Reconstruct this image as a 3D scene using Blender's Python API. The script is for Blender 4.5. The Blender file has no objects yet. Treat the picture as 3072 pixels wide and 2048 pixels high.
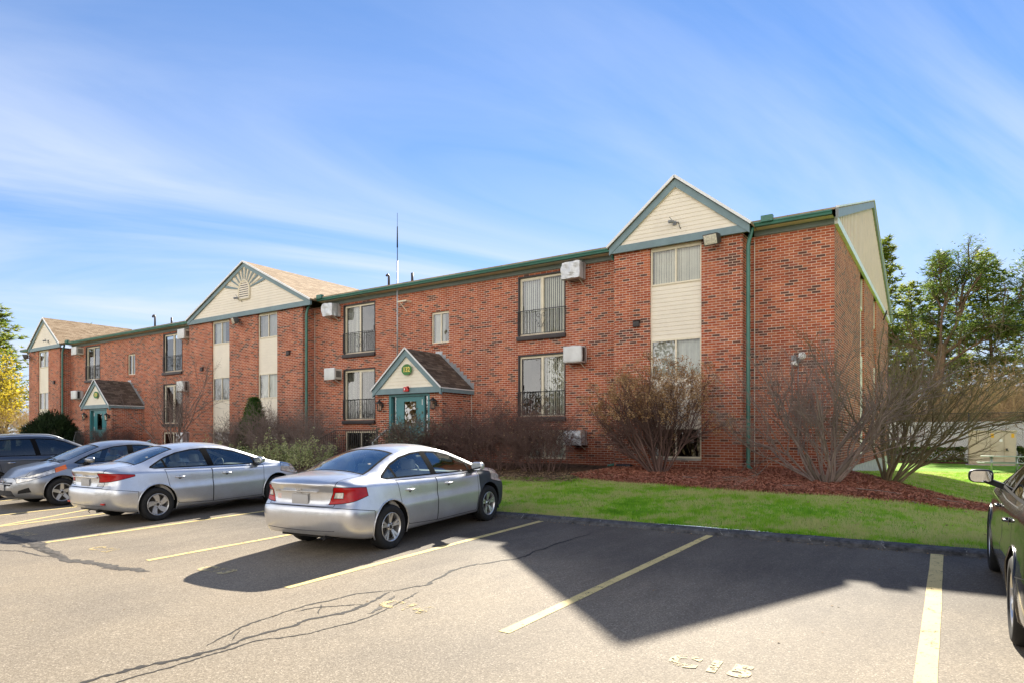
import bpy, bmesh, math, random
from mathutils import Vector, Matrix, noise
from mathutils.bvhtree import BVHTree
R = math.radians
random.seed(7)
SC = bpy.context.scene
COL = SC.collection
TH = R(33.7)
EYE = 1.84

# ------------------------------------------------------------------ helpers
def link(o):
    COL.objects.link(o); return o

def tag(o, label=None, cat=None, group=None, kind=None):
    if label: o['label'] = label
    if cat: o['category'] = cat
    if group: o['group'] = group
    if kind: o['kind'] = kind
    return o

def empty(name, loc, rz=0, label=None, cat=None, group=None):
    o = bpy.data.objects.new(name, None)
    o.empty_display_size = .2
    o.location = loc; o.rotation_euler = (0, 0, rz)
    link(o)
    return tag(o, label, cat, group)

class MB:
    """collects faces, links them as one mesh object"""
    def __init__(s, org=(0, 0, 0)):
        s.v = []; s.f = []; s.m = []; s.org = Vector(org); s.cm = 0
    def add(s, vs, fs, mi=None):
        b = len(s.v); s.v.extend(vs)
        mi = s.cm if mi is None else mi
        for f in fs:
            s.f.append(tuple(i + b for i in f)); s.m.append(mi)
    def quad(s, a, b, c, d, mi=None): s.add([a, b, c, d], [(0, 1, 2, 3)], mi)
    def tri(s, a, b, c, mi=None): s.add([a, b, c], [(0, 1, 2)], mi)
    def poly(s, pts, mi=None): s.add(list(pts), [tuple(range(len(pts)))], mi)
    def box(s, x0, y0, z0, x1, y1, z1, mi=None):
        v = [(x0,y0,z0),(x1,y0,z0),(x1,y1,z0),(x0,y1,z0),(x0,y0,z1),(x1,y0,z1),(x1,y1,z1),(x0,y1,z1)]
        s.add(v, [(0,3,2,1),(4,5,6,7),(0,1,5,4),(1,2,6,5),(2,3,7,6),(3,0,4,7)], mi)
    def prism(s, pts, ext, mi=None):
        n = len(pts); e = Vector(ext)
        a = [Vector(p) for p in pts]; b = [p + e for p in a]
        nrm = Vector((0, 0, 0))
        for i in range(n): nrm += a[i].cross(a[(i+1) % n])
        if nrm.dot(e) > 0: a.reverse(); b.reverse()
        fs = [tuple(range(n)), tuple(range(2*n-1, n-1, -1))]
        for i in range(n): fs.append(((i+1) % n, i, n+i, n+(i+1) % n))
        s.add([tuple(p) for p in a + b], fs, mi)
    def beam(s, p, q, w, h, mi=None, up=(0, 0, 1)):
        p = Vector(p); q = Vector(q); d = (q-p)
        if d.length < 1e-6: return
        d.normalize(); u = Vector(up)
        if abs(d.dot(u)) > .98: u = Vector((0, 1, 0))
        r = d.cross(u).normalized(); u = r.cross(d).normalized()
        r *= w/2; u *= h/2
        v = [p-r-u, p+r-u, p+r+u, p-r+u, q-r-u, q+r-u, q+r+u, q-r+u]
        s.add([tuple(x) for x in v], [(0,1,2,3)[::-1],(4,5,6,7)[::-1],(0,4,5,1)[::-1],(1,5,6,2)[::-1],(2,6,7,3)[::-1],(3,7,4,0)[::-1]], mi)
    def tube(s, pts, rad, n=6, cap=True, mi=None):
        P = [Vector(p) for p in pts]; m = len(P)
        if m < 2: return
        rr = rad if isinstance(rad, (list, tuple)) else [rad]*m
        b = len(s.v); mi = s.cm if mi is None else mi
        d0 = (P[1]-P[0]).normalized()
        u = Vector((0, 0, 1)) if abs(d0.z) < .9 else Vector((1, 0, 0))
        x = d0.cross(u).normalized()
        cs = [(math.cos(2*math.pi*k/n), math.sin(2*math.pi*k/n)) for k in range(n)]
        for i in range(m):
            d = (P[min(i+1, m-1)]-P[max(i-1, 0)])
            d = d.normalized() if d.length > 1e-9 else d0
            x = (x - d*x.dot(d))
            x = x.normalized() if x.length > 1e-6 else d.orthogonal().normalized()
            y = d.cross(x)
            for c, t in cs:
                q = P[i] + (x*c + y*t)*rr[i]
                s.v.append((q.x, q.y, q.z))
        for i in range(m-1):
            for k in range(n):
                k2 = (k+1) % n
                s.f.append((b+i*n+k, b+i*n+k2, b+(i+1)*n+k2, b+(i+1)*n+k)); s.m.append(mi)
        if cap:
            s.f.append(tuple(b+k for k in range(n))[::-1]); s.m.append(mi)
            s.f.append(tuple(b+(m-1)*n+k for k in range(n))); s.m.append(mi)
    def lathe(s, prof, c, axis, n=24, mi=None):
        """prof: (r, t) along axis from c"""
        c = Vector(c); a = Vector(axis).normalized(); x = a.orthogonal().normalized(); y = a.cross(x)
        b = len(s.v); mi = s.cm if mi is None else mi
        for r, t in prof:
            for k in range(n):
                an = 2*math.pi*k/n
                q = c + a*t + (x*math.cos(an) + y*math.sin(an))*r
                s.v.append(tuple(q))
        for i in range(len(prof)-1):
            for k in range(n):
                k2 = (k+1) % n
                s.f.append((b+i*n+k, b+i*n+k2, b+(i+1)*n+k2, b+(i+1)*n+k)); s.m.append(mi)
    def pieces(s):
        """split into connected pieces (vertices merged by position)"""
        key = {}; par = list(range(len(s.f)))
        def find(i):
            while par[i] != i: par[i] = par[par[i]]; i = par[i]
            return i
        for fi, f in enumerate(s.f):
            mid = [sum(s.v[i][k] for i in f)/len(f) for k in range(3)]
            for a, c in ((0, 1), (2, 3)):
                m = tuple(round((s.v[f[a]][k]+s.v[f[c]][k])*250) for k in range(3))
                for d in ((0, 0, 0),): 
                    if m in key: par[find(fi)] = find(key[m])
                    else: key[m] = fi
        g = {}
        for fi, f in enumerate(s.f): g.setdefault(find(fi), []).append(f)
        out = []
        for fs in g.values():
            p = MB(s.org)
            for f in fs: p.add([s.v[i] for i in f], [tuple(range(len(f)))])
            out.append(p)
        small = [p for p in out if len(p.f) < 6]; big = [p for p in out if len(p.f) >= 6]
        return big or ([out[0]] if out else [])
    def build(s, name, mats, parent=None, smooth=False, uv=True, bevel=0, auto=None):
        me = bpy.data.meshes.new(name)
        ox, oy, oz = s.org
        me.from_pydata([(a-ox, b-oy, c-oz) for a, b, c in s.v], [], s.f)
        mats = mats if isinstance(mats, (list, tuple)) else [mats]
        for m in mats: me.materials.append(m)
        if len(mats) > 1: me.polygons.foreach_set('material_index', s.m)
        if uv:
            lay = me.uv_layers.new(name='UVMap')
            data = [0.0]*(2*len(me.loops))
            V = s.v
            li = 0
            for p in me.polygons:
                n = p.normal; ax, ay, az = abs(n.x), abs(n.y), abs(n.z)
                k = 0 if (ax >= ay and ax >= az) else (1 if ay >= az else 2)
                for vi in p.vertices:
                    v = V[vi]
                    if k == 0: a, b = v[1], v[2]
                    elif k == 1: a, b = v[0], v[2]
                    else: a, b = v[0], v[1]
                    data[li] = a; data[li+1] = b; li += 2
            lay.data.foreach_set('uv', data)
        if smooth: me.polygons.foreach_set('use_smooth', [True]*len(me.polygons))
        me.update()
        if auto is not None:
            me.polygons.foreach_set('use_smooth', [True]*len(me.polygons))
            me.set_sharp_from_angle(angle=R(auto))
        o = bpy.data.objects.new(name, me)
        link(o)
        if bevel:
            bm = bmesh.new(); bm.from_mesh(me)
            bmesh.ops.remove_doubles(bm, verts=bm.verts, dist=1e-5)
            es = [e for e in bm.edges if len(e.link_faces) == 2 and e.calc_face_angle(0) > R(30)]
            bmesh.ops.bevel(bm, geom=es, offset=bevel, segments=2, profile=.6, affect='EDGES')
            for f in bm.faces: f.smooth = True
            bm.to_mesh(me); bm.free()
            me.set_sharp_from_angle(angle=R(50))
        if parent: o.parent = parent
        return o

def copy_tree(o, parent=None):
    c = o.copy(); COL.objects.link(c); c.parent = parent
    for ch in list(o.children): copy_tree(ch, c)
    return c

# ------------------------------------------------------------------ materials
def new_mat(name):
    m = bpy.data.materials.new(name); m.use_nodes = True
    nt = m.node_tree; b = nt.nodes['Principled BSDF']
    return m, nt, b

def N(nt, typ, **kw):
    n = nt.nodes.new(typ)
    for k, v in kw.items():
        if k.startswith('i_'): n.inputs[k[2:].replace('_', ' ')].default_value = v
        else: setattr(n, k, v)
    return n

def ramp(nt, fac, stops, interp='LINEAR'):
    n = nt.nodes.new('ShaderNodeValToRGB'); e = n.color_ramp.elements
    n.color_ramp.interpolation = interp
    while len(e) < len(stops): e.new(.5)
    for i, (p, c) in enumerate(stops):
        e[i].position = p; e[i].color = (*c, 1) if len(c) == 3 else c
    if fac is not None: nt.links.new(fac, n.inputs[0])
    return n

def mixc(nt, fac, a, b, typ='MIX'):
    n = nt.nodes.new('ShaderNodeMix'); n.data_type = 'RGBA'; n.blend_type = typ
    for sock, val in ((n.inputs[0], fac), (n.inputs[6], a), (n.inputs[7], b)):
        if hasattr(val, 'is_linked') or hasattr(val, 'links'): nt.links.new(val, sock)
        elif isinstance(val, (int, float)): sock.default_value = val
        else: sock.default_value = (*val, 1) if len(val) == 3 else val
    return n.outputs[2]

def coords(nt, kind='Object', scale=1.0):
    tc = nt.nodes.new('ShaderNodeTexCoord')
    mp = nt.nodes.new('ShaderNodeMapping')
    if isinstance(scale, (int, float)): scale = (scale,)*3
    mp.inputs['Scale'].default_value = scale
    nt.links.new(tc.outputs[kind], mp.inputs[0])
    return mp.outputs[0]

def nz(nt, co, scale, detail=3, rough=.55, out=0):
    n = nt.nodes.new('ShaderNodeTexNoise'); n.inputs['Scale'].default_value = scale
    n.inputs['Detail'].default_value = detail; n.inputs['Roughness'].default_value = rough
    nt.links.new(co, n.inputs['Vector']); return n.outputs[out]

def bump(nt, b, h, strength=.3, dist=.01):
    n = nt.nodes.new('ShaderNodeBump'); n.inputs['Strength'].default_value = strength
    n.inputs['Distance'].default_value = dist
    nt.links.new(h, n.inputs['Height']); nt.links.new(n.outputs[0], b.inputs['Normal'])

def simple(name, col, rough=.6, spec=.5, metal=0, var=.12, vscale=3.0, coat=0, bmp=0):
    m, nt, b = new_mat(name)
    b.inputs['Roughness'].default_value = rough; b.inputs['Metallic'].default_value = metal
    b.inputs['Specular IOR Level'].default_value = spec
    if coat: b.inputs['Coat Weight'].default_value = coat; b.inputs['Coat Roughness'].default_value = .03
    if var:
        co = coords(nt)
        f = nz(nt, co, vscale, 5, .65)
        lo = tuple(c*(1-var*1.6) for c in col); hi = tuple(min(1, c*(1+var*1.6)) for c in col)
        r = ramp(nt, f, [(.3, lo), (.7, hi)])
        nt.links.new(r.outputs[0], b.inputs['Base Color'])
        if bmp: bump(nt, b, nz(nt, co, vscale*14, 3), bmp)
    else: b.inputs['Base Color'].default_value = (*col, 1)
    return m

def brick_mat():
    m, nt, b = new_mat('red_brick')
    tc = nt.nodes.new('ShaderNodeTexCoord')
    br = nt.nodes.new('ShaderNodeTexBrick')
    br.offset = .5; br.offset_frequency = 2; br.squash = 1
    for k, v in (('Scale', 1), ('Mortar Size', .0068), ('Mortar Smooth', .2), ('Brick Width', .235), ('Row Height', .076), ('Bias', 0)):
        br.inputs[k].default_value = v
    br.inputs['Color1'].default_value = (0, 0, 0, 1); br.inputs['Color2'].default_value = (1, 1, 1, 1)
    br.inputs['Mortar'].default_value = (.5, .5, .5, 1)
    nt.links.new(tc.outputs['UV'], br.inputs['Vector'])
    r = ramp(nt, br.outputs['Color'], [(0, (.13, .06, .045)), (.12, (.16, .07, .05)), (.16, (.33, .078, .038)), (.4, (.41, .10, .043)),
                                       (.6, (.46, .13, .060)), (.8, (.50, .16, .074)), (.92, (.40, .105, .055)), (1, (.36, .11, .068))])
    co = coords(nt)
    big = nz(nt, co, .55, 5, .6)
    rb = ramp(nt, big, [(.3, (.72, .72, .78)), (.55, (1, 1, 1)), (.75, (1.12, 1.05, .95))])
    c1 = mixc(nt, 1.0, r.outputs[0], rb.outputs[0], 'MULTIPLY')
    fine = nz(nt, co, 60, 3)
    rf = ramp(nt, fine, [(.25, (.75, .75, .75)), (.75, (1.2, 1.2, 1.2))])
    stk = ramp(nt, nz(nt, coords(nt, 'Object', (1.1, 1.1, .16)), 1.6, 5, .65), [(.32, (.74, .72, .74)), (.5, (1, 1, 1)), (.7, (1.1, 1.08, 1.05))])   # rain streaks down the wall
    c1 = mixc(nt, .8, c1, stk.outputs[0], 'MULTIPLY')
    c2 = mixc(nt, .7, c1, rf.outputs[0], 'MULTIPLY')
    rm = ramp(nt, nz(nt, co, 2.2, 4), [(.3, (.56, .42, .32)), (.7, (.80, .65, .52))])
    # brick darkens towards the ground, the edge broken up by noise
    sx = N(nt, 'ShaderNodeSeparateXYZ'); tg = nt.nodes.new('ShaderNodeTexCoord'); nt.links.new(tg.outputs['UV'], sx.inputs[0])
    ad = N(nt, 'ShaderNodeMath', operation='MULTIPLY_ADD'); nt.links.new(nz(nt, co, 1.3, 4), ad.inputs[0]); ad.inputs[1].default_value = 1.6
    nt.links.new(sx.outputs[1], ad.inputs[2])
    mr = N(nt, 'ShaderNodeMapRange'); nt.links.new(ad.outputs[0], mr.inputs[0])
    mr.inputs[1].default_value = 1.5; mr.inputs[2].default_value = 3.4; mr.inputs[3].default_value = .5; mr.inputs[4].default_value = 0
    c3 = mixc(nt, br.outputs['Fac'], c2, rm.outputs[0])
    c4 = mixc(nt, mr.outputs[0], c3, (.10, .035, .028))
    nt.links.new(c4, b.inputs['Base Color'])
    b.inputs['Roughness'].default_value = .88; b.inputs['Specular IOR Level'].default_value = .2
    inv = N(nt, 'ShaderNodeMath', operation='SUBTRACT'); inv.inputs[0].default_value = 1
    nt.links.new(br.outputs['Fac'], inv.inputs[1])
    bump(nt, b, inv.outputs[0], .5, .006)
    return m

def shingle_mat(name, cols, w=.3, h=.14):
    m, nt, b = new_mat(name)
    tc = nt.nodes.new('ShaderNodeTexCoord')
    br = nt.nodes.new('ShaderNodeTexBrick'); br.offset = .37; br.offset_frequency = 2
    for k, v in (('Scale', 1), ('Mortar Size', .006), ('Mortar Smooth', .3), ('Brick Width', w), ('Row Height', h), ('Bias', 0)):
        br.inputs[k].default_value = v
    br.inputs['Color1'].default_value = (0, 0, 0, 1); br.inputs['Color2'].default_value = (1, 1, 1, 1)
    br.inputs['Mortar'].default_value = (0, 0, 0, 1)
    nt.links.new(tc.outputs['UV'], br.inputs['Vector'])
    r = ramp(nt, br.outputs['Color'], [(0, cols[0]), (.5, cols[1]), (1, cols[2])])
    co = coords(nt)
    rf = ramp(nt, nz(nt, co, 90, 2), [(.2, (.7, .7, .7)), (.8, (1.25, 1.25, 1.25))])
    c = mixc(nt, .8, r.outputs[0], rf.outputs[0], 'MULTIPLY')
    c = mixc(nt, br.outputs['Fac'], c, tuple(x*.35 for x in cols[0]))
    nt.links.new(c, b.inputs['Base Color'])
    b.inputs['Roughness'].default_value = .95; b.inputs['Specular IOR Level'].default_value = .15
    return m

def glass_mat(name, tint=(.75, .8, .8), ior=1.5, boost=.0, rough=0.0, refl=(1, 1, 1), wav=0):
    m, nt, b = new_mat(name)
    nt.nodes.remove(b)
    out = nt.nodes['Material Output']
    tr = N(nt, 'ShaderNodeBsdfTransparent'); tr.inputs[0].default_value = (*tint, 1)
    gl = N(nt, 'ShaderNodeBsdfGlossy'); gl.inputs['Roughness'].default_value = rough
    gl.inputs[0].default_value = (*refl, 1)
    fr = N(nt, 'ShaderNodeFresnel'); fr.inputs[0].default_value = ior
    ad = N(nt, 'ShaderNodeMath', operation='ADD', use_clamp=True); ad.inputs[1].default_value = boost
    nt.links.new(fr.outputs[0], ad.inputs[0])
    mx = N(nt, 'ShaderNodeMixShader')
    nt.links.new(ad.outputs[0], mx.inputs[0]); nt.links.new(tr.outputs[0], mx.inputs[1]); nt.links.new(gl.outputs[0], mx.inputs[2])
    nt.links.new(mx.outputs[0], out.inputs[0])
    if wav:
        bp = N(nt, 'ShaderNodeBump'); bp.inputs['Strength'].default_value = wav; bp.inputs['Distance'].default_value = .02
        nt.links.new(nz(nt, coords(nt), 1.6, 2), bp.inputs['Height'])
        nt.links.new(bp.outputs[0], gl.inputs['Normal']); 
    return m

def leaf_mat(name, cols, trans=.4, scale=1.2, rough=.6, fine=6):
    m, nt, b = new_mat(name)
    co = coords(nt)
    f = nz(nt, co, scale, 3, .6); g = nz(nt, co, scale*fine, 2)
    ad = N(nt, 'ShaderNodeMath', operation='MULTIPLY_ADD'); nt.links.new(g, ad.inputs[0]); ad.inputs[1].default_value = .8
    nt.links.new(f, ad.inputs[2])
    st = [(.55+.7*i/(len(cols)-1)*.6, c) for i, c in enumerate(cols)]
    r = ramp(nt, ad.outputs[0], st)
    nt.links.new(r.outputs[0], b.inputs['Base Color'])
    b.inputs['Roughness'].default_value = rough; b.inputs['Specular IOR Level'].default_value = .25
    if trans:
        out = nt.nodes['Material Output']
        t = N(nt, 'ShaderNodeBsdfTranslucent'); nt.links.new(r.outputs[0], t.inputs[0])
        mx = N(nt, 'ShaderNodeMixShader'); mx.inputs[0].default_value = trans
        nt.links.new(b.outputs[0], mx.inputs[1]); nt.links.new(t.outputs[0], mx.inputs[2]); nt.links.new(mx.outputs[0], out.inputs[0])
    return m

def bark_mat(name, cols, scale=6):
    m, nt, b = new_mat(name)
    co = coords(nt, 'Object', (1, 1, .25))
    r = ramp(nt, nz(nt, co, scale, 5, .7), [(.3, cols[0]), (.7, cols[1])])
    nt.links.new(r.outputs[0], b.inputs['Base Color']); b.inputs['Roughness'].default_value = .9
    b.inputs['Specular IOR Level'].default_value = .2
    return m

def asphalt_mat():
    m, nt, b = new_mat('worn_asphalt')
    co = coords(nt)
    v = N(nt, 'ShaderNodeTexVoronoi'); v.inputs['Scale'].default_value = 95; nt.links.new(co, v.inputs['Vector'])
    sp = ramp(nt, v.outputs['Color'], [(.1, (.170, .136, .096)), (.45, (.232, .190, .135)), (.75, (.285, .236, .172)), (.95, (.44, .375, .285))])
    f2 = ramp(nt, nz(nt, co, 170, 2), [(.3, (.74, .74, .74)), (.7, (1.2, 1.2, 1.2))])
    c = mixc(nt, .8, sp.outputs[0], f2.outputs[0], 'MULTIPLY')
    big = ramp(nt, nz(nt, co, .35, 6, .62), [(.3, (.74, .75, .79)), (.5, (1, 1, 1)), (.72, (1.14, 1.1, 1.04))])
    c = mixc(nt, .8, c, big.outputs[0], 'MULTIPLY')
    # drip and tyre stains inside the bays: darker blotches stretched along the bay
    st = coords(nt, 'Object', (1.3, .45, 1))
    mid = ramp(nt, nz(nt, st, 1.1, 5, .7), [(.38, (1, 1, 1)), (.62, (.70, .69, .70))])
    sx = N(nt, 'ShaderNodeSeparateXYZ'); nt.links.new(coords(nt), sx.inputs[0])
    mr = N(nt, 'ShaderNodeMapRange'); nt.links.new(sx.outputs[1], mr.inputs[0])
    mr.inputs[1].default_value = 2.5; mr.inputs[2].default_value = 7.0
    c = mixc(nt, mr.outputs[0], c, mixc(nt, 1.0, c, mid.outputs[0], 'MULTIPLY'))
    # asphalt darkened towards the kerb, deepening the building's shade in its colour
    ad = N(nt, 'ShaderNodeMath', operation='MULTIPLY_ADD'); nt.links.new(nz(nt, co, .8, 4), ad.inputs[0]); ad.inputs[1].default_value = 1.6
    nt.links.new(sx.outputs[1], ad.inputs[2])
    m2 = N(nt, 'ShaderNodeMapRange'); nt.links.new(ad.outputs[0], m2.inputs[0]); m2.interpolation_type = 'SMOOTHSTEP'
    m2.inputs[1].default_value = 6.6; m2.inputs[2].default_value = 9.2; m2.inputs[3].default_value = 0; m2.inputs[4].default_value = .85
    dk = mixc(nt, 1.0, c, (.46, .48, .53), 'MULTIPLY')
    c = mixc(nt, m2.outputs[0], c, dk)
    nt.links.new(c, b.inputs['Base Color'])
    b.inputs['Roughness'].default_value = .82; b.inputs['Specular IOR Level'].default_value = .35
    bump(nt, b, v.outputs['Distance'], .28, .004)
    return m

def paint_line_mat(name, col, wear=.5, thr=.5):
    m, nt, b = new_mat(name)
    co = coords(nt)
    r = ramp(nt, nz(nt, co, 4, 4), [(.3, tuple(x*.82 for x in col)), (.7, col)])
    sa = N(nt, 'ShaderNodeMath', operation='MULTIPLY_ADD'); nt.links.new(nz(nt, co, 38, 4, .75), sa.inputs[0]); sa.inputs[1].default_value = .55
    sb = N(nt, 'ShaderNodeMath', operation='MULTIPLY'); nt.links.new(nz(nt, co, 7, 4, .7), sb.inputs[0]); sb.inputs[1].default_value = .45
    nt.links.new(sb.outputs[0], sa.inputs[2]); sp = sa.outputs[0]
    w = ramp(nt, sp, [(thr, (0, 0, 0)), (thr+.045, (1, 1, 1))])
    nt.links.new(r.outputs[0], b.inputs['Base Color']); b.inputs['Roughness'].default_value = .75
    tp = N(nt, 'ShaderNodeBsdfTransparent'); ms = N(nt, 'ShaderNodeMixShader')   # worn through to the stones
    nt.links.new(w.outputs[0], ms.inputs[0]); nt.links.new(b.outputs[0], ms.inputs[1]); nt.links.new(tp.outputs[0], ms.inputs[2]); nt.links.new(ms.outputs[0], nt.nodes['Material Output'].inputs[0])
    b.inputs['Specular IOR Level'].default_value = .3
    return m

def lawn_mat():
    m, nt, b = new_mat('lawn_turf')
    co = coords(nt)
    r = ramp(nt, nz(nt, co, .9, 6, .7), [(.25, (.11, .27, .018)), (.48, (.18, .39, .026)), (.62, (.32, .44, .07)), (.76, (.50, .46, .20))])
    f = ramp(nt, nz(nt, co, 45, 3), [(.25, (.55, .55, .55)), (.75, (1.3, 1.3, 1.3))])
    c = mixc(nt, .9, r.outputs[0], f.outputs[0], 'MULTIPLY')
    nt.links.new(c, b.inputs['Base Color']); b.inputs['Roughness'].default_value = .9
    b.inputs['Specular IOR Level'].default_value = .1
    bump(nt, b, nz(nt, co, 60, 3), .6, .03)
    return m

def mulch_mat():
    m, nt, b = new_mat('red_mulch')
    co = coords(nt)
    v = N(nt, 'ShaderNodeTexVoronoi'); v.inputs['Scale'].default_value = 28; nt.links.new(co, v.inputs['Vector'])
    r = ramp(nt, v.outputs['Color'], [(.1, (.07, .028, .018)), (.5, (.23, .075, .043)), (.9, (.40, .16, .10))])
    bg = ramp(nt, nz(nt, co, .8, 6, .65), [(.32, (.55, .58, .60)), (.5, (.9, .92, .9)), (.68, (1.25, 1.1, 1.0))])
    c = mixc(nt, 1, r.outputs[0], bg.outputs[0], 'MULTIPLY')
    nt.links.new(c, b.inputs['Base Color']); b.inputs['Roughness'].default_value = .95
    b.inputs['Specular IOR Level'].default_value = .1
    bump(nt, b, v.outputs['Distance'], .9, .03)
    return m

def carpaint(name, col, metal=.75, rough=.32):
    m, nt, b = new_mat(name)
    co = coords(nt)
    fl = nz(nt, co, 900, 1)
    r = ramp(nt, fl, [(.3, tuple(c*.85 for c in col)), (.7, tuple(min(1, c*1.12) for c in col))])
    dirt = ramp(nt, nz(nt, co, 2.4, 5, .7), [(.4, (1, 1, 1)), (.8, (.86, .84, .80))])
    c = mixc(nt, 1, r.outputs[0], dirt.outputs[0], 'MULTIPLY')
    # road dust low on the sills
    sx = N(nt, 'ShaderNodeSeparateXYZ'); nt.links.new(co, sx.inputs[0])
    mr = N(nt, 'ShaderNodeMapRange'); nt.links.new(sx.outputs[2], mr.inputs[0])
    mr.inputs[1].default_value = .62; mr.inputs[2].default_value = .2; mr.inputs[3].default_value = 0; mr.inputs[4].default_value = .35
    ml = N(nt, 'ShaderNodeMath', operation='MULTIPLY'); nt.links.new(mr.outputs[0], ml.inputs[0]); nt.links.new(nz(nt, co, 5, 5, .7), ml.inputs[1])
    c = mixc(nt, ml.outputs[0], c, (.3, .26, .21))
    nt.links.new(c, b.inputs['Base Color'])
    rr = N(nt, 'ShaderNodeMapRange'); nt.links.new(nz(nt, co, 3, 5, .7), rr.inputs[0])
    rr.inputs[3].default_value = rough*.75; rr.inputs[4].default_value = rough*1.35
    nt.links.new(rr.outputs[0], b.inputs['Roughness'])
    b.inputs['Metallic'].default_value = metal
    b.inputs['Coat Weight'].default_value = .8; b.inputs['Coat Roughness'].default_value = .06
    return m

M = {}
M['brick'] = brick_mat()
M['concrete'] = simple('foundation_concrete', (.42, .40, .36), .9, .2, var=.2, vscale=4)
M['siding'] = simple('cream_vinyl_siding', (.83, .75, .61), .5, .35, var=.035, vscale=1.2)
M['cream'] = simple('cream_window_frame', (.78, .70, .53), .45, .4, var=.05)
M['white'] = simple('white_trim', (.8, .8, .78), .45, .4, var=.05)
M['slate'] = simple('slate_blue_trim', (.175, .255, .275), .5, .4, var=.07)
M['fascia'] = simple('grey_green_fascia', (.15, .185, .165), .5, .4, var=.07)
M['green'] = simple('green_gutter_metal', (.045, .165, .125), .38, .5, var=.12)
M['teal'] = simple('teal_door_paint', (.045, .20, .215), .38, .5, var=.06)
M['whip'] = simple('matt_black_whip', (.02, .02, .02), .9, .05, var=0)
M['dkbrown'] = simple('dark_brown_frame', (.045, .036, .036), .5, .4, var=.12)
M['iron'] = simple('black_wrought_iron', (.02, .02, .02), .45, .5, var=.1)
M['blind'] = simple('cream_blinds', (.88, .85, .74), .7, .2, var=.05)
M['curtain'] = simple('white_sheer_curtain', (.82, .81, .76), .8, .1, var=.06)
M['room'] = simple('dim_room', (.10, .095, .09), .9, .1, var=.25, vscale=1.5)
M['pane'] = glass_mat('window_glass', (.84, .88, .86), 1.5, .11, wav=.25)
M['pane_clear'] = glass_mat('sheer_window_glass', (.90, .93, .90), 1.5, .04, wav=.2)
M['pane_dark'] = glass_mat('dark_window_glass', (.42, .46, .46), 1.5, .10, wav=.3)
M['screen'] = glass_mat('insect_screen', (.45, .46, .46), 1.2, .0, rough=.6, refl=(.25, .25, .25))
M['shingle'] = shingle_mat('tan_shingles', [(.27, .19, .115), (.36, .26, .165), (.44, .33, .22)])
M['shingle_dk'] = shingle_mat('brown_shingles', [(.085, .066, .05), (.14, .105, .08), (.20, .155, .115)])
M['alu'] = simple('weathered_aluminium', (.42, .44, .46), .45, .5, metal=.6, var=.15)
M['acbox'] = simple('beige_ac_casing', (.62, .58, .49), .5, .4, var=.08)
M['tarp'] = simple('grey_plastic_cover', (.55, .56, .57), .32, .5, var=.14, vscale=7)
M['tarp_dk'] = simple('black_plastic_strap', (.02, .02, .022), .35, .5, var=0)
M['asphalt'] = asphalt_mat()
M['crack'] = simple('tar_crack', (.035, .031, .027), .8, .3, var=.3, vscale=20)
M['tar'] = simple('tar_patch', (.075, .064, .052), .75, .35, var=.45, vscale=14)
M['line'] = paint_line_mat('yellow_line_paint', (.72, .56, .24), thr=.56)
M['faint'] = paint_line_mat('worn_number_paint', (.60, .48, .25), thr=.50)
M['kerb'] = simple('asphalt_kerb', (.075, .075, .078), .85, .35, var=.42, vscale=9, bmp=.5)
M['lawn'] = lawn_mat()
M['mulch'] = mulch_mat()
M['soil'] = simple('rough_ground', (.16, .13, .075), .95, .1, var=.4, vscale=.6)
M['bark'] = bark_mat('grey_brown_bark', ((.07, .052, .04), (.20, .155, .12)))
M['twig'] = bark_mat('dry_twig_bark', ((.13, .095, .08), (.33, .25, .21)), 4)
M['twig_red'] = bark_mat('reddish_twig_bark', ((.085, .052, .045), (.20, .125, .105)), 4)
M['twig_tan'] = bark_mat('tan_twig_bark', ((.30, .20, .10), (.62, .44, .23)), 4)
M['twig_olive'] = bark_mat('olive_twig_bark', ((.10, .078, .045), (.26, .21, .12)), 4)
M['pinebark'] = bark_mat('pine_bark', ((.06, .042, .03), (.22, .14, .09)), 5)
# ------------------------------------------------------------------ terrain
def sstep(a, b, x):
    t = min(1, max(0, (x-a)/(b-a))); return t*t*(3-2*t)
def lot_z(y): return .036*y
def ground_z(x, y):
    """lawn height: rises with the lot towards the building, falls away round its right-hand end"""
    if y < 9.85: return lot_z(y)
    r = .13+.036*y if y < 20 else max(.1, .85-.045*(y-20))
    if x < -3.6: r = .13+.036*min(y, 20)
    r -= .065*(1-sstep(10, 14, y))
    q = .425 if y < 10 else max(.1, .425-.024*(y-10))
    w = sstep(-2.6, 1.4, x)
    z = r*(1-w)+q*w
    if y > 60: z += 0
    return z

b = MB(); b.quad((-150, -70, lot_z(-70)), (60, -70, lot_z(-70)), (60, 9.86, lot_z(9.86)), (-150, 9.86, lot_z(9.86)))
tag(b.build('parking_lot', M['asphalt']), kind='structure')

b = MB()
prof = [(9.83, -.01), (9.86, .045), (9.91, .070), (9.99, .078), (10.09, .075), (10.17, .045)]
xs = [-60+.35*i for i in range(int(76/.35))]
rows = []
for x in xs:
    j = noise.noise(Vector((x*.8, 3, 0)))*.02; j2 = noise.noise(Vector((x*2.3, 9, 0)))*.012
    rows.append([(x, y+j, lot_z(9.85)+z+(j2 if 0 < k < 5 else 0)) for k, (y, z) in enumerate(prof)])
for a, c in zip(rows, rows[1:]):
    for k in range(5): b.quad(a[k], c[k], c[k+1], a[k+1])
tag(b.build('kerb', M['kerb'], smooth=True), kind='structure')
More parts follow.
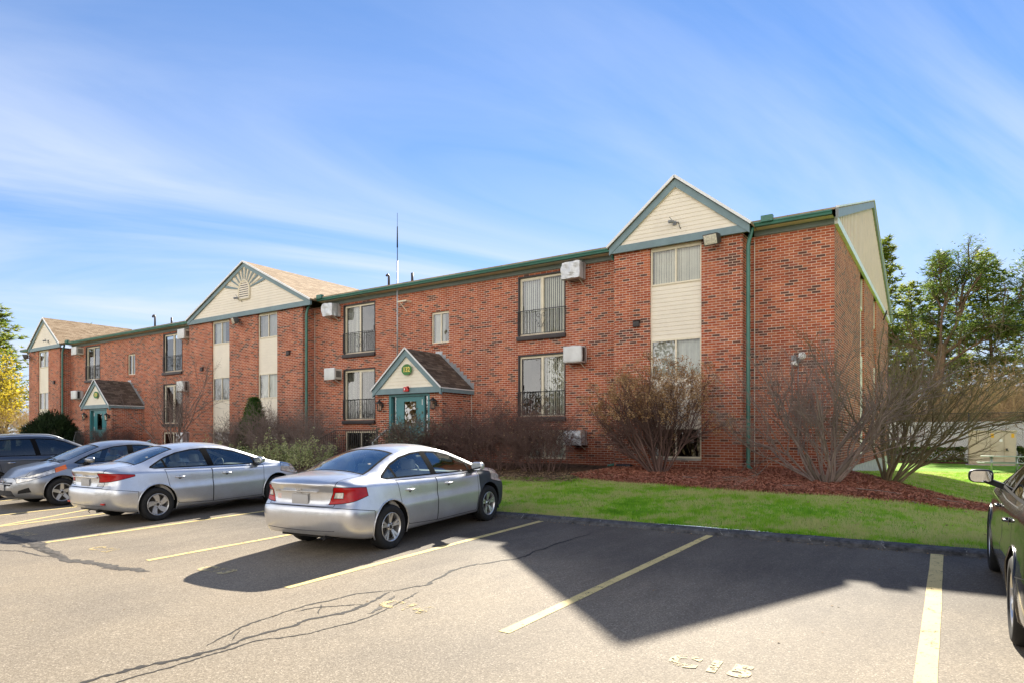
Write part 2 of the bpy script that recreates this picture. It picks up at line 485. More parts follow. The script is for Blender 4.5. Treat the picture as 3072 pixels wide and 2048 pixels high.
# pale frost and salt scars on the kerb
b = MB()
rs = random.Random(3)
for i in range(28):
    x = rs.uniform(-8, 2.2); y0 = 9.80+rs.uniform(-.05, .0); w = rs.uniform(.003, .014)
    n = 5; L = rs.uniform(.1, .3); dx = rs.uniform(-.15, .15)
    def kz(y):
        y = min(y, 10.15)
        for (ya, za), (yb, zb) in zip(prof, prof[1:]):
            if ya <= y <= yb: return lot_z(9.85)+za+(zb-za)*(y-ya)/(yb-ya)+.018
        return lot_z(y)+.006
    pts = []
    for k in range(n):
        y = 9.835+k*L/n
        pts.append((x+dx*k/n+rs.uniform(-.03, .03), y, w*rs.uniform(.5, 1.4)))
    for p, q in zip(pts, pts[1:]):
        b.quad((p[0]-p[2], p[1], kz(p[1])), (p[0]+p[2], p[1], kz(p[1])), (q[0]+q[2], q[1], kz(q[1])), (q[0]-q[2], q[1], kz(q[1])))
M['scar'] = paint_line_mat('pale_frost_scar', (.24, .24, .24), thr=.47)
tag(b.build('kerb_wear', M['scar']), kind='structure')

def grid_sheet(name, mat, xs, ys, zf, keep=None):
    b = MB(); nx, ny = len(xs), len(ys)
    b.v = [(x, y, zf(x, y)) for y in ys for x in xs]
    for j in range(ny-1):
        for i in range(nx-1):
            if keep and not keep((xs[i]+xs[i+1])/2, (ys[j]+ys[j+1])/2): continue
            b.f.append((j*nx+i, j*nx+i+1, (j+1)*nx+i+1, (j+1)*nx+i)); b.m.append(0)
    return b.build(name, mat, smooth=True)

def frange(a, c, s):
    n = int(round((c-a)/s)); return [a+(c-a)*i/n for i in range(n+1)]
lx = frange(-62, -12, 2)[:-1]+frange(-12, 12, .25)+frange(12, 40, 2)[1:]
ly = frange(10.08, 22, .2)+frange(22, 60, 1)[1:]
def lawn_h(x, y): return ground_z(x, y)+noise.noise(Vector((x*.5, y*.5, 0)))*.03+noise.noise(Vector((x*2, y*2, 4)))*.012
tag(grid_sheet('lawn', M['lawn'], lx, ly, lawn_h), kind='structure')
gx = [-500, -200, -100, -63, -62, -40, 0, 39.9, 60, 120, 500]; gy = [9.9, 10.2, 60, 61, 100, 200, 600]
b = MB(); b.quad((-600, 59.5, +.05), (600, 59.5, +.05), (600, 900, +.05), (-600, 900, +.05))
b.quad((-600, -900, -2.6), (600, -900, -2.6), (600, -69.9, -2.55), (-600, -69.9, -2.55))
b.quad((-600, -69.9, -2.55), (-149.9, -69.9, -2.55), (-149.9, 59.6, +.05), (-600, 59.6, +.05))
b.quad((59.9, -69.9, -2.55), (600, -69.9, -2.55), (600, 59.6, +.05), (59.9, 59.6, +.05))
b.quad((-150, 9.9, .35), (-61.9, 9.9, .35), (-61.9, 59.6, .6), (-150, 59.6, +.05))
b.quad((39.9, 9.9, .3), (60, 9.9, .3), (60, 59.6, +.05), (39.9, 59.6, +.05))
tag(b.build('ground', M['soil']), kind='structure')

# mulch bed: outline in plan, a thin mound with a soft edge
BED = [(-8.9, 16.2), (-8.3, 15.5), (-7.5, 15.3), (-5.9, 15.0), (-4.3, 14.5), (-2.8, 14.3), (-1.2, 14.7), (.2, 15.6), (1.0, 16.6), (1.1, 17.3), (.5, 18.0), (-.6, 18.9), (-1.6, 19.6), (-2.5, 20.3), (-2.6, 21.2), (-4, 20.6), (-8.9, 20.6)]
def in_poly(x, y, P):
    c = False; j = len(P)-1
    for i in range(len(P)):
        xi, yi = P[i]; xj, yj = P[j]
        if (yi > y) != (yj > y) and x < (xj-xi)*(y-yi)/(yj-yi)+xi: c = not c
        j = i
    return c
def pdist(x, y, P):
    d = 1e9; j = len(P)-1
    for i in range(len(P)):
        ax, ay = P[j]; bx, by = P[i]; vx, vy = bx-ax, by-ay
        t = max(0, min(1, ((x-ax)*vx+(y-ay)*vy)/(vx*vx+vy*vy)))
        d = min(d, math.hypot(x-ax-t*vx, y-ay-t*vy)); j = i
    return d
def mulch_h(x, y):
    s = pdist(x, y, BED)*(1 if in_poly(x, y, BED) else -1)
    s += noise.noise(Vector((x*1.3, y*1.3, 7)))*.14
    return lawn_h(x, y)-.05+.13*sstep(-.15, .35, s)+noise.noise(Vector((x*4, y*4, 2)))*.018*sstep(-.1, .3, s)
o = grid_sheet('mulch_bed', M['mulch'], frange(-13.2, 1.6, .1), frange(13.4, 21, .1), mulch_h,
               lambda x, y: in_poly(x, y, BED) or pdist(x, y, BED) < .25)
tag(o, kind='structure')
# planting bed further along the facade
BED2 = [(-14.9, 13.4), (-14.9, 20.5), (-13, 20.6), (-13, 13.6)]
M['bedsoil'] = simple('leaf_strewn_soil', (.11, .072, .045), .95, .1, var=.5, vscale=5, bmp=.5)
b = MB()
o = grid_sheet('planting_bed', M['bedsoil'], frange(-58, -8.3, .4), frange(13.2, 21, .3), lambda x, y: lawn_h(x, y)+.03+noise.noise(Vector((x*2, y*2, 3)))*.03,
               lambda x, y: (x < -12.6 and y > 13.9) or (x < -8.4 and y > 15.0))
tag(o, kind='structure')

# loose mulch chips, one stuff object
b = MB(); rs = random.Random(11)
n = 0
while n < 26000:
    x = rs.uniform(-9.2, 1.4); y = rs.uniform(13.9, 20.4)
    d = pdist(x, y, BED); ins = in_poly(x, y, BED)
    if not ins and rs.random() > math.exp(-d*9)*.5: continue
    z = (mulch_h(x, y) if (ins or d < .2) else lawn_h(x, y))+rs.uniform(.0, .018)
    L = rs.uniform(.012, .045); w = rs.uniform(.004, .012); a = rs.uniform(0, 6.28); t = rs.uniform(-.6, .6)
    c, s_ = math.cos(a), math.sin(a)
    b.quad((x-c*L+s_*w, y-s_*L-c*w, z-t*L), (x+c*L+s_*w, y+s_*L-c*w, z+t*L), (x+c*L-s_*w, y+s_*L+c*w, z+t*L+w), (x-c*L-s_*w, y-s_*L+c*w, z-t*L+w))
    n += 1
M['chip'] = leaf_mat('mulch_chip', [(.09, .034, .022), (.25, .085, .05), (.44, .19, .12)], 0, 30, .9)
tag(b.build('mulch_chips', M['chip'], uv=False), kind='stuff')

# grass blades on the near lawn, one stuff object
b = MB(); rs = random.Random(5)
def add_blade(x, y, h, w):
    z = lawn_h(x, y); a = rs.uniform(0, 6.28); c, s_ = math.cos(a)*w, math.sin(a)*w
    lx_, ly_ = rs.gauss(0, .35)*h, rs.gauss(0, .35)*h
    b.tri((x-c, y-s_, z-.004), (x+c, y+s_, z-.004), (x+lx_, y+ly_, z+h))
n = 0
while n < 150000:
    x = rs.uniform(-10.5, 4.5); y = 10.06+(rs.random()**1.3)*9
    if in_poly(x, y, BED) and pdist(x, y, BED) > .12*rs.random(): continue
    if x < -8.8 and y > 15.2: continue
    if y > 16 and x < -2.5: continue
    dens = .55+.6*noise.noise(Vector((x*1.1, y*1.1, 0)))
    if rs.random() > dens+.3: continue
    edge = .75 if y < 10.3 else 1
    add_blade(x, y, rs.uniform(.025, .075)*edge*(1+.5*noise.noise(Vector((x*.7, y*.7, 5)))), rs.uniform(.0025, .006)); n += 1
for _ in range(60000):
    x = rs.uniform(-2.4, 6); y = rs.uniform(17, 38)
    if in_poly(x, y, BED): continue
    add_blade(x, y, rs.uniform(.03, .07), .009)
M['blade'] = leaf_mat('grass_blade', [(.11, .28, .012), (.18, .41, .018), (.31, .52, .04), (.54, .52, .21)], .45, .9, .6)
tag(b.build('grass', M['blade'], uv=False), kind='stuff')

# painted bay lines, 4 mm above the asphalt
def ground_strip(name, mat, pts, w, lift=.004, kind='structure', jag=0, seed=1):
    b = MB(); rs = random.Random(seed)
    L = []
    for i, (x, y) in enumerate(pts):
        x0, y0 = pts[max(0, i-1)]; x1, y1 = pts[min(len(pts)-1, i+1)]
        dx, dy = x1-x0, y1-y0; l = math.hypot(dx, dy) or 1
        ww = (w[i] if isinstance(w, list) else w)/2
        j1, j2 = 1+rs.uniform(-jag, jag), 1+rs.uniform(-jag, jag)
        L.append(((x-dy/l*ww*j1, y+dx/l*ww*j1), (x+dy/l*ww*j2, y-dx/l*ww*j2)))
    for (a, c), (d, e) in zip(L, L[1:]):
        b.quad((*c, lot_z(c[1])+lift), (*e, lot_z(e[1])+lift), (*d, lot_z(d[1])+lift), (*a, lot_z(a[1])+lift))
    o = b.build(name, mat); tag(o, kind=kind); return o
def line(x0, y0, x1, y1, w=.11):
    n = 14; pts = [(x0+(x1-x0)*i/n, y0+(y1-y0)*i/n) for i in range(n+1)]
    ground_strip('parking_line', M['line'], pts, w, jag=.06, seed=int(x0*10+500))
line(-.13, 4.0, -.12, 9.8, .135)
line(-3.15, 4.6, -2.97, 9.78)
line(-6.07, 4.62, -5.92, 9.8)
line(-8.96, 4.6, -8.72, 9.75)
line(-11.82, 4.5, -11.6, 9.75)
line(-14.55, 4.6, -14.4, 9.75)
line(-16.4, 4.6, -16.2, 9.75)
line(-14.6, 4.75, -16.1, 7.9, .1); line(-14.6, 7.0, -15.7, 9.6, .1)
line(-19.6, 4.6, -19.3, 9.75); line(-22.4, 4.6, -22.2, 9.75)

def stencil(ch, x, y, h, rot, name='bay_number', shear=0, mat='faint'):
    cu = bpy.data.curves.new('stencil', 'FONT'); cu.body = ch; cu.size = h; cu.align_x = 'CENTER'; cu.align_y = 'CENTER'; cu.offset = .018
    cu.space_character = 1.25
    t = bpy.data.objects.new('stencil', cu); COL.objects.link(t)
    dg = bpy.context.evaluated_depsgraph_get()
    me = bpy.data.meshes.new_from_object(t.evaluated_get(dg)); bpy.data.objects.remove(t)
    c, s_ = math.cos(rot), math.sin(rot)
    me.transform(Matrix.Identity(4))
    for v in me.vertices:
        px, py = v.co.x, v.co.y
        X = x+c*px-s_*py; Y = y+s_*px+c*py
        v.co = (X, Y, lot_z(Y)+.005)
    me.materials.clear(); me.materials.append(M[mat])
    o = bpy.data.objects.new(name, me); link(o); tag(o, kind='structure'); return o
M['gone'] = paint_line_mat('nearly_gone_number_paint', (.60, .46, .21), thr=.455)
stencil('C15', -1.44, 4.74, .30, R(2))
stencil('C14', -4.42, 4.74, .30, R(2), mat='gone')
stencil('C13', -7.58, 4.73, .30, R(2))
stencil('C12', -10.35, 4.68, .30, R(2), mat='gone')
stencil('C11', -13.1, 4.66, .30, R(2))

# cracks and tar repairs
def wob(pts, sub=10, amp=.03, seed=0):
    out = []
    for k, (p, q) in enumerate(zip(pts, pts[1:])):
        for i in range(sub):
            t = i/sub; x = p[0]+(q[0]-p[0])*t; y = p[1]+(q[1]-p[1])*t
            x += noise.noise(Vector((x*3.1, y*3.1, seed)))*amp*2+noise.noise(Vector((x*14, y*14, seed+3)))*amp*.6
            y += noise.noise(Vector((x*3.1, y*3.1, seed+9)))*amp*2+noise.noise(Vector((x*14, y*14, seed+5)))*amp*.6
            out.append((x, y))
    out.append(pts[-1]); return out
def crack(pts, w, seed, lift=.003, jag=.7, mat='crack', amp=.03):
    P = wob(pts, 12, amp, seed)
    rs = random.Random(seed)
    W = [w*(.35+.65*min(1, i/6, (len(P)-1-i)/6))*(.7+.7*abs(noise.noise(Vector((i*.2, seed, 1))))) for i in range(len(P))]
    ground_strip('pavement_crack' if mat == 'crack' else 'tar_patch', M[mat], P, W, lift, jag=jag, seed=seed)
crack([(-4.62, 9.1), (-4.66, 7.64), (-4.62, 7.02), (-4.92, 6.54), (-4.94, 6.08), (-4.79, 5.5), (-4.92, 5.1)], .045, 1)
crack([(-4.92, 5.1), (-4.85, 4.7), (-4.78, 4.43), (-4.89, 4.0), (-4.92, 3.58), (-4.93, 3.0), (-5.04, 2.71), (-5.11, 2.42), (-5.16, 2.1), (-5.3, 1.6)], .05, 2)
crack([(-4.94, 5.12), (-5.2, 4.84), (-5.24, 4.48), (-5.33, 4.01), (-5.31, 3.72), (-5.23, 3.4), (-5.08, 3.09)], .026, 3)
crack([(-4.7, 5.25), (-4.64, 5.01), (-4.56, 4.73), (-4.46, 4.33), (-4.55, 3.9), (-4.68, 3.59), (-4.82, 3.3), (-4.87, 3.01), (-4.9, 2.8), (-4.91, 2.4), (-4.87, 2.1), (-4.95, 1.7)], .022, 4)
crack([(-5.22, 4.35), (-5.1, 4.28), (-4.96, 4.16)], .012, 5)
crack([(-5.2, 3.49), (-5.12, 3.4), (-4.99, 3.3)], .012, 6)
crack([(-4.87, 4.6), (-4.98, 4.49), (-5.19, 4.33), (-5.23, 4.09)], .022, 7)
crack([(-4.8, 4.95), (-4.72, 4.8), (-4.62, 4.6), (-4.58, 4.4)], .05, 8, .0035, mat='tar')
crack([(-13.6, 4.45), (-12.84, 4.45), (-11.85, 4.36), (-10.76, 4.19), (-10.08, 4.08), (-9.51, 4.13), (-9.01, 4.15), (-8.64, 4.19), (-8.28, 4.28)], .16, 9, mat='tar', jag=.35)
crack([(-13.2, 4.5), (-12.4, 4.42), (-11.85, 4.36), (-11.4, 4.3)], .20, 12, .0042, mat='tar', jag=.35)
crack([(-12.4, 3.7), (-11.73, 3.88), (-11.29, 4.01), (-10.7, 4.03), (-10.31, 4.15)], .04, 10, mat='tar')
crack([(-12.65, 4.18), (-11.86, 4.24), (-11.02, 4.15), (-10.44, 4.17)], .05, 11, mat='tar')
crack([(-9.6, 4.13), (-9.0, 4.17), (-8.5, 4.24)], .1, 13, .0042, mat='tar', jag=.35)

# ------------------------------------------------------------------ building
Y0, YB = 19.79, 19.17
ZB, ZT = .86, 7.61
BO = (-28.6, 19.79, .8)
bld = empty('apartment_building', BO, label='long two storey red brick apartment block with three cream pedimented bays and green gutters', cat='building')
def part(mb, name, mat, parent=bld, **k): return mb.build(name, mat, parent, **k)
def B(): return MB(BO)

def wall_y(b, x0, x1, z0, z1, y, holes, rec=.22):
    """brick face in the plane Y=y facing -Y, with recessed openings (hx0,hx1,hz0,hz1)"""
    X = sorted({x0, x1, *[h[0] for h in holes], *[h[1] for h in holes]})
    Z = sorted({z0, z1, *[h[2] for h in holes], *[h[3] for h in holes]})
    X = [x for x in X if x0 <= x <= x1]; Z = [z for z in Z if z0 <= z <= z1]
    for xa, xb in zip(X, X[1:]):
        for za, zb in zip(Z, Z[1:]):
            cx, cz = (xa+xb)/2, (za+zb)/2
            if any(h[0] < cx < h[1] and h[2] < cz < h[3] for h in holes): continue
            b.quad((xa, y, za), (xb, y, za), (xb, y, zb), (xa, y, zb))
    for hx0, hx1, hz0, hz1 in holes:
        b.quad((hx0, y, hz0), (hx0, y, hz1), (hx0, y+rec, hz1), (hx0, y+rec, hz0))
        b.quad((hx1, y, hz0), (hx1, y+rec, hz0), (hx1, y+rec, hz1), (hx1, y, hz1))
        b.quad((hx0, y, hz1), (hx1, y, hz1), (hx1, y+rec, hz1), (hx0, y+rec, hz1))
        b.quad((hx0, y, hz0), (hx0, y+rec, hz0), (hx1, y+rec, hz0), (hx1, y, hz0))

SLU, SLL = (5.40, 7.53), (2.53, 4.74)
sliders = [(-12.93, -10.98), (-22.08, -20.13), (-36.81, -34.86), (-46.09, -44.18)]
strips = [(-7.67, -6.07), (-31.05, -29.57), (-27.3, -25.83), (-51.5, -49.95)]
smalls = [(-17.05, -16.14), (-40.8, -39.9)]
basew = [(-12.75, -10.98), (-22.0, -20.1), (-36.86, -34.95)]
bays = [(-8.87, -4.89), (-33.11, -24.04), (-53.0, -48.26)]
b = B()
holes = []
for x in sliders: holes += [(*x, *SLU), (*x, *SLL)]
for x in smalls: holes.append((*x, 5.46, 6.69))
for x in basew: holes.append((*x, 1.02, 2.06))
for xa, xb in ((-4.89, -2.6), (-24.04, -8.87), (-48.26, -33.11), (-54.6, -53.0)):
    wall_y(b, xa, xb, ZB, ZT, Y0, [h for h in holes if xa <= h[0] <= xb])
for xa, xb in bays:
    hs = [(s[0], s[1], 1.1, ZT-.001) for s in strips if xa < s[0] < xb]
    wall_y(b, xa, xb, ZB, ZT, YB, hs, .12)
    b.quad((xb, YB, ZB), (xb, Y0, ZB), (xb, Y0, ZT), (xb, YB, ZT))
    b.quad((xa, YB, ZB), (xa, YB, ZT), (xa, Y0, ZT), (xa, Y0, ZB))
# right end wall with two recessed strips, rear and left walls
YR = 38.8
ends = [(26.05, 27.35), (31.0, 32.2)]
ya = Y0
for e0, e1 in ends+[(YR, YR)]:
    b.quad((-2.6, ya, ZB), (-2.6, e0, ZB), (-2.6, e0, ZT), (-2.6, ya, ZT))
    if e1 > e0:
        b.quad((-2.6, e0, ZB), (-2.75, e0, ZB), (-2.75, e0, ZT), (-2.6, e0, ZT))
        b.quad((-2.6, e1, ZB), (-2.6, e1, ZT), (-2.75, e1, ZT), (-2.75, e1, ZB))
        b.quad((-2.6, e0, ZB), (-2.6, e1, ZB), (-2.75, e1, ZB), (-2.75, e0, ZB))
    ya = e1
b.quad((-2.6, YR, ZB), (-54.6, YR, ZB), (-54.6, YR, ZT), (-2.6, YR, ZT))
b.quad((-54.6, YR, ZB), (-54.6, Y0, ZB), (-54.6, Y0, ZT), (-54.6, YR, ZT))
part(b, 'brick_wall', M['brick'])

b = B()   # foundation
pl = [(-54.57, Y0+.03), (-53.03, Y0+.03)]
outline = [(-54.57, Y0+.03)]
for xa, xb in reversed(bays): outline += [(xa+.03, Y0+.03), (xa+.03, YB+.03), (xb-.03, YB+.03), (xb-.03, Y0+.03)]
outline += [(-2.63, Y0+.03), (-2.63, YR-.03), (-54.57, YR-.03)]
for (xa, ya), (xb, yb) in zip(outline, outline[1:]+outline[:1]):
    b.quad((xa, ya, -.6), (xb, yb, -.6), (xb, yb, ZB), (xa, ya, ZB))
part(b, 'foundation', M['concrete'])

b = B()   # dim interior shell behind the windows
b.quad((-54.3, Y0+1.6, ZB), (-2.9, Y0+1.6, ZB), (-2.9, Y0+1.6, ZT), (-54.3, Y0+1.6, ZT))
for z in (2.1, 4.95): b.quad((-54.3, Y0+.24, z), (-2.9, Y0+.24, z), (-2.9, Y0+1.6, z), (-54.3, Y0+1.6, z))
part(b, 'interior', M['room'])

# fascia, gutters, soffits
eave_runs = [(-4.70, -2.6), (-23.36, -8.95), (-47.9, -33.0), (-54.9, -52.65)]
for xa, xb in eave_runs:
    b = B(); b.box(xa, Y0-.06, ZT, xb, Y0+.05, 7.80); part(b, 'fascia', M['fascia'])
    b = B(); b.box(xa, Y0-.36, 7.765, xb, Y0-.06, 7.785)
    n = int((xb-xa)/.09)
    for i in range(n): b.box(xa+.02+i*.09, Y0-.3, 7.758, xa+.05+i*.09, Y0-.08, 7.764)
    part(b, 'soffit', M['cream'])
    b = B()   # K-style gutter
    g = [(Y0-.36, 7.77), (Y0-.46, 7.77), (Y0-.475, 7.82), (Y0-.50, 7.85), (Y0-.50, 7.885), (Y0-.49, 7.885), (Y0-.47, 7.83), (Y0-.37, 7.79)]
    b.prism([(xa, y, z) for y, z in g], (xb-xa, 0, 0))
    b.box(xa, Y0-.372, 7.765, xb, Y0-.358, 7.90)
    part(b, 'gutter', M['green'])
# gutter boxes beside the pediments
for x in (-4.25, -23.05, -47.55):
    b = B(); b.box(x-.16, Y0-.56, 7.84, x+.16, Y0-.40, 8.02); part(b, 'gutter_box', M['green'], bevel=.01)
def downspout(pts, r=.045):
    b = B(); b.tube(pts, r, 8); part(b, 'downspout', M['green'], smooth=True)
for bx in (-4.83, -23.98, -48.2):
    downspout([(bx+.16, Y0-.44, 7.8), (bx+.15, Y0-.44, 7.68), (bx+.10, YB+.12, 7.42), (bx+.075, YB+.10, 7.25), (bx+.075, YB+.10, 1.05), (bx+.09, YB+.08, .95), (bx+.22, YB-.05, .86), (bx+.36, YB-.12, .84)], .058)
downspout([(-9.05, Y0-.44, 7.8), (-9.03, Y0-.40, 7.6), (-8.98, Y0-.12, 7.4), (-8.97, Y0-.10, 7.2), (-8.97, Y0-.10, 1.0), (-9.1, Y0-.2, .9), (-9.25, Y0-.3, .86)], .05)

M['rakegrey'] = simple('grey_rake_trim', (.27, .29, .31), .5, .4, var=.06)
M['gable_tan'] = simple('tan_vertical_siding', (.78, .60, .46), .55, .3, var=.05)
# main roof: shingled slabs with gable at the right
SL = (11.03-7.9)/(29.3-19.35)
def roof_z(y): return 7.9+SL*(y-19.35) if y <= 29.3 else 7.9+SL*(39.25-y)
b = B()
b.prism([(-54.9, 19.3, 7.87), (-54.9, 29.3, 11.02), (-54.9, 39.3, 7.87), (-54.9, 39.3, 7.925), (-54.9, 29.3, 11.075), (-54.9, 19.3, 7.925)], (52.47, 0, 0))
part(b, 'roof', M['shingle'])
b = B()
for (y0, z0, y1, z1) in ((19.28, 7.86, 29.3, 11.02), (39.32, 7.86, 29.3, 11.02)):
    b.beam((-2.47, y0, z0-.10), (-2.47, y1, z1-.10), .07, .26)
part(b, 'rake_board', M['rakegrey'])
b = B()
for (y0, z0, y1, z1) in ((19.28, 7.86, 29.3, 11.02), (39.32, 7.86, 29.3, 11.02)):
    b.beam((-2.46, y0, z0+.062), (-2.46, y1, z1+.062), .10, .05)
part(b, 'drip_edge', M['white'])
b = B(); b.box(-2.6, Y0-.02, ZT, -2.51, YR, ZT+.2); part(b, 'gable_trim', M['white'])
b = B()   # vertical gable siding, real ribs
y = 19.72; RW, RP = .20, .36
while y < YR+.1:
    z1 = roof_z(y)-.24; z2 = roof_z(y+RP)-.24; p = RP
    a, c = -2.512, -2.592
    zz = lambda t: max(ZT+.2, z1+(z2-z1)*t)
    for (xa_, ya_, xb_, yb_) in ((a, 0, a, RW), (a, RW, c, RW+.005), (c, RW+.005, c, RP-.005), (c, RP-.005, a, RP)):
        b.quad((xa_, y+ya_, ZT+.2), (xb_, y+yb_, ZT+.2), (xb_, y+yb_, zz(yb_/RP)), (xa_, y+ya_, zz(ya_/RP)))
    y += p
part(b, 'gable_siding', M['gable_tan'])
for e0, e1 in ends:   # end wall strips: siding and windows seen edge-on
    b = B(); b.box(-2.75, e0, ZB+.2, -2.66, e1, 4.75); b.box(-2.75, e0, 4.75, -2.70, e1, 6.43); part(b, 'siding_panel', M['siding'])
    b = B(); b.box(-2.73, e0, 6.43, -2.66, e0+.08, ZT); b.box(-2.73, e1-.08, 6.43, -2.66, e1, ZT); b.box(-2.73, e0+.08, 6.43, -2.66, e1-.08, 6.52)
    w = part(b, 'window', M['cream'])
    b = B(); b.quad((-2.70, e0+.08, 6.52), (-2.70, e1-.08, 6.52), (-2.70, e1-.08, ZT), (-2.70, e0+.08, ZT)); part(b, 'pane', M['pane_dark'], w)

def lap(b, zlist_x, y, pitch=.125, z0=0, z1=1, dep=.014):
    """horizontal lap siding; zlist_x(z) -> (xa, xb)"""
    z = z0
    while z < z1-.004:
        zt = min(z1, z+pitch); xa, xb = zlist_x(z); xc, xd = zlist_x(zt)
        if xb-xa > .01:
            b.quad((xa, y-dep, z), (xb, y-dep, z), (xd, y-.001, zt), (xc, y-.001, zt))
            b.quad((xa, y, z), (xb, y, z), (xb, y-dep, z), (xa, y-dep, z))
        z = zt

def pediment(xa, xb, ze, zr, yf, ridge_to, sunburst=False):
    xc = (xa+xb)/2; sl = (zr-ze)/(xc-xa)
    fs = .17 if xb-xa > 6 else .19
    tb = ZT+.02
    # face trim: base board, raking boards
    b = B(); b.box(xa+.02, yf-.03, ZT-.03, xb-.02, yf+.06, ZT+.19); part(b, 'pediment_base', M['slate'])
    b = B()
    off = fs*math.sqrt(1+sl*sl)
    for s in (1, -1):
        e = xa if s > 0 else xb
        b.prism([(e, yf-.05, ze-.02), (xc, yf-.05, zr-.02), (xc, yf-.05, zr-.02-off), (e, yf-.05, ze-.02-off)], (0, .09, 0))
    part(b, 'raking_board', M['slate'])
    # siding triangle
    zb = ZT+.19
    b = B()
    def xr(z):
        d = (z-(ze-off))/sl
        return (min(xc, max(xa+.05, xa+d)), max(xc, min(xb-.05, xb-d)))
    lap(b, xr, yf+.03, .125, zb, zr-off+.06)
    part(b, 'pediment_siding', M['siding'])
    b = B()   # thin cream edge between siding and boards
    for s in (1, -1):
        x0 = xa+s*0
        p0 = xr(zb)[0 if s > 0 else 1]
        b.beam((p0, yf-.01, zb+.01), (xc, yf-.01, zr-off-.02), .035, .03)
    part(b, 'siding_trim', M['cream'])
    # roof slopes running back into the main roof
    for s in (1, -1):
        e = xa-.06 if s > 0 else xb+.06
        b = B(); T = .07
        y1 = 19.35
        zee = ze-.06*sl
        a0, a1, a2, a3 = (e, yf-.1, zee), (xc, yf-.1, zr), (xc, ridge_to, zr), (e, y1+.25, zee)
        up = lambda p: (p[0], p[1], p[2]+T)
        b.add([a0, a1, a2, a3, up(a0), up(a1), up(a2), up(a3)], [(0,1,2,3), (7,6,5,4), (0,4,5,1), (3,2,6,7), (0,3,7,4)])
        # uv in slope units
        o = part(b, 'pediment_roof', M['shingle'])
        me = o.data; uv = me.uv_layers[0].data; ln = math.sqrt(1+sl*sl)
        for lp in me.loops:
            v = b.v[lp.vertex_index]; uv[lp.index].uv = (v[1], (v[2])*ln/sl)
        b = B(); b.beam((e, yf-.115, zee+.035), (xc, yf-.115, zr+.045), .03, .075); part(b, 'drip_edge', M['white'])
    if sunburst:
        b = B(); cz = zb+1.02
        for k in range(19):
            an = math.pi*k/18*.86+math.pi*.07
            dx, dz = math.cos(an), math.sin(an)
            r0 = .48; 
            r1 = 3.2
            # stop at raking boards
            t = (zr-off-.03-cz)/(dz+abs(dx)*sl)
            r1 = min(3.2, t)
            if r1 <= r0: continue
            w0, w1 = .02, .02+.045*(r1-r0)
            px, pz = -dz, dx
            m = 0 if k % 2 == 0 else 1
            b.add([(xc+dx*r0-px*w0, yf-.012, cz+dz*r0-pz*w0), (xc+dx*r0+px*w0, yf-.012, cz+dz*r0+pz*w0), (xc+dx*r1+px*w1, yf-.012, cz+dz*r1+pz*w1), (xc+dx*r1-px*w1, yf-.012, cz+dz*r1-pz*w1)], [(0,1,2,3)], m)
        part(b, 'sunburst', [M['slate'], M['cream']])
        b = B(); b.tube([(xc+math.cos(a)*.42, yf-.02, cz-.06+math.sin(a)*.52 if a > 0 else cz-.3) for a in [math.pi*i/14 for i in range(15)]]+[(xc-.42, yf-.02, cz-.42), (xc+.42, yf-.02, cz-.42), (xc+.42, yf-.02, cz-.06)], .05, 6)
        v = part(b, 'gable_vent', M['cream'])
        b = B()
        for i in range(8):
            z = cz-.40+i*.105; w = .40 if z < cz-.06 else .42*math.sqrt(max(0.02, 1-((z-cz+.06)/.52)**2))
            b.quad((xc-w, yf-.055, z), (xc+w, yf-.055, z), (xc+w, yf-.018, z+.085), (xc-w, yf-.018, z+.085))
        part(b, 'louvre', M['siding'], v)
        b = B(); b.quad((xc-.42, yf-.0145, cz-.42), (xc+.42, yf-.0145, cz-.42), (xc+.3, yf-.0145, cz+.3), (xc-.3, yf-.0145, cz+.3)); part(b, 'vent_back', M['dkbrown'], v)
pediment(-8.97, -4.66, 7.80, 9.54, YB-.12, 24.9)
pediment(-33.03, -23.33, 7.80, 10.14, YB-.12, 26.4, True)
pediment(-52.66, -47.86, 7.80, 9.62, YB-.12, 24.7)
# ------------------------------------------------------------------ windows and doors
def blinds(b, x0, x1, z0, z1, y, pitch=.09, tilt=.5, rs=random):
    x = x0
    while x < x1-.02:
        w = pitch*1.02; a = tilt+rs.uniform(-.12, .12)
        b.quad((x, y+math.sin(a)*w*.5, z0), (x+w*math.cos(a), y-math.sin(a)*w*.5, z0), (x+w*math.cos(a), y-math.sin(a)*w*.5, z1), (x, y+math.sin(a)*w*.5, z1))
        x += pitch*.93
def curtain(b, x0, x1, z0, z1, y, n=26, amp=.03, rs=random):
    P = []
    for i in range(n+1):
        x = x0+(x1-x0)*i/n
        P.append((x, y+amp*math.sin(i*1.7+rs.uniform(-.4, .4))+rs.uniform(-.006, .006)))
    for p, q in zip(P, P[1:]): b.quad((*p, z0), (*q, z0), (*q, z1), (*p, z1))
M['rail_scroll'] = M['iron']
def scroll(b, x, z, y, s, flip=1):
    """one wrought-iron C scroll"""
    def spiral(cx, cz, r0, a0, turns, d, n=16):
        return [(cx+flip*math.cos(a0+d*2*math.pi*turns*i/n)*r0*(1-.75*i/n), y, cz+math.sin(a0+d*2*math.pi*turns*i/n)*r0*(1-.75*i/n)) for i in range(n+1)]
    up = spiral(x+flip*.09*s, z+.13*s, .085*s, -2.5, 1.25, -1)
    dn = spiral(x+flip*.075*s, z-.16*s, .07*s, 2.5, 1.25, 1)
    b.tube([(x, y, z-.30*s)]+list(reversed(up))[-1:]+up if False else up, .008, 4, mi=0)
    b.tube(dn, .008, 4)
    b.tube([up[0], (x+flip*.0, y, z-.02*s), dn[0]], .008, 4)
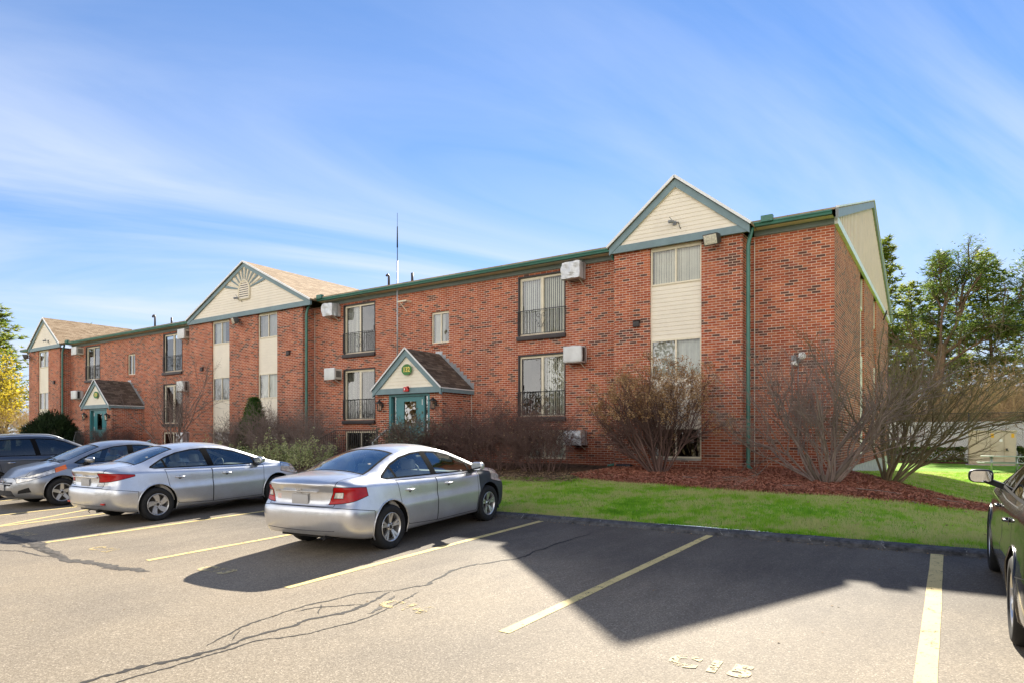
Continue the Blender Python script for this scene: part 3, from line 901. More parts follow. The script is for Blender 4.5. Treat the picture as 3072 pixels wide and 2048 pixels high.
def juliet(parent, x0, x1, z, y, h=.86):
    b = B()
    n = int((x1-x0)/.115)
    b.box(x0, y-.012, z+h-.012, x1, y+.012, z+h+.012)
    b.box(x0, y-.01, z+.03, x1, y+.01, z+.05)
    xc = (x0+x1)/2
    for i in range(n+1):
        x = x0+(x1-x0)*i/n
        if abs(x-xc) < .2: continue
        b.box(x-.008, y-.008, z+.04, x+.008, y+.008, z+h)
    b.box(xc-.008, y-.008, z+.04, xc+.008, y+.008, z+.25)
    for f in (1, -1):
        scroll(b, xc+f*.01, z+.50, y, 1.15, f)
        b.tube([(xc+f*.01, y, z+.22), (xc+f*.10, y, z+.36), (xc+f*.19, y, z+.5)], .008, 4)
    return part(b, 'railing', M['iron'], parent)

def slider(x, zz, style, seed):
    rs = random.Random(seed)
    x0, x1 = x; z0, z1 = zz
    yf = Y0+.10
    # dark painted jamb liner and sill
    b = B()
    b.box(x0, Y0-.012, z0, x0+.05, Y0+.2, z1); b.box(x1-.05, Y0-.012, z0, x1, Y0+.2, z1)
    b.box(x0+.05, Y0-.008, z1-.05, x1-.05, Y0+.2, z1)
    ln = part(b, 'sliding_door', M['dkbrown'])
    b = B(); b.box(x0-.02, Y0-.10, z0-.17, x1+.02, Y0+.1, z0-.02); part(b, 'sill', M['dkbrown'], ln, bevel=.012)
    X0, X1 = x0+.055, x1-.055; Z0, Z1 = z0+.0, z1-.055; xm = (X0+X1)/2
    b = B(); f = .055
    b.box(X0, yf-.03, Z0, X0+f, yf+.06, Z1); b.box(X1-f, yf-.03, Z0, X1, yf+.06, Z1)
    b.box(X0+f, yf-.028, Z1-f-.02, X1-f, yf+.06, Z1); b.box(X0+f, yf-.028, Z0, X1-f, yf+.06, Z0+f)
    b.box(xm-.045, yf-.024, Z0+f, xm+.045, yf+.05, Z1-f-.02)
    part(b, 'frame', M['cream'], ln)
    # screen sash on one half
    L = style.get('screen', 'l')
    sx0, sx1 = (X0+f, xm-.045) if L == 'l' else (xm+.045, X1-f)
    gx0, gx1 = (xm+.045, X1-f) if L == 'l' else (X0+f, xm-.045)
    b = B(); t = .035
    for a in ((sx0, Z0+f, sx0+t, Z1-f-.02), (sx1-t, Z0+f, sx1, Z1-f-.02), (sx0+t, Z0+f, sx1-t, Z0+f+t), (sx0+t, Z1-f-.02-t, sx1-t, Z1-f-.02)):
        b.box(a[0], yf-.018, a[1], a[2], yf+.0, a[3])
    hx = sx0+.02 if L == 'l' else sx1-.05
    b.box(hx, yf-.05, (Z0+Z1)/2-.12, hx+.03, yf-.018, (Z0+Z1)/2+.06)
    part(b, 'screen_sash', M['dkbrown'] if style.get('dk') else M['acbox'], ln)
    b = B(); b.quad((sx0+t, yf+.005, Z0+f+t), (sx1-t, yf+.005, Z0+f+t), (sx1-t, yf+.005, Z1-f-.02-t), (sx0+t, yf+.005, Z1-f-.02-t))
    part(b, 'screen_pane', M[style.get('sm', 'pane')], ln)
    b = B(); b.quad((gx0, yf+.012, Z0+f), (gx1, yf+.012, Z0+f), (gx1, yf+.012, Z1-f-.02), (gx0, yf+.012, Z1-f-.02))
    part(b, 'pane', M[style.get('gm', 'pane')], ln)
    b = B()
    if style.get('bl', 'both') in ('both', 'g'): blinds(b, gx0-.02, gx1+.02, Z0+.06, Z1-.08, yf+.13, tilt=style.get('tilt', .45), rs=rs)
    if style.get('bl', 'both') in ('both', 's'): blinds(b, sx0-.02, sx1+.02, Z0+.06, Z1-.08, yf+.13, tilt=style.get('tilt', .45), rs=rs)
    if b.v: part(b, 'blind', M['blind'], ln)
    r0, r1 = x0+.005, x1-.005
    juliet(ln, r0, r1, z0+.02, Y0-.03)
    return ln

slider(sliders[0], SLU, dict(screen='l', bl='both', sm='pane', gm='pane_clear'), 1)
slider(sliders[0], SLL, dict(screen='l', bl='g', sm='pane_dark', gm='pane', dk=1), 2)
slider(sliders[1], SLU, dict(screen='r', bl='g', sm='pane_dark', gm='pane', dk=1), 3)
slider(sliders[1], SLL, dict(screen='r', bl='both', sm='pane_dark', gm='pane', tilt=.6), 4)
slider(sliders[2], SLU, dict(screen='l', bl='g', sm='pane_dark', gm='pane', dk=1), 5)
slider(sliders[2], SLL, dict(screen='l', bl='both', sm='pane_dark', gm='pane_clear'), 6)
slider(sliders[3], SLU, dict(screen='r', bl='g', sm='pane_dark', gm='pane', dk=1), 7)
slider(sliders[3], SLL, dict(screen='r', bl='both', sm='pane', gm='pane'), 8)

def window(x0, x1, z0, z1, y, kind, seed, head=.05, n=2, f=.05):
    rs = random.Random(seed)
    b = B(); xm = (x0+x1)/2
    b.box(x0, y-.035, z0, x0+f, y+.04, z1); b.box(x1-f, y-.035, z0, x1, y+.04, z1)
    b.box(x0+f, y-.033, z1-head, x1-f, y+.04, z1); b.box(x0+f, y-.033, z0, x1-f, y+.04, z0+f)
    if n == 2: b.box(xm-.025, y-.022, z0+f, xm+.025, y+.03, z1-head)
    w = part(b, 'window', M['cream'])
    b = B()
    g = 'pane_clear' if kind in ('sheer', 'blind') else ('pane_dark' if kind == 'dark' else 'pane')
    b.quad((x0+f, y, z0+f), (xm-.025, y, z0+f), (xm-.025, y, z1-head), (x0+f, y, z1-head))
    part(b, 'pane', M['pane' if kind in ('sheer', 'blind') and rs.random() < .6 else g], w)
    b = B()
    b.quad((xm+.025, y+.008, z0+f), (x1-f, y+.008, z0+f), (x1-f, y+.008, z1-head), (xm+.025, y+.008, z1-head))
    part(b, 'pane', M[g], w)
    if kind in ('sheer', 'half'):
        b = B(); curtain(b, x0+f, x1-f if kind == 'sheer' else xm+.1, z0+.05, z1-.05, y+.12, rs=rs); part(b, 'curtain', M['curtain'], w)
    if kind == 'blind':
        b = B(); blinds(b, x0+f, x1-f, z0+.05, z1-.05, y+.12, .085, .3, rs); part(b, 'blind', M['blind'], w)
    if kind == 'grey':
        b = B(); curtain(b, x0+f, x1-f, z0+.05, z1-.05, y+.12, rs=rs); part(b, 'curtain', M['greycurtain'], w)
    return w
M['greycurtain'] = simple('grey_curtain', (.33, .33, .31), .8, .1, var=.1)

ys = YB+.09
kinds = [('blind', 'sheer', 'dark'), ('half', 'grey', 'dark'), ('grey', 'sheer', 'dark'), ('half', 'grey', 'dark')]
for k, ((x0, x1), kd) in enumerate(zip(strips, kinds)):
    window(x0+.01, x1-.01, 6.43, 7.60, ys, kd[0], 20+k, head=.12)
    window(x0+.01, x1-.01, 3.60, 4.78, ys, kd[1], 30+k, head=.06)
    window(x0+.01, x1-.01, 1.17, 2.09, ys, kd[2], 40+k, head=.05)
    for z0, z1 in ((4.78, 6.43), (2.09, 3.60)):
        b = B(); lap(b, lambda z: (x0+.03, x1-.03), ys-.002, .125, z0+.0, z1)
        b.box(x0, ys-.03, z0, x0+.03, ys+.02, z1); b.box(x1-.03, ys-.03, z0, x1, ys+.02, z1)
        part(b, 'siding_panel', M['siding'])
    b = B(); b.box(x0+.0, ys-.07, 1.105, x1-.0, ys+.03, 1.165); part(b, 'sill', M['concrete'])
for k, (x0, x1) in enumerate(smalls):
    window(x0+.01, x1-.01, 5.47, 6.68, Y0+.10, 'grey' if k else 'half', 50+k, head=.07, f=.045)
    b = B()
    n = int((x1-x0+.1)/.085)
    for i in range(n): b.box(x0-.05+i*.085, Y0-.035, 5.33, x0-.05+i*.085+.074, Y0+.02, 5.445)
    part(b, 'brick_sill', M['brick'])
for k, (x0, x1) in enumerate(basew):
    window(x0+.02, x1-.02, 1.04, 2.05, Y0+.10, ['sheer', 'dark', 'dark'][k], 60+k, head=.07, f=.06)

# small wall vents on the bays
for x, z in ((-8.1, 5.31), (-25.0, 5.6), (-31.9, 5.25), (-49.0, 5.35)):
    b = B(); b.box(x-.10, YB-.09, z-.09, x+.10, YB+.0, z+.09); b.prism([(x-.12, YB-.0, z+.13), (x-.12, YB-.13, z+.09), (x-.12, YB-.0, z+.09)], (.24, 0, 0))
    part(b, 'wall_vent', M['dkbrown'], bevel=.008)
# thin conduits
for x, y, z0, z1 in ((-23.93, Y0-.03, .9, 7.5), (-4.70, Y0-.02, .9, 7.5), (-15.02, Y0-.02, .9, 3.4)):
    b = B(); b.tube([(x, y, z0), (x, y, z1)], .014, 6); part(b, 'conduit', M['acbox'])
# roof vent pipes
for pts, r in (([(-20.53, 21, 8.3), (-20.53, 21, 8.85), (-20.6, 21, 8.93), (-20.68, 21, 8.88)], .05), ([(-19.15, 21, 8.2), (-19.15, 21, 8.8)], .055),
               ([(-40.0, 21, 8.2), (-40.0, 21, 9.02), (-40.1, 21, 9.12), (-40.22, 21, 9.10), (-40.26, 21, 9.0)], .055), ([(-38.15, 21, 8.2), (-38.15, 21, 8.78)], .055)):
    b = B(); b.tube(pts, r, 8); part(b, 'vent_pipe', M['dkbrown'], smooth=True)

# ---- entrance porches, parts of the building
def porch(xc, yp=18.05, hinge=1):
    xa, xb = xc-1.62, xc+1.58
    oa, ob = xc-1.02, xc+1.02
    zt, zr, ze = 3.40, 5.04, 3.58
    b = B()
    wall_y(b, xa, xb, .7, zt, yp, [(oa, ob, .7, zt-.001)], .16)
    b.quad((xb, yp, .7), (xb, Y0, .7), (xb, Y0, zt), (xb, yp, zt)); b.quad((xa, yp, .7), (xa, yp, zt), (xa, Y0, zt), (xa, Y0, .7))
    p = part(b, 'porch', M['brick'])
    ex0, ex1 = xa-.10, xb+.10; sl = (zr-ze)/(xc-ex0); yf = yp-.14; off = .20*math.sqrt(1+sl*sl)
    b = B(); b.box(ex0+.02, yf-.02, zt-.0, ex1-.02, yf+.08, zt+.21)
    for s in (1, -1):
        e = ex0 if s > 0 else ex1
        b.prism([(e, yf-.04, ze-.01), (xc, yf-.04, zr-.01), (xc, yf-.04, zr-.01-off), (e, yf-.04, ze-.01-off)], (0, .08, 0))
        b.box(min(e, e-s*.04), yf+.042, zt+.0, max(e, e-s*.04), Y0, zt+.17)
    part(b, 'porch_trim', M['slate'], p)
    def xr(z):
        d = (z-(ze-off))/sl; return (min(xc, ex0+d), max(xc, ex1-d))
    b = B(); lap(b, xr, yf+.03, .125, zt+.21, zr-off+.04); part(b, 'porch_siding', M['siding'], p)
    for s in (1, -1):
        e = ex0-.03 if s > 0 else ex1+.03
        zee = ze-.03*sl
        b = B(); T = .05
        a = [(e, yf-.08, zee), (xc, yf-.08, zr), (xc, Y0, zr), (e, Y0, zee)]
        n = 11
        for i in range(n):   # shingle courses, each lapping the one below
            t0, t1 = i/n, (i+1)/n
            xa_, xb_ = e+(xc-e)*t0, e+(xc-e)*t1; za_, zb_ = zee+(zr-zee)*t0, zee+(zr-zee)*t1
            b.quad((xa_, yf-.08, za_+.028), (xa_, Y0, za_+.028), (xb_, Y0, zb_+.012), (xb_, yf-.08, zb_+.012))
            b.quad((xa_, yf-.08, za_), (xa_, Y0, za_), (xa_, Y0, za_+.028), (xa_, yf-.08, za_+.028))
        b.quad(*a)
        o = part(b, 'porch_roof', M['shingle_dk'], p)
        uv = o.data.uv_layers[0].data; ln = math.sqrt(1+sl*sl)/sl
        for lp in o.data.loops:
            v = b.v[lp.vertex_index]; uv[lp.index].uv = (v[1], v[2]*ln)
        b = B(); b.beam((e, yf-.09, zee+.012), (xc, yf-.09, zr+.03), .025, .05); b.box(min(e, e-s*.02), yf-.08, zee-.02, max(e, e-s*.02), Y0, zee+.012); part(b, 'drip_edge', M['white'], p)
        # stepped lead flashing against the main wall
        b = B(); k = 10
        for i in range(k):
            t = (i+.5)/k; x = e+(xc-e)*t; z = zee+(zr-zee)*t
            hw = abs(xc-e)/k*.62; zz = round(z/.076)*.076
            b.box(x-hw*.8, Y0-.014-.0015*(i % 2), z-.10, x+hw*.8, Y0-.002, zz+.20)
        part(b, 'step_flashing', M['alu'], p)
    # door set
    yd = yp+.13
    b = B()
    b.box(oa, yd-.12, .9, oa+.11, yd+.05, zt-.09); b.box(ob-.11, yd-.12, .9, ob, yd+.05, zt-.09); b.box(oa, yd-.12, zt-.09, ob, yd+.05, zt-.003)
    dl, dr = (oa+.36, oa+1.64) if hinge > 0 else (ob-1.64, ob-.36)
    b.box(dl-.05, yd-.06, .9, dl, yd+.04, zt-.09); b.box(dr, yd-.06, .9, dr+.08, yd+.04, zt-.09)
    part(b, 'door_frame', M['teal'], p)
    b = B()
    wx0, wx1 = dl+.36, dr-.32; wz0, wz1 = 2.20, 3.12; D0, D1 = 1.12, zt-.10
    b.box(dl, yd-.055, D0, wx0, yd-.01, D1); b.box(wx1, yd-.055, D0, dr, yd-.01, D1)
    b.box(wx0, yd-.055, D0, wx1, yd-.01, wz0); b.box(wx0, yd-.055, wz1, wx1, yd-.01, D1)
    d = part(b, 'door', M['teal'])
    b = B(); b.quad((wx0, yd-.04, wz0), (wx1, yd-.04, wz0), (wx1, yd-.04, wz1), (wx0, yd-.04, wz1)); part(b, 'door_pane', M['pane_door'], d)
    b = B(); t = .025
    for q in ((wx0-t, wz0-t, wx1+t, wz0), (wx0-t, wz1, wx1+t, wz1+t), (wx0-t, wz0, wx0, wz1), (wx1, wz0, wx1+t, wz1)): b.box(q[0], yd-.066, q[1], q[2], yd-.054, q[3])
    part(b, 'glazing_bead', M['teal'], d)
    hx = dl+.09 if hinge > 0 else dr-.09
    b = B(); b.lathe([(.0, -.075), (.028, -.07), (.032, -.05), (.018, -.03), (.018, 0)], (hx, yd-.055, 2.28), (0, 1, 0), 14); b.tube([(hx, yd-.11, 2.28), (hx+.12*hinge, yd-.115, 2.28)], .011, 6)
    part(b, 'handle', M['alu'], d, smooth=True)
    b = B(); hg = dr-.03 if hinge > 0 else dl+.0
    for z in (3.08, 2.27, 1.4):
        b = B(); b.box(hg, yd-.07, z-.1, hg+.03, yd-.054, z+.1); part(b, 'hinge', M['white'], d)
    b = B()
    for x0, x1 in ((oa+.11, dl-.05), (dr+.08, ob-.11)):
        if x1-x0 > .02:
            b = B(); b.quad((x0, yd, .95), (x1, yd, .95), (x1, yd, zt-.09), (x0, yd, zt-.09)); part(b, 'sidelight', M['pane_door'], p)
    b = B()
    b.box(xa+.02, yp+.05, .5, xb-.02, Y0, 1.1); b.box(oa-.6, yp-1.3, .3, ob+.25, yp-.002, 1.08)
    for i in range(2): b.box(oa-.9-.3*(i), yp-1.3, .3, oa-.6-.3*i, yp-.002, .93-.15*i)
    part(b, 'step', M['concrete'], p)
    # vestibule seen through the glass
    b = B(); b.quad((xa+.05, Y0+.02, 1.1), (xb-.05, Y0+.02, 1.1), (xb-.05, Y0+.02, zt), (xa+.05, Y0+.02, zt))
    part(b, 'vestibule', M['room'], p)
    return p
M['pane_door'] = glass_mat('door_glass', (.34, .30, .24), 1.5, .22, wav=.1)
porch(-16.63)
porch(-40.55, hinge=-1)

# ------------------------------------------------------------------ things fixed to the facade
def text_mesh(name, body, size, x, y, z, mat, parent, org, ext=.004, sx=1):
    cu = bpy.data.curves.new(name, 'FONT'); cu.body = body; cu.size = size; cu.align_x = 'CENTER'; cu.align_y = 'CENTER'; cu.extrude = ext; cu.offset = size*.035
    t = bpy.data.objects.new(name, cu); COL.objects.link(t)
    me = bpy.data.meshes.new_from_object(t.evaluated_get(bpy.context.evaluated_depsgraph_get())); bpy.data.objects.remove(t)
    for v in me.vertices:
        px, py, pz = v.co; v.co = (x+px*sx-org[0], y-pz-org[1], z+py-org[2])
    me.materials.clear(); me.materials.append(mat)
    o = bpy.data.objects.new(name, me); link(o); o.parent = parent; return o
M['signgreen'] = simple('sign_green', (.035, .17, .025), .45, .5, var=.08)
M['signgold'] = simple('sign_gold_lettering', (.78, .62, .12), .4, .5, var=0)
def sign(x, z, num, y=17.84):
    t = empty('address_sign', (x, y, z), label=('oval green house number sign reading %s in yellow figures above the %s teal door' % (num, 'nearer' if num == '132' else 'farther')), cat='sign', group='oval number signs over the entrances')
    o = (x, y, z); b = MB(o); P = [(x+.235*math.cos(a), y+.0, z+.19*math.sin(a)) for a in [2*math.pi*i/32 for i in range(32)]]
    b.prism(P, (0, .03, 0)); b.build('plate', M['signgreen'], t)
    b = MB(o); b.tube(P+[P[0]], .012, 5); b.build('rim', M['signgreen2'], t, smooth=True)
    text_mesh('number', num, .245, x, y-.006, z, M['signgold'], t, o, .004, .92)
M['signgreen2'] = simple('sign_green_rim', (.07, .26, .05), .45, .5, var=.05)
sign(-16.55, 4.27, '132'); sign(-40.35, 4.17, '130')
M['red'] = simple('red_alarm_case', (.60, .035, .03), .4, .5, var=.05)
b = MB((-16.56, 17.86, 3.58)); b.box(-16.67, 17.80, 3.47, -16.45, 17.87, 3.64); b.box(-16.63, 17.775, 3.50, -16.55, 17.80, 3.60)
b.prism([(-16.45, 17.80, 3.56), (-16.45, 17.80, 3.66), (-16.53, 17.80, 3.66)], (0, .06, 0))
t = empty('fire_alarm', (-16.56, 17.86, 3.58), label='small red fire alarm horn on the blue trim above the nearer entrance door', cat='fire alarm'); b.build('case', M['red'], t, bevel=.006)
b = MB((-16.56, 17.86, 3.58)); b.box(-16.61, 17.77, 3.515, -16.57, 17.776, 3.585); b.build('strobe', M['white'], t)

M['lampglass'] = glass_mat('lantern_glass', (.85, .83, .75), 1.5, .05, rough=.15)
def lantern(x, z, label, y=18.05):
    o = (x, y, z); t = empty('wall_lantern', o, label=label, cat='wall lamp', group='black lanterns beside the doors')
    b = MB(o); b.lathe([(0, .0), (.07, 0), (.07, .03), (.02, .05)], (x, y, z), (0, -1, 0), 10); b.tube([(x, y-.04, z-.02), (x, y-.14, z+.02), (x, y-.16, z+.16)], .015, 6)
    b.build('bracket', M['iron'], t, smooth=True)
    b = MB(o); b.lathe([(.01, .25), (.03, .22), (.05, .20), (.15, .13), (.155, .11), (.11, .105)], (x, y-.16, z-.02), (0, 0, 1), 8); b.build('cap', M['iron'], t)
    b = MB(o); b.lathe([(.10, .11), (.075, -.14)], (x, y-.16, z-.02), (0, 0, 1), 8); b.build('glass', M['lampglass'], t)
    b = MB(o)
    for k in range(8):
        a = 2*math.pi*k/8; b.tube([(x+.103*math.cos(a), y-.16+.103*math.sin(a), z+.09), (x+.078*math.cos(a), y-.16+.078*math.sin(a), z-.16)], .008, 4)
    b.lathe([(.085, -.14), (.085, -.165), (.03, -.19), (0, -.21)], (x, y-.16, z-.02), (0, 0, 1), 8); b.build('cage', M['iron'], t)
lantern(-17.98, 2.98, 'black wall lantern left of the nearer teal door, under the 132 sign')
lantern(-15.33, 3.0, 'black wall lantern right of the nearer teal door, by the porch corner')
lantern(-41.9, 2.98, 'black wall lantern left of the farther teal door, above the dark yew')
lantern(-39.22, 2.9, 'black wall lantern right of the farther teal door, by the dark porch side wall')

def rough_box(o, x0, y0, z0, x1, y1, z1, amp, seed, n=7):
    """a wrapped box: grid faces pushed about by noise"""
    bm = bmesh.new(); bmesh.ops.create_cube(bm, size=1)
    bmesh.ops.subdivide_edges(bm, edges=bm.edges, cuts=n, use_grid_fill=True)
    for v in bm.verts:
        p = v.co*2
        r = max(abs(p.x), abs(p.y), abs(p.z)); l = p.length
        k = 1-.10*max(0, l-1.25)
        n1 = noise.noise(Vector((p.x*1.7+seed, p.y*1.7, p.z*1.7)))*amp+noise.noise(Vector((p.x*4+seed, p.y*4, p.z*4)))*amp*.5
        v.co = Vector(((x0+x1)/2+p.x*k*(x1-x0)/2, (y0+y1)/2+p.y*k*(y1-y0)/2, (z0+z1)/2+p.z*k*(z1-z0)/2))+Vector((p.x, p.y, p.z)).normalized()*n1
        v.co -= Vector(o)
    me = bpy.data.meshes.new('cover'); bm.to_mesh(me); bm.free()
    return me
def ac_unit(x, z, style, label, seed, w=.68, h=.50):
    """through-the-wall air conditioner: x = left edge, z = bottom"""
    d = .46 if style != 'bag' else .5
    o = (x+w/2, Y0, z); t = empty('air_conditioner', o, label=label, cat='air conditioner', group='air conditioners through the wall')
    y1 = Y0-d
    b = MB(o); b.box(x+.03, y1+.03, z+.03, x+w-.03, Y0+.02, z+h-.03)
    b.build('casing', M['acbox'], t, bevel=.012)
    if style == 'bare':
        b = MB(o); b.box(x, y1-.01, z, x+w, y1+.06, z+h)
        b.build('front_cover', M['tarp2'], t, bevel=.015)
        b = MB(o)
        for s in (x+w-.032, x+.02):
            for k in range(9): b.box(s, y1+.12+k*.032, z+.12, s+.012, y1+.134+k*.032, z+h-.12)
        b.build('side_louvre', M['dkbrown'], t)
    else:
        amp = .05 if style == 'bag' else .016
        me = rough_box(o, x-.02, y1-.03, z-.02, x+w+.02, Y0-.06, z+h+.02, amp, seed)
        me.materials.append(M['tarp_sil'] if style == 'bag' else M['tarp2'])
        for p in me.polygons: p.use_smooth = style != 'bag'
        c = bpy.data.objects.new('cover', me); link(c); c.parent = t
        b = MB(o)
        if style == 'wrap': b.box(x+w-.0, y1+.06, z+.03, x+w+.035, y1+.20, z+h-.03); 
        b.tube([(x-.035, y1+.22, z-.03), (x-.035, y1+.22, z+h+.03), (x+w+.035, y1+.25, z+h+.03), (x+w+.035, y1+.25, z-.03), (x-.035, y1+.22, z-.03)], .012, 5)
        b.build('strap', M['tarp_dk'], t)
    for s in (x+.1, x+w-.1):
        b = MB(o); b.beam((s, Y0-.01, z-.16), (s, y1+.12, z-.005), .025, .025); b.build('bracket', M['acbox'], t)
M['tarp2'] = simple('pale_grey_cover', (.66, .66, .64), .4, .5, var=.07, vscale=2.5)
M['tarp_sil'] = simple('silver_foil_cover', (.55, .56, .57), .33, .5, metal=.3, var=.09, vscale=4)
ac_unit(-10.84, 7.10, 'bag', 'air conditioner in crumpled silver foil under the gutter nearest the right bay', 1, .66, .52)
ac_unit(-10.80, 4.30, 'wrap', 'air conditioner wrapped in white plastic beside the lower sliding door nearest the right bay', 2, .66, .52)
ac_unit(-22.88, 7.05, 'bag', 'air conditioner in crumpled grey foil left of the upper sliding door beside the green downspout', 3, .64, .52)
ac_unit(-22.80, 4.28, 'bare', 'pale boxy air conditioner left of the lower sliding door nearest 132', 4, .66, .52)
ac_unit(-34.55, 7.02, 'bare', 'pale boxy air conditioner under the gutter left of the wide middle bay', 5, .66, .52)
ac_unit(-34.60, 4.24, 'wrap', 'pale covered air conditioner mid-wall at the left edge of the wide middle bay', 6, .66, .52)
ac_unit(-47.0, 7.02, 'bare', 'pale air conditioner under the gutter by the farthest bay downspout', 7, .68, .52)
ac_unit(-47.0, 4.2, 'wrap', 'pale air conditioner above the dark yew near the farther entrance', 8, .68, .52)
ac_unit(-34.55, 1.35, 'bag', 'basement air conditioner in torn black and silver plastic behind the silver sedans', 9, .6, .66)
ac_unit(-10.75, 1.55, 'bag', 'basement air conditioner half hidden behind the brown hydrangea', 10, .62, .45)

M['flood'] = simple('bronze_floodlight', (.05, .045, .04), .45, .5, var=.1)
M['floodglass'] = simple('floodlight_lens', (.62, .58, .46), .18, .6, var=.2, vscale=18)
def flood(x, z, label, y=YB-.12, yaw=0):
    o = (x, y, z); t = empty('floodlight', o, label=label, cat='floodlight', group='floodlights under the pediments')
    Rm = Matrix.Rotation(yaw, 4, 'Z')@Matrix.Rotation(R(20), 4, 'X')
    def tr(b):
        b.v = [tuple(Vector(o)+Rm@(Vector(p)-Vector(o))) for p in b.v]; return b
    b = MB(o); b.prism([(x-.22, y-.12, z-.14), (x-.22, y-.36, z-.16), (x-.22, y-.36, z+.17), (x-.22, y-.12, z+.10)], (.44, 0, 0)); tr(b).build('housing', M['flood'], t, bevel=.015)
    b = MB(o); b.box(x-.19, y-.372, z-.13, x+.19, y-.361, z+.14); tr(b).build('lens', M['floodglass'], t, bevel=.004)
    b = MB(o); b.tube([(x+.05, y+.0, z-.05), (x+.05, y-.15, z-.03)], .03, 8); b.tube([(x, y, z-.05), (x, y-.03, z-.25), (x+.1, y-.02, z-.28), (x+.12, y, z-.1)], .008, 5); b.build('arm', M['flood'], t)
flood(-5.62, 7.55, 'bronze floodlight under the steep right pediment beside the green downspout', yaw=R(-8))
flood(-28.5, 7.45, 'dark floodlight under the wide middle pediment with the sunburst', yaw=R(-20))
flood(-52.55, 7.35, 'dark floodlight at the outer corner of the farthest bay', yaw=R(-30))
M['camgrey'] = simple('grey_camera', (.22, .23, .24), .4, .5, var=.05)
def cam_(x, z, label, y=YB-.1):
    o = (x, y, z); t = empty('security_camera', o, label=label, cat='security camera', group='cameras on the pediments')
    b = MB(o); b.box(x-.05, y-.03, z-.06, x+.06, y, z+.06); b.lathe([(0, 0), (.05, .01), (.05, .20), (.03, .22), (0, .22)], (x, y-.1, z+.02), (-.35, -1, -.2), 10); b.beam((x-.02, y-.13, z+.05), (x-.1, y-.16, z+.16), .02, .02)
    b.build('body', M['camgrey'], t, bevel=.004)
    b = MB(o); b.tube([(x+.05, y-.02, z), (x+.13, y-.04, z+.01), (x+.16, y-.03, z-.12), (x+.2, y-.02, z-.2)], .01, 5); b.build('cable', M['iron'], t)
cam_(-6.85, 8.2, 'small grey camera on the steep right pediment above the window')
cam_(-28.55, 8.45, 'small grey camera on the wide sunburst pediment')
cam_(-49.7, 8.1, 'small grey camera on the farthest pediment')
# twin spotlight on a conduit at the right corner
o = (-3.5, Y0, 4.0); t = empty('twin_spotlight', o, label='white twin spotlight on a thin conduit near the right corner of the brick wall', cat='spotlight')
M['bulb'] = simple('white_spot_lamp', (.8, .79, .74), .3, .5, var=.04)
b = MB(o); b.lathe([(.08, 0), (.08, .05), (.02, .08)], (-3.52, Y0, 3.98), (0, -1, 0), 12); b.box(-3.68, Y0-.14, 3.96, -3.56, Y0-.02, 4.1); b.build('base', M['camgrey'], t, smooth=False)
b = MB(o); b.lathe([(.03, 0), (.05, .08), (.10, .16), (.105, .18), (0, .20)], (-3.42, Y0-.08, 4.03), (.25, -1, .15), 14); b.build('lamp_head', M['bulb'], t, smooth=True)
b = MB(o); b.lathe([(.03, 0), (.05, .08), (.10, .15), (0, .18)], (-3.58, Y0-.07, 3.94), (-.1, -.8, -.7), 14); b.build('lamp_head', M['bulb'], t, smooth=True)
b = MB(o); b.tube([(-3.52, Y0-.02, 3.9), (-3.52, Y0-.02, 1.3)], .013, 6); b.build('conduit', M['camgrey'], t)
# antenna mast on the facade
o = (-18.6, Y0-.25, 4.6); t = empty('antenna_mast', o, label='tall thin grey antenna mast standing clear of the wall behind the 132 porch', cat='antenna')
b = MB(o); b.tube([(-18.6, Y0-.28, 4.2), (-18.6, Y0-.28, 8.9)], .026, 8); b.build('mast', M['alu'], t, smooth=True)
b = MB(o); b.tube([(-18.6, Y0-.28, 8.9), (-18.6, Y0-.28, 9.5)], .016, 6); b.tube([(-18.6, Y0-.28, 9.45), (-18.6, Y0-.28, 10.3)], [.03, .02], 6); b.tube([(-18.6, Y0-.28, 10.3), (-18.6, Y0-.28, 10.85)], .008, 5); b.build('whip', M['whip'], t, smooth=True)
b = MB(o)
b.box(-18.6, Y0-.30, 7.22, -18.1, Y0-.26, 7.27); b.box(-18.14, Y0-.28, 7.22, -18.1, Y0, 7.27); b.beam((-18.3, Y0-.02, 6.85), (-18.5, Y0-.26, 7.23), .02, .02); b.build('bracket', M['cream'], t)
# entrance railings
def rail_run(b, p, q, n, z0, zt, y=None):
    for i in range(n+1):
        t = i/n; x = p[0]+(q[0]-p[0])*t; y = p[1]+(q[1]-p[1])*t; zt_ = p[2]+(q[2]-p[2])*t
        w = .016 if i % 9 else .022
        b.box(x-w/2, y-w/2, zt_-zt, x+w/2, y+w/2, zt_)
    b.beam(p, q, .035, .025); b.beam((p[0], p[1], p[2]-zt+.1), (q[0], q[1], q[2]-zt+.1), .025, .02)
def entry_rail(dx, label):
    o = (-17+dx, 17, 1.1); t = empty('entrance_railing', o, label=label, cat='railing')
    b = MB(o)
    rail_run(b, (-20.0+dx, 17.5, 2.06), (-17.72+dx, 17.5, 2.06), 20, 1.08, 1.08)
    rail_run(b, (-20.9+dx, 17.5, 1.72), (-20.0+dx, 17.5, 2.06), 8, .95, .95)
    b.box(-17.75+dx, 17.47, .95, -17.69+dx, 17.53, 2.1); b.build('railing_run', M['iron'], t)
    b = MB(o); rail_run(b, (-16.6+dx, 16.85, 2.07), (-15.5+dx, 16.85, 2.07), 12, 1.0, 1.0)
    b.build('railing_run', M['iron'], t)
    b = MB(o); b.beam((-17.62+dx, 17.2, 1.62), (-16.62+dx, 16.9, 2.07), .04, .03); b.box(-17.65+dx, 17.18, .9, -17.6+dx, 17.23, 1.62); b.build('handrail', M['alu'], t)
entry_rail(0, 'black iron railing in front of the nearer 132 entrance')
entry_rail(-23.9, 'black iron railing in front of the farther entrance by the yew')
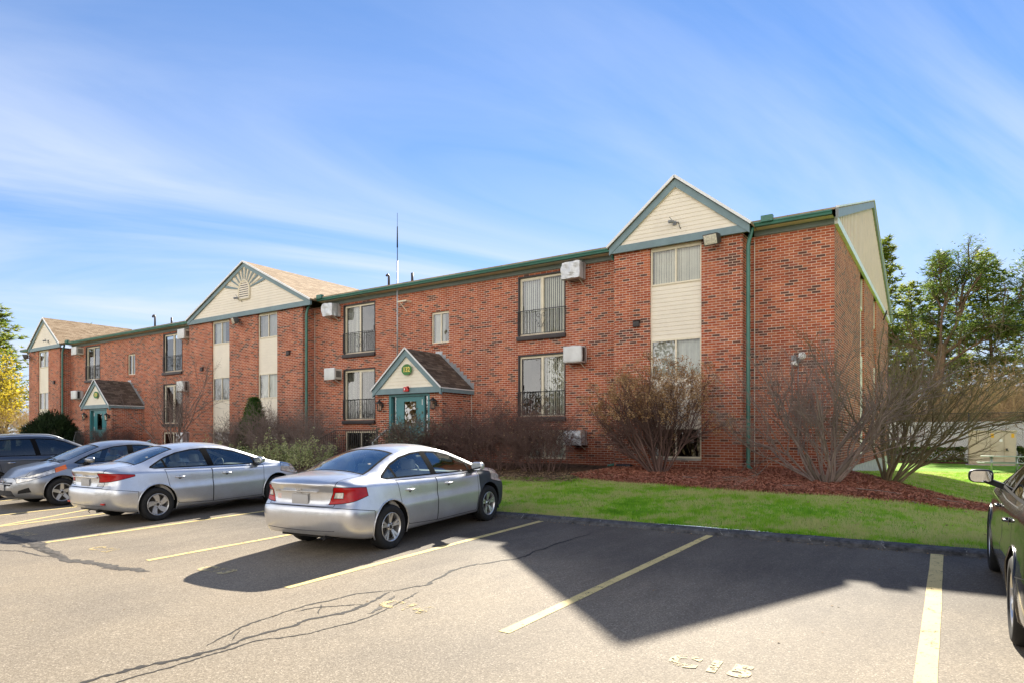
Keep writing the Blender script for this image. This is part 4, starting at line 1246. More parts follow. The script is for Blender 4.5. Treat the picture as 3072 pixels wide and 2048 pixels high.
# black bait box at the base of the right bay
o = (-8.35, YB-.18, .86); t = empty('bait_box', o, label='black plastic bait box on the ground against the foundation of the right bay', cat='bait box')
b = MB(o); b.prism([(-8.68, YB-.30, .80), (-8.68, YB-.08, .80), (-8.68, YB-.08, .95), (-8.68, YB-.26, .97), (-8.68, YB-.30, .92)], (.48, 0, 0)); b.build('box', M['tarp_dk'], t, bevel=.015)
b = MB(o); b.box(-8.70, YB-.31, .925, -8.18, YB-.07, .94); b.build('lid', M['tarp_dk'], t, bevel=.004)
# ------------------------------------------------------------------ cars
def pchip(K):
    X = [k[0] for k in K]; Y = [k[1] for k in K]; n = len(X)
    h = [X[i+1]-X[i] for i in range(n-1)]; d = [(Y[i+1]-Y[i])/h[i] for i in range(n-1)]
    m = [d[0]]+[0]*(n-2)+[d[-1]]
    for i in range(1, n-1):
        if d[i-1]*d[i] > 0:
            w1, w2 = 2*h[i]+h[i-1], h[i]+2*h[i-1]; m[i] = (w1+w2)/(w1/d[i-1]+w2/d[i])
    def f(x):
        if x <= X[0]: return Y[0]
        if x >= X[-1]: return Y[-1]
        i = 0
        while x > X[i+1]: i += 1
        t = (x-X[i])/h[i]
        return (Y[i]*(1+2*t)*(1-t)**2+m[i]*h[i]*t*(1-t)**2+Y[i+1]*t*t*(3-2*t)+m[i+1]*h[i]*t*t*(t-1))
    return f
def catmull(P, sub):
    out = []
    for i in range(len(P)-1):
        p0 = P[max(0, i-1)]; p1 = P[i]; p2 = P[i+1]; p3 = P[min(len(P)-1, i+2)]
        for k in range(sub):
            t = k/sub
            out.append(tuple(.5*((2*b)+(-a+c)*t+(2*a-5*b+4*c-d)*t*t+(-a+3*b-3*c+d)*t**3) for a, b, c, d in zip(p0, p1, p2, p3)))
    out.append(P[-1]); return out

class Body:
    def __init__(s, sp):
        s.sp = sp
        F = {k: pchip(sp[k]) for k in ('zt', 'zr', 'wr', 'zb', 'wb', 'wm', 'zs')}
        rp, fp = pchip(sp['rprof']), pchip(sp['fprof'])
        xr0, xr1 = sp['rear']; xf0, xf1 = sp['front']   # (corner start, end)
        nr = sp.get('nr', 3.5); nf = sp.get('nf', 2.4)
        st = []
        N1 = 14
        for i in range(N1+1):
            ph = math.pi/2*(1-i/N1); st.append((xr0-(xr0-xr1)*math.sin(ph)**(2/nr), max(.0, math.cos(ph))**(2/nr), 'r'))
        x = xr0+.035
        while x < xf0-.01: st.append((x, 1, 'm')); x += .035
        for i in range(N1+1):
            ph = math.pi/2*i/N1; st.append((xf0+(xf1-xf0)*math.sin(ph)**(2/nf), max(.0, math.cos(ph))**(2/nf), 'f'))
        rows = []
        for x, ys, kd in st:
            zt, zr, wr, zb, wb, wm, zs = (F[k](x) for k in ('zt', 'zr', 'wr', 'zb', 'wb', 'wm', 'zs'))
            lo = [(0, zs), (wm-.30, zs), (wm-.10, zs+.005), (wm-.035, zs+.05), (wm-.010, zs+.16), (wm+.001, .50), (wm+.003, .585), (wm-.013, .68), (wb+.012, zb-.10), (wb+.001, zb-.042), (wb-.03, zb)]
            P = catmull(lo, 3)
            n = 8
            for k in range(1, n+1):
                t = k/n; bul = .018*math.sin(math.pi*t)*min(1, (zr-zb)/.2)
                P.append((wb-.03+(wr-wb+.03)*t+bul, zb+(zr-zb)*t+bul*.3))
            n = 10
            for k in range(1, n+1):
                t = k/n; y = wr*(1-t)
                P.append((y, zt-(zt-zr)*(1-t)**2.3))
            row = []
            for y, z in P:
                X = x
                if kd == 'r': g = ((xr0-x)/(xr0-xr1))**1.5; X = x+rp(z)*g
                if kd == 'f': g = ((x-xf0)/(xf1-xf0))**1.5; X = x+fp(z)*g
                row.append((X, y*ys, z))
            rows.append(row)
        bm = bmesh.new(); m = len(rows[0])
        vs = []
        for row in rows:
            L = [bm.verts.new(p) for p in row]
            Rr = [bm.verts.new((p[0], -p[1], p[2])) for p in row]
            vs.append((L, Rr))
        for (L0, R0), (L1, R1) in zip(vs, vs[1:]):
            for k in range(m-1):
                bm.faces.new((L0[k], L0[k+1], L1[k+1], L1[k])); bm.faces.new((R0[k], R1[k], R1[k+1], R0[k+1]))
        bmesh.ops.remove_doubles(bm, verts=bm.verts, dist=4e-4)
        bmesh.ops.dissolve_degenerate(bm, dist=1e-4, edges=bm.edges)
        bmesh.ops.recalc_face_normals(bm, faces=bm.faces)
        c = sum((f.normal.z*f.calc_area() for f in bm.faces if f.calc_center_median().z > 1.0), 0)
        if c < 0: bmesh.ops.reverse_faces(bm, faces=bm.faces)
        s.bm = bm; s.pl = bm.faces.layers.int.new('part'); s.names = ['body']
        s.bvh = BVHTree.FromBMesh(bm)
    def pid(s, name):
        s.names.append(name); return len(s.names)-1
    def carve(s, planes, pid, cond=None, only=(0,)):
        """faces inside every half-space (point, outward normal) become part pid"""
        bm = s.bm
        cur = [f for f in bm.faces if f[s.pl] in only and (cond is None or cond(f.calc_center_median(), f.normal))]
        for co, no in planes:
            co = Vector(co); no = Vector(no)
            cut = [f for f in cur if min((v.co-co).dot(no) for v in f.verts) < -1e-5 and max((v.co-co).dot(no) for v in f.verts) > 1e-5]
            keep = [f for f in cur if f not in set(cut) and (f.calc_center_median()-co).dot(no) < 0]
            if cut:
                geom = set(cut)
                for f in cut: geom.update(f.edges); geom.update(f.verts)
                r = bmesh.ops.bisect_plane(bm, geom=list(geom), dist=1e-6, plane_co=co, plane_no=no)
                nf = {g for g in r['geom'] if isinstance(g, bmesh.types.BMFace) and g.is_valid}
                keep = [f for f in keep if f.is_valid]
                ks = set(keep)
                keep += [f for f in nf if f not in ks and (f.calc_center_median()-co).dot(no) < 0]
            cur = keep
        for f in cur: f[s.pl] = pid
        return cur
    def hit(s, o, d):
        r = s.bvh.ray_cast(Vector(o), Vector(d).normalized()); return r[0], r[1]
    def side(s, x, z, sgn=1, lift=.0):
        p, n = s.hit((x, 2*sgn, z), (0, -sgn, 0))
        return (p+n*lift) if p else Vector((x, .85*sgn, z))

def poly_planes(P, ax=(0, 2)):
    """convex polygon in two axes -> outward half-space planes"""
    n = len(P); cx = sum(p[0] for p in P)/n; cy = sum(p[1] for p in P)/n; out = []
    for i in range(n):
        a, b = P[i], P[(i+1) % n]; dx, dy = b[0]-a[0], b[1]-a[1]
        nx, ny = dy, -dx
        if (a[0]-cx)*nx+(a[1]-cy)*ny < 0: nx, ny = -nx, -ny
        co = [0, 0, 0]; no = [0, 0, 0]; co[ax[0]], co[ax[1]] = a; no[ax[0]], no[ax[1]] = nx, ny
        out.append((co, Vector(no).normalized()))
    return out
def inset_poly(P, d):
    n = len(P); cx = sum(p[0] for p in P)/n; cy = sum(p[1] for p in P)/n; L = []
    for i in range(n):
        a, b = P[i], P[(i+1) % n]; dx, dy = b[0]-a[0], b[1]-a[1]; l = math.hypot(dx, dy); nx, ny = dy/l, -dx/l
        if (a[0]-cx)*nx+(a[1]-cy)*ny < 0: nx, ny = -nx, -ny
        L.append((a[0]-nx*d, a[1]-ny*d, dx, dy))
    out = []
    for i in range(n):
        x1, y1, dx1, dy1 = L[i-1]; x2, y2, dx2, dy2 = L[i]; den = dx1*dy2-dy1*dx2
        if abs(den) < 1e-9: out.append((x2, y2)); continue
        t = ((x2-x1)*dy2-(y2-y1)*dx2)/den; out.append((x1+dx1*t, y1+dy1*t))
    return out
def circle_poly(cx, cz, r, n=30): return [(cx+r*math.cos(2*math.pi*i/n), cz+r*math.sin(2*math.pi*i/n)) for i in range(n)]

M['tyre'] = simple('tyre_rubber', (.018, .018, .018), .75, .3, var=.25, vscale=8)
M['alloy'] = simple('silver_alloy', (.62, .62, .62), .3, .5, metal=.8, var=.06)
M['rimdark'] = simple('dark_brake_steel', (.05, .045, .04), .6, .4, metal=.4, var=.3)  # one dark steel for brake discs and hub caps
M['chrome'] = simple('chrome_trim', (.75, .75, .76), .12, .5, metal=1, var=0)
M['blackplastic'] = simple('black_plastic', (.012, .012, .013), .5, .3, var=.15)
M['trimblack'] = simple('matt_black_window_rubber', (.010, .010, .011), .9, .06, var=.1)
M['seam'] = simple('panel_gap', (.012, .012, .012), .8, .1, var=0)
M['carglass'] = glass_mat('car_glass', (.80, .90, .88), 1.5, .10)
M['rearglass'] = glass_mat('rear_screen_glass', (.70, .86, .85), 1.5, .20)
M['carglass_dk'] = glass_mat('tinted_car_glass', (.22, .27, .28), 1.5, .06)
M['redlamp'] = simple('red_lamp_lens', (.40, .003, .004), .22, .3, var=.12, vscale=14, coat=.15)
M['orangelamp'] = simple('amber_lamp_lens', (.80, .17, .02), .14, .6, var=.05, coat=.8)
M['clearlamp'] = simple('clear_lamp_lens', (.62, .60, .56), .16, .7, metal=.35, var=.3, vscale=16, coat=1)
M['seat'] = simple('grey_beige_seat_cloth', (.48, .45, .40), .85, .2, var=.1)
M['seat_dk'] = simple('charcoal_seat_cloth', (.06, .06, .062), .85, .2, var=.1)
M['dash'] = simple('dashboard_grey', (.26, .25, .225), .7, .3, var=.1)
M['plate'] = simple('blank_grey_plate', (.46, .45, .44), .5, .4, var=.04)
M['primer'] = simple('matt_dark_grey_primer', (.042, .048, .054), .55, .35, var=.14, vscale=5)

def make_wheel(parent, x, y, r, sgn, style, rr=None):
    rr = rr or r*.655
    w = .205; yo = y
    prof = [(rr*.98, -w*.40), (rr+.02, -w*.5), (r-.035, -w*.5), (r-.010, -w*.42), (r, -w*.25), (r, w*.25), (r-.010, w*.42), (r-.035, w*.5), (rr+.02, w*.5), (rr*.98, w*.40)]
    b = MB()
    b.lathe(prof, (x, yo, r-.008), (0, sgn, 0), 44)
    for k in (-.13, 0, .13): pass
    t = b.build('wheel', M['tyre'], parent, smooth=True)
    c = Vector((x, yo, r-.008)); o = w*.40
    b = MB()
    b.lathe([(rr*1.0, o*1.02), (rr*.985, o*1.10), (rr*.94, o*1.08), (rr*.90, o*.8), (rr*.88, o*.1), (rr*.88, -o)], c, (0, sgn, 0), 44)
    b.build('rim', M['alloy'], t, smooth=True)
    b = MB(); b.lathe([(rr*.90, o*.15), (0, o*.15)], c, (0, sgn, 0), 32); b.lathe([(rr*.62, o*.15), (rr*.62, o*.35), (.04, o*.36)], c, (0, sgn, 0), 24)
    b.build('brake_disc', M['rimdark'], t)
    b = MB()
    def P(rad, ang, dep): return (c.x+math.cos(ang)*rad, c.y+sgn*dep, c.z+math.sin(ang)*rad)
    def spoke(a0, a1, w0, w1, d0, d1, tw=0):
        # from hub (rad .03) to rim; tapered bar with bevelled sides
        for i in range(6):
            t0, t1 = i/6, (i+1)/6
            r0, r1 = .035+(rr*.93-.035)*t0, .035+(rr*.93-.035)*t1
            def ed(t, rad):
                a = a0+(a1-a0)*t; hw = (w0+(w1-w0)*t)/2; dd = d0+(d1-d0)*t
                return P(rad, a-hw/rad if rad > .05 else a-hw/.05, dd), P(rad, a+hw/rad if rad > .05 else a+hw/.05, dd), a, hw, dd
            l0, u0, A0, h0, dd0 = ed(t0, r0); l1, u1, A1, h1, dd1 = ed(t1, r1)
            b.quad(l0, l1, u1, u0)
            k = .028
            L0 = (l0[0], l0[1]-sgn*k, l0[2]); L1 = (l1[0], l1[1]-sgn*k, l1[2]); U0 = (u0[0], u0[1]-sgn*k, u0[2]); U1 = (u1[0], u1[1]-sgn*k, u1[2])
            b.quad(L0, L1, l1, l0); b.quad(u0, u1, U1, U0)
    if style == 'ten':
        for k in range(5):
            a = 2*math.pi*k/5+.3
            spoke(a-.10, a-.17, .024, .040, o*.72, o*1.0); spoke(a+.10, a+.17, .024, .040, o*.72, o*1.0)
    elif style == 'swirl':
        for k in range(5):
            a = 2*math.pi*k/5+.2; spoke(a, a+.38, .07, .11, o*.85, o*1.05)
    elif style == 'star':
        for k in range(5):
            a = 2*math.pi*k/5+.32; spoke(a, a, .085, .065, o*.75, o*1.0)
    else:
        for k in range(10):
            a = 2*math.pi*k/10+.1; spoke(a, a, .035, .045, o*.75, o*1.0)
    b.lathe([(.062, o*.5), (.062, o*.78), (.045, o*.86), (0, o*.88)], c, (0, sgn, 0), 20)
    b.build('spoke', M['alloy'], t)
    b = MB()
    for k in range(5):
        a = 2*math.pi*k/5+.65; b.lathe([(.009, 0), (.009, .012), (0, .014)], P(.055, a, o*.84), (0, sgn, 0), 6)
    b.lathe([(.028, o*.88), (.028, o*.90), (0, o*.905)], c, (0, sgn, 0), 14)
    b.build('hub_cap', M['rimdark'], t)
    return t

def seat(parent, x, y, mat, bench=False, hz=0):
    W = .62 if bench else .25
    def blob(x0, y0, z0, x1, y1, z1, lean=0):
        bm = bmesh.new(); bmesh.ops.create_cube(bm, size=1)
        for v in bm.verts:
            p = v.co; z = z0+(p.z+.5)*(z1-z0); v.co = (x0+(p.x+.5)*(x1-x0)-lean*(z-z0), y0+(p.y+.5)*(y1-y0), z)
        bmesh.ops.bevel(bm, geom=bm.edges[:], offset=min(x1-x0, z1-z0)*.38, segments=3, profile=.5, affect='EDGES')
        return bm
    def emit(bm, name, par):
        for f in bm.faces: f.smooth = True
        me = bpy.data.meshes.new(name); bm.to_mesh(me); bm.free(); me.materials.append(mat)
        o = bpy.data.objects.new(name, me); link(o); o.parent = par; return o
    s = emit(blob(x-.1, y-W, .42+hz, x+.42, y+W, .58+hz), 'seat', parent)
    emit(blob(x-.12, y-W, .52+hz, x+.03, y+W, 1.02+hz, .28), 'seat_back', s)
    for yy in ((y-.36, y+.36) if bench else (y,)):
        emit(blob(x-.26, yy-.13, 1.03+hz, x-.16, yy+.13, 1.20+hz, .15), 'headrest', s)
    return s

SEDAN = dict(
    zt=[(-.95, .99), (-.86, 1.045), (-.6, 1.085), (-.34, 1.105), (-.15, 1.17), (.15, 1.285), (.45, 1.372), (.75, 1.418), (1.1, 1.435), (1.45, 1.413), (1.75, 1.350), (2.1, 1.225), (2.45, 1.08), (2.7, .985), (2.95, .93), (3.2, .865), (3.4, .79), (3.52, .71), (3.58, .64)],
    zr=[(-.95, .955), (-.86, 1.005), (-.6, 1.035), (-.35, 1.048), (-.2, 1.08), (.1, 1.19), (.4, 1.285), (.7, 1.338), (1.1, 1.358), (1.45, 1.336), (1.75, 1.272), (2.1, 1.155), (2.45, 1.025), (2.7, .95), (2.95, .905), (3.2, .843), (3.4, .768), (3.52, .69), (3.58, .62)],
    wr=[(-.95, .66), (-.6, .68), (-.35, .665), (-.1, .61), (.3, .565), (.8, .55), (1.1, .55), (1.5, .555), (1.9, .60), (2.3, .665), (2.6, .72), (2.8, .74), (3.2, .71), (3.5, .62)],
    zb=[(-.95, .91), (-.86, .945), (-.6, .972), (-.2, .968), (.3, .945), (1.2, .915), (2.2, .885), (2.6, .878), (2.9, .855), (3.2, .80), (3.4, .73), (3.58, .59)],
    wb=[(-.95, .76), (-.5, .81), (0, .838), (.6, .846), (1.5, .846), (2.3, .84), (2.7, .835), (3.1, .80), (3.4, .76), (3.58, .72)],
    wm=[(-.95, .85), (-.5, .872), (0, .879), (1.0, .872), (1.8, .872), (2.67, .879), (3.1, .855), (3.58, .81)],
    zs=[(-.95, .30), (-.6, .23), (-.3, .19), (2.9, .19), (3.2, .20), (3.58, .22)],
    rprof=[(.2, .16), (.30, .07), (.40, .015), (.55, 0), (.64, .012), (.695, .055), (.74, .095), (.86, .095), (.93, .055), (.985, .022), (1.03, .035), (1.06, .05)],
    fprof=[(.2, -.12), (.30, -.02), (.42, 0), (.55, -.02), (.62, -.06), (.72, -.14), (.8, -.2)],
    rear=(-.50, -.95), front=(3.05, 3.58), wb_=2.67, tyre=.318,
    dlo=[(-.10, 1.005), (.0, .982), (2.30, .925), (2.42, .955), (2.28, 1.03), (2.05, 1.125), (1.75, 1.232), (1.45, 1.298), (1.1, 1.325), (.8, 1.312), (.5, 1.265), (.25, 1.185), (.03, 1.085), (-.08, 1.03)],
    panes=[(-.2, .20, .0), (.245, 1.06, .0), (1.20, 2.12, .0), (2.165, 2.5, .0)], tilt=-.14,
    back=[(-.30, .615), (.50, .505)], wind=[(1.74, .515), (2.66, .685)],
    doors=[[(.30, .30), (1.12, .25), (1.12, .915), (.16, .955), (.02, .93), (.10, .72), (.26, .5)], [(1.13, .25), (2.26, .25), (2.30, .5), (2.34, .90), (1.13, .915)]])

def build_car(name, sp, paint, loc, rz, pitch, label, wheel_style, wheel_r=None, seats='seat', tail='civic', front='civic', fender=None, glass='carglass', rails=False, group=None, sides=(1, -1), cladding=None, handles='paint', rim_y=0):
    t = empty(name, loc, label=label, cat='car', group=group)
    t.rotation_euler = (0, pitch, rz)
    B_ = Body(sp); L = sp['wb_']; tr = sp['tyre']
    P = {}
    def pid(n, mat): i = B_.pid(n); P[i] = mat; return i
    up = lambda c, n: n.z > .15
    # wheel arches are cut away
    hole = pid('hole', None)
    for ax in (0, L):
        B_.carve(poly_planes(circle_poly(ax, tr+.005, tr+.055, 34)), hole, lambda c, n, ax=ax: abs(c.y) > .52 and abs(c.x-ax) < .5 and c.z < 1.0 and abs(n.y) > .15)
        B_.carve(poly_planes(circle_poly(ax, tr+.005, tr+.055, 34)), hole, lambda c, n, ax=ax: abs(c.y) > .50 and abs(c.x-ax) < .5 and c.z < .45)
    # glass
    for s in (1, -1):
        tp = pid('window_trim', M['trimblack'])
        B_.carve(poly_planes(sp['dlo']), tp, lambda c, n, s=s: c.y*s > .35 and c.z > .8)
        inn = inset_poly(sp['dlo'], .022)
        for x0, x1, _ in sp['panes']:
            g = pid('side_window', M[glass]); k = sp['tilt']
            pls = poly_planes(inn)+[((x0, 0, .95), Vector((-1, 0, k)).normalized()), ((x1, 0, .95), Vector((1, 0, -k)).normalized())]
            B_.carve(pls, g, lambda c, n, s=s: c.y*s > .35 and c.z > .8, only=(tp,))
    for nm, (a, b_), zmin in (('rear_window', sp['back'], .9), ('windscreen', sp['wind'], .85)):
        if nm == 'rear_window' and sp.get('hatch'): continue
        tp = pid('window_trim', M['trimblack']); g = pid(nm, M['rearglass' if (nm == 'rear_window' and glass == 'carglass') else glass])
        q = [(a[0], a[1]), (b_[0], b_[1]), (b_[0], -b_[1]), (a[0], -a[1])]
        B_.carve(poly_planes(q, (0, 1)), tp, lambda c, n: n.z > .2 and c.z > zmin)
        B_.carve(poly_planes(inset_poly(q, .035), (0, 1)), g, lambda c, n: n.z > .2 and c.z > zmin, only=(tp,))
    X = sp['rear'][1]
    # tail lamps
    for s in (1, -1):
        if tail == 'civic':
            tl = pid('tail_lamp', M['redlamp'])
            pls = [((X, .50*s, .70), Vector((0, -.27*s, .10)).normalized()), ((X, 0, .695), Vector((.22, 0, -1)).normalized()), ((X, 0, .955), Vector((.07, 0, 1)).normalized()), ((X+.50, 0, .86), Vector((1, 0, .1)).normalized())]
            B_.carve(pls, tl, lambda c, n, s=s: c.x < -.35 and c.y*s > .3 and n.z < .8)
            rv = pid('reverse_lamp', M['clearlamp'])
            pls = [((X, .575*s, .81), Vector((0, -.30*s, .09)).normalized()), ((X, .70*s, 0), (0, s, 0)), ((0, 0, .795), (0, 0, -1)), ((0, 0, .875), (0, 0, 1))]
            B_.carve(pls, rv, lambda c, n, s=s: c.x < X+.25 and c.y*s > .3, only=(tl,))
        elif tail == 'late':
            tl = pid('tail_lamp', M['redlamp'])
            pls = [((X, .46*s, .80), Vector((0, -s, .15)).normalized()), ((X, 0, .765), Vector((.20, 0, -1)).normalized()), ((X, 0, .965), Vector((.10, 0, 1)).normalized()), ((X+.56, 0, .9), Vector((1, 0, .1)).normalized())]
            B_.carve(pls, tl, lambda c, n, s=s: c.x < -.3 and c.y*s > .3 and n.z < .8)
            rv = pid('reverse_lamp', M['clearlamp'])
            pls = [((X, .42*s, .74), Vector((0, -s, .2)).normalized()), ((X, 0, .70), Vector((.20, 0, -1)).normalized()), ((X, 0, .768), Vector((.21, 0, 1)).normalized()), ((X+.50, 0, .86), (1, 0, 0))]
            B_.carve(pls, rv, lambda c, n, s=s: c.x < -.35 and c.y*s > .3 and n.z < .8)
        else:
            tl = pid('tail_lamp', M['redlamp'])
            B_.carve([((X, .52*s, .75), (0, -s, 0)), ((0, 0, .82), (0, 0, -1)), ((0, 0, 1.12), (0, 0, 1)), ((X+.38, 0, .86), (1, 0, 0))], tl, lambda c, n, s=s: c.x < -.3 and c.y*s > .3 and n.z < .8)
    XF = sp['front'][1]
    # head lamps
    for s in (1, -1):
        hl = pid('headlamp', M['clearlamp'])
        pls = [((XF, .42*s, .62), Vector((0, -s, -.5)).normalized()), ((XF, 0, .55), Vector((-.22, 0, -1)).normalized()), ((XF-.05, 0, .70), Vector((.30, 0, 1)).normalized()), ((XF-.80, 0, .8), Vector((-1, 0, .3)).normalized())]
        if front == 'elantra':
            pls = [((XF, .50*s, .60), Vector((0, -s, -.9)).normalized()), ((XF, 0, .535), Vector((-.30, 0, -1)).normalized()), ((XF-.1, 0, .665), Vector((.30, 0, 1)).normalized()), ((XF-1.0, 0, .8), (-1, 0, 0))]
        B_.carve(pls, hl, lambda c, n, s=s: c.x > XF-1.0 and c.y*s > .3 and n.z < .93)
        if front == 'elantra':
            ind = pid('indicator', M['orangelamp'])
            B_.carve([((XF-.76, 0, .7), (1, 0, 0))], ind, None, only=(hl,))
    # grille and lower intake
    if front in ('elantra', 'civic'):
        g = pid('grille', M['blackplastic'])
        B_.carve(poly_planes([(-.40, .55), (-.34, .50), (.34, .50), (.40, .55), (.42, .585), (-.42, .585)], (1, 2)), g, lambda c, n: c.x > XF-.4 and n.x > .2)
        g2 = pid('lower_intake', M['blackplastic'])
        B_.carve(poly_planes([(-.46, .27), (.46, .27), (.40, .40), (-.40, .40)], (1, 2)), g2, lambda c, n: c.x > XF-.5 and n.x > .2)
        for s in (1, -1):
            fg = pid('fog_lamp_recess', M['blackplastic'])
            B_.carve(poly_planes([(.55*s, .33), (.78*s, .36), (.76*s, .47), (.58*s, .40)], (1, 2)), fg, lambda c, n, s=s: c.x > XF-.7 and c.y*s > .3 and n.x > .05)
    # panels
    if fender:
        fp_ = pid('front_fender', M[fender])
        B_.carve([((2.375, 0, .6), Vector((-1, 0, .02)).normalized()), ((2.4, 0, .93), Vector((.16, 0, 1)).normalized())], fp_, lambda c, n: c.y < -.35 and c.x > 2.2 and (abs(n.y) > .25 or c.x > 3.2))
    for s in (1, -1):
        for D in sp['doors']:
            d = pid('door', paint)
            B_.carve(poly_planes(D), d, lambda c, n, s=s: c.y*s > .5)
    bp = pid('rear_bumper', paint)
    B_.carve([((-.36, 0, .6), (1, 0, 0)), ((X, 0, .69), Vector((.17, 0, 1)).normalized())], bp, lambda c, n: c.x < -.3)
    if not sp.get('hatch'):
        tk = pid('boot_lid', paint)
        B_.carve([((X, 0, .69), (0, 0, -1)), ((-.33, 0, 1), (1, 0, 0)), ((X, .60, .7), Vector((0, 1, -.05))), ((X, -.60, .7), Vector((0, -1, -.05)))], tk, lambda c, n: c.x < -.3 and (n.x < -.4 or n.z > .5))
    hd = pid('bonnet', paint)
    B_.carve([((2.72, 0, .9), (-1, 0, 0)), ((3.46, 0, .7), (1, 0, 0)), ((3, .66, 0), (.12, 1, 0)), ((3, -.66, 0), (.12, -1, 0))], hd, lambda c, n: n.z > .3 and c.x > 2.6 and c.z > .6)
    if cladding:
        cl = pid('cladding', M[cladding])
        B_.carve([((0, 0, .40), (0, 0, 1))], cl, None, only=tuple(i for i in range(len(B_.names)) if i != hole))
    # split into objects, keeping the normals of the whole skin
    bm = B_.bm; bm.normal_update()
    groups = {}
    for f in bm.faces: groups.setdefault(f[B_.pl], []).append(f)
    objs = {}; seams = []
    for i, fs in sorted(groups.items()):
        nm = B_.names[i]
        if nm == 'hole': continue
        idx = {}; vs = []; ns = []; ff = []
        for f in fs:
            tup = []
            for v in f.verts:
                if v not in idx: idx[v] = len(vs); vs.append(v.co.copy()); ns.append(v.normal.copy())
                tup.append(idx[v])
            ff.append(tup)
        isg = nm in ('side_window', 'windscreen', 'rear_window', 'window_trim')
        if isg:
            k = .004 if nm != 'window_trim' else .001
            vs = [v-n*k for v, n in zip(vs, ns)]
        me = bpy.data.meshes.new(nm); me.from_pydata(vs, [], ff)
        me.materials.append(paint if i == 0 else P[i])
        me.polygons.foreach_set('use_smooth', [True]*len(me.polygons))
        me.update(); me.normals_split_custom_set_from_vertices(ns)
        o = bpy.data.objects.new(nm, me); link(o); objs[i] = o
        o.parent = t
        if nm in ('door', 'boot_lid', 'bonnet', 'rear_bumper', 'tail_lamp', 'front_fender', 'headlamp'):
            fset = set(fs); bd = MB()
            for f in fs:
                for e in f.edges:
                    if len([g for g in e.link_faces if g in fset]) == 1:
                        oth = [g for g in e.link_faces if g not in fset]
                        if oth and B_.names[oth[0][B_.pl]] in ('hole',): continue
                        a, c = e.verts; na, nc = a.normal, c.normal; q = (c.co-a.co)
                        if q.length < 1e-4: continue
                        sd = q.normalized().cross(na)*.0042
                        bd.quad(*[tuple(p) for p in (a.co-sd+na*.0012, a.co+sd+na*.0012, c.co+sd+nc*.0012, c.co-sd+nc*.0012)])
            for piece in bd.pieces(): piece.build('panel_gap', M['seam'], o, uv=False)
    # quarter lights and panes hang under the side trim; keep them as parts of the car
    # arch liners and lips, sills, underside
    for ax in (0, L):
        for s in (1, -1):
            b = MB(); n = 20; R_ = tr+.052
            A = [math.pi*(-.12+1.24*i/n) for i in range(n+1)]
            for a0, a1 in zip(A, A[1:]):
                y0, y1 = .875*s, .50*s
                def q(a, y): return (ax+R_*math.cos(a), y, tr+.005+R_*math.sin(a))
                pa = B_.side(ax+R_*1.01*math.cos(a0), tr+.005+R_*1.01*math.sin(a0), s).y-.004*s; pb = B_.side(ax+R_*1.01*math.cos(a1), tr+.005+R_*1.01*math.sin(a1), s).y-.004*s
                b.quad(q(a0, pa), q(a1, pb), q(a1, y1), q(a0, y1))
            pts = [(ax, y1, tr)]+[q(a, y1) for a in A]
            b.poly(pts)
            b.build('arch_liner', M['trimblack'], t)
            b = MB(); lip = []
            for a in A:
                p = B_.side(ax+(R_+.006)*math.cos(a), tr+.005+(R_+.006)*math.sin(a), s, .002)
                lip.append(tuple(p))
            b.tube(lip, .010, 6); b.build('arch_lip', M['primer'] if (fender and s < 0 and ax > 1) else (M[cladding] if cladding else paint), t, smooth=True)
    b = MB(); b.box(-.55, -.62, .22, 3.2, .62, .30); b.box(-.75, -.5, .24, -.3, .5, .32); b.tube([(-.9, -.45, .27), (-.5, -.45, .29)], .03, 8)
    b.build('underbody', M['blackplastic'], t)
    # cabin
    sm = M[seats]; hz = sp.get('hz', 0)
    for y in (.36, -.36): seat(t, 1.25, y, sm, hz=hz)
    seat(t, .28, 0, sm, True, hz=hz)
    b = MB(); b.box(-.3, -.68, .33, 2.6, .68, .36); b.box(-.55, -.62, .86+hz, .02, .62, .90+hz)
    b.prism([(2.1, -.66, .55), (2.62, -.66, .55), (2.62, -.66, .90+hz), (2.2, -.66, .90+hz), (2.08, -.66, .80+hz)], (0, 1.32, 0)); b.build('dashboard', M['dash'], t)
    for s in (1, -1):
        b = MB(); b.prism([(.1, .77*s, .35), (2.3, .77*s, .35), (2.3, .77*s, .86+hz), (.1, .77*s, .90+hz)], (0, -.03*s, 0)); b.build('door_card', sm, t)
    b = MB(); c = Vector((2.0, .36, .86+hz)); ring = [(c.x+.08*math.sin(a), c.y+.18*math.cos(a), c.z+.165*math.sin(a)) for a in [2*math.pi*i/24 for i in range(25)]]
    b.tube(ring, .016, 6); b.tube([ring[0], tuple(c), ring[12]], .014, 6); b.tube([tuple(c), (2.15, .36, .76+hz)], .03, 8); b.build('steering_wheel', M['dash'], t, smooth=True)
    zt = pchip(sp['zt'])
    b = MB(); b.box(1.84, -.12, zt(1.9)-.10, 1.86, .12, zt(1.9)-.035); b.build('rear_view_mirror', M['blackplastic'], t, bevel=.008)
    # wheels
    for ax in (0, L):
        for s in (1, -1): make_wheel(t, ax, (sp['wm'][2][1]-.105+rim_y)*s, tr, s, wheel_style)
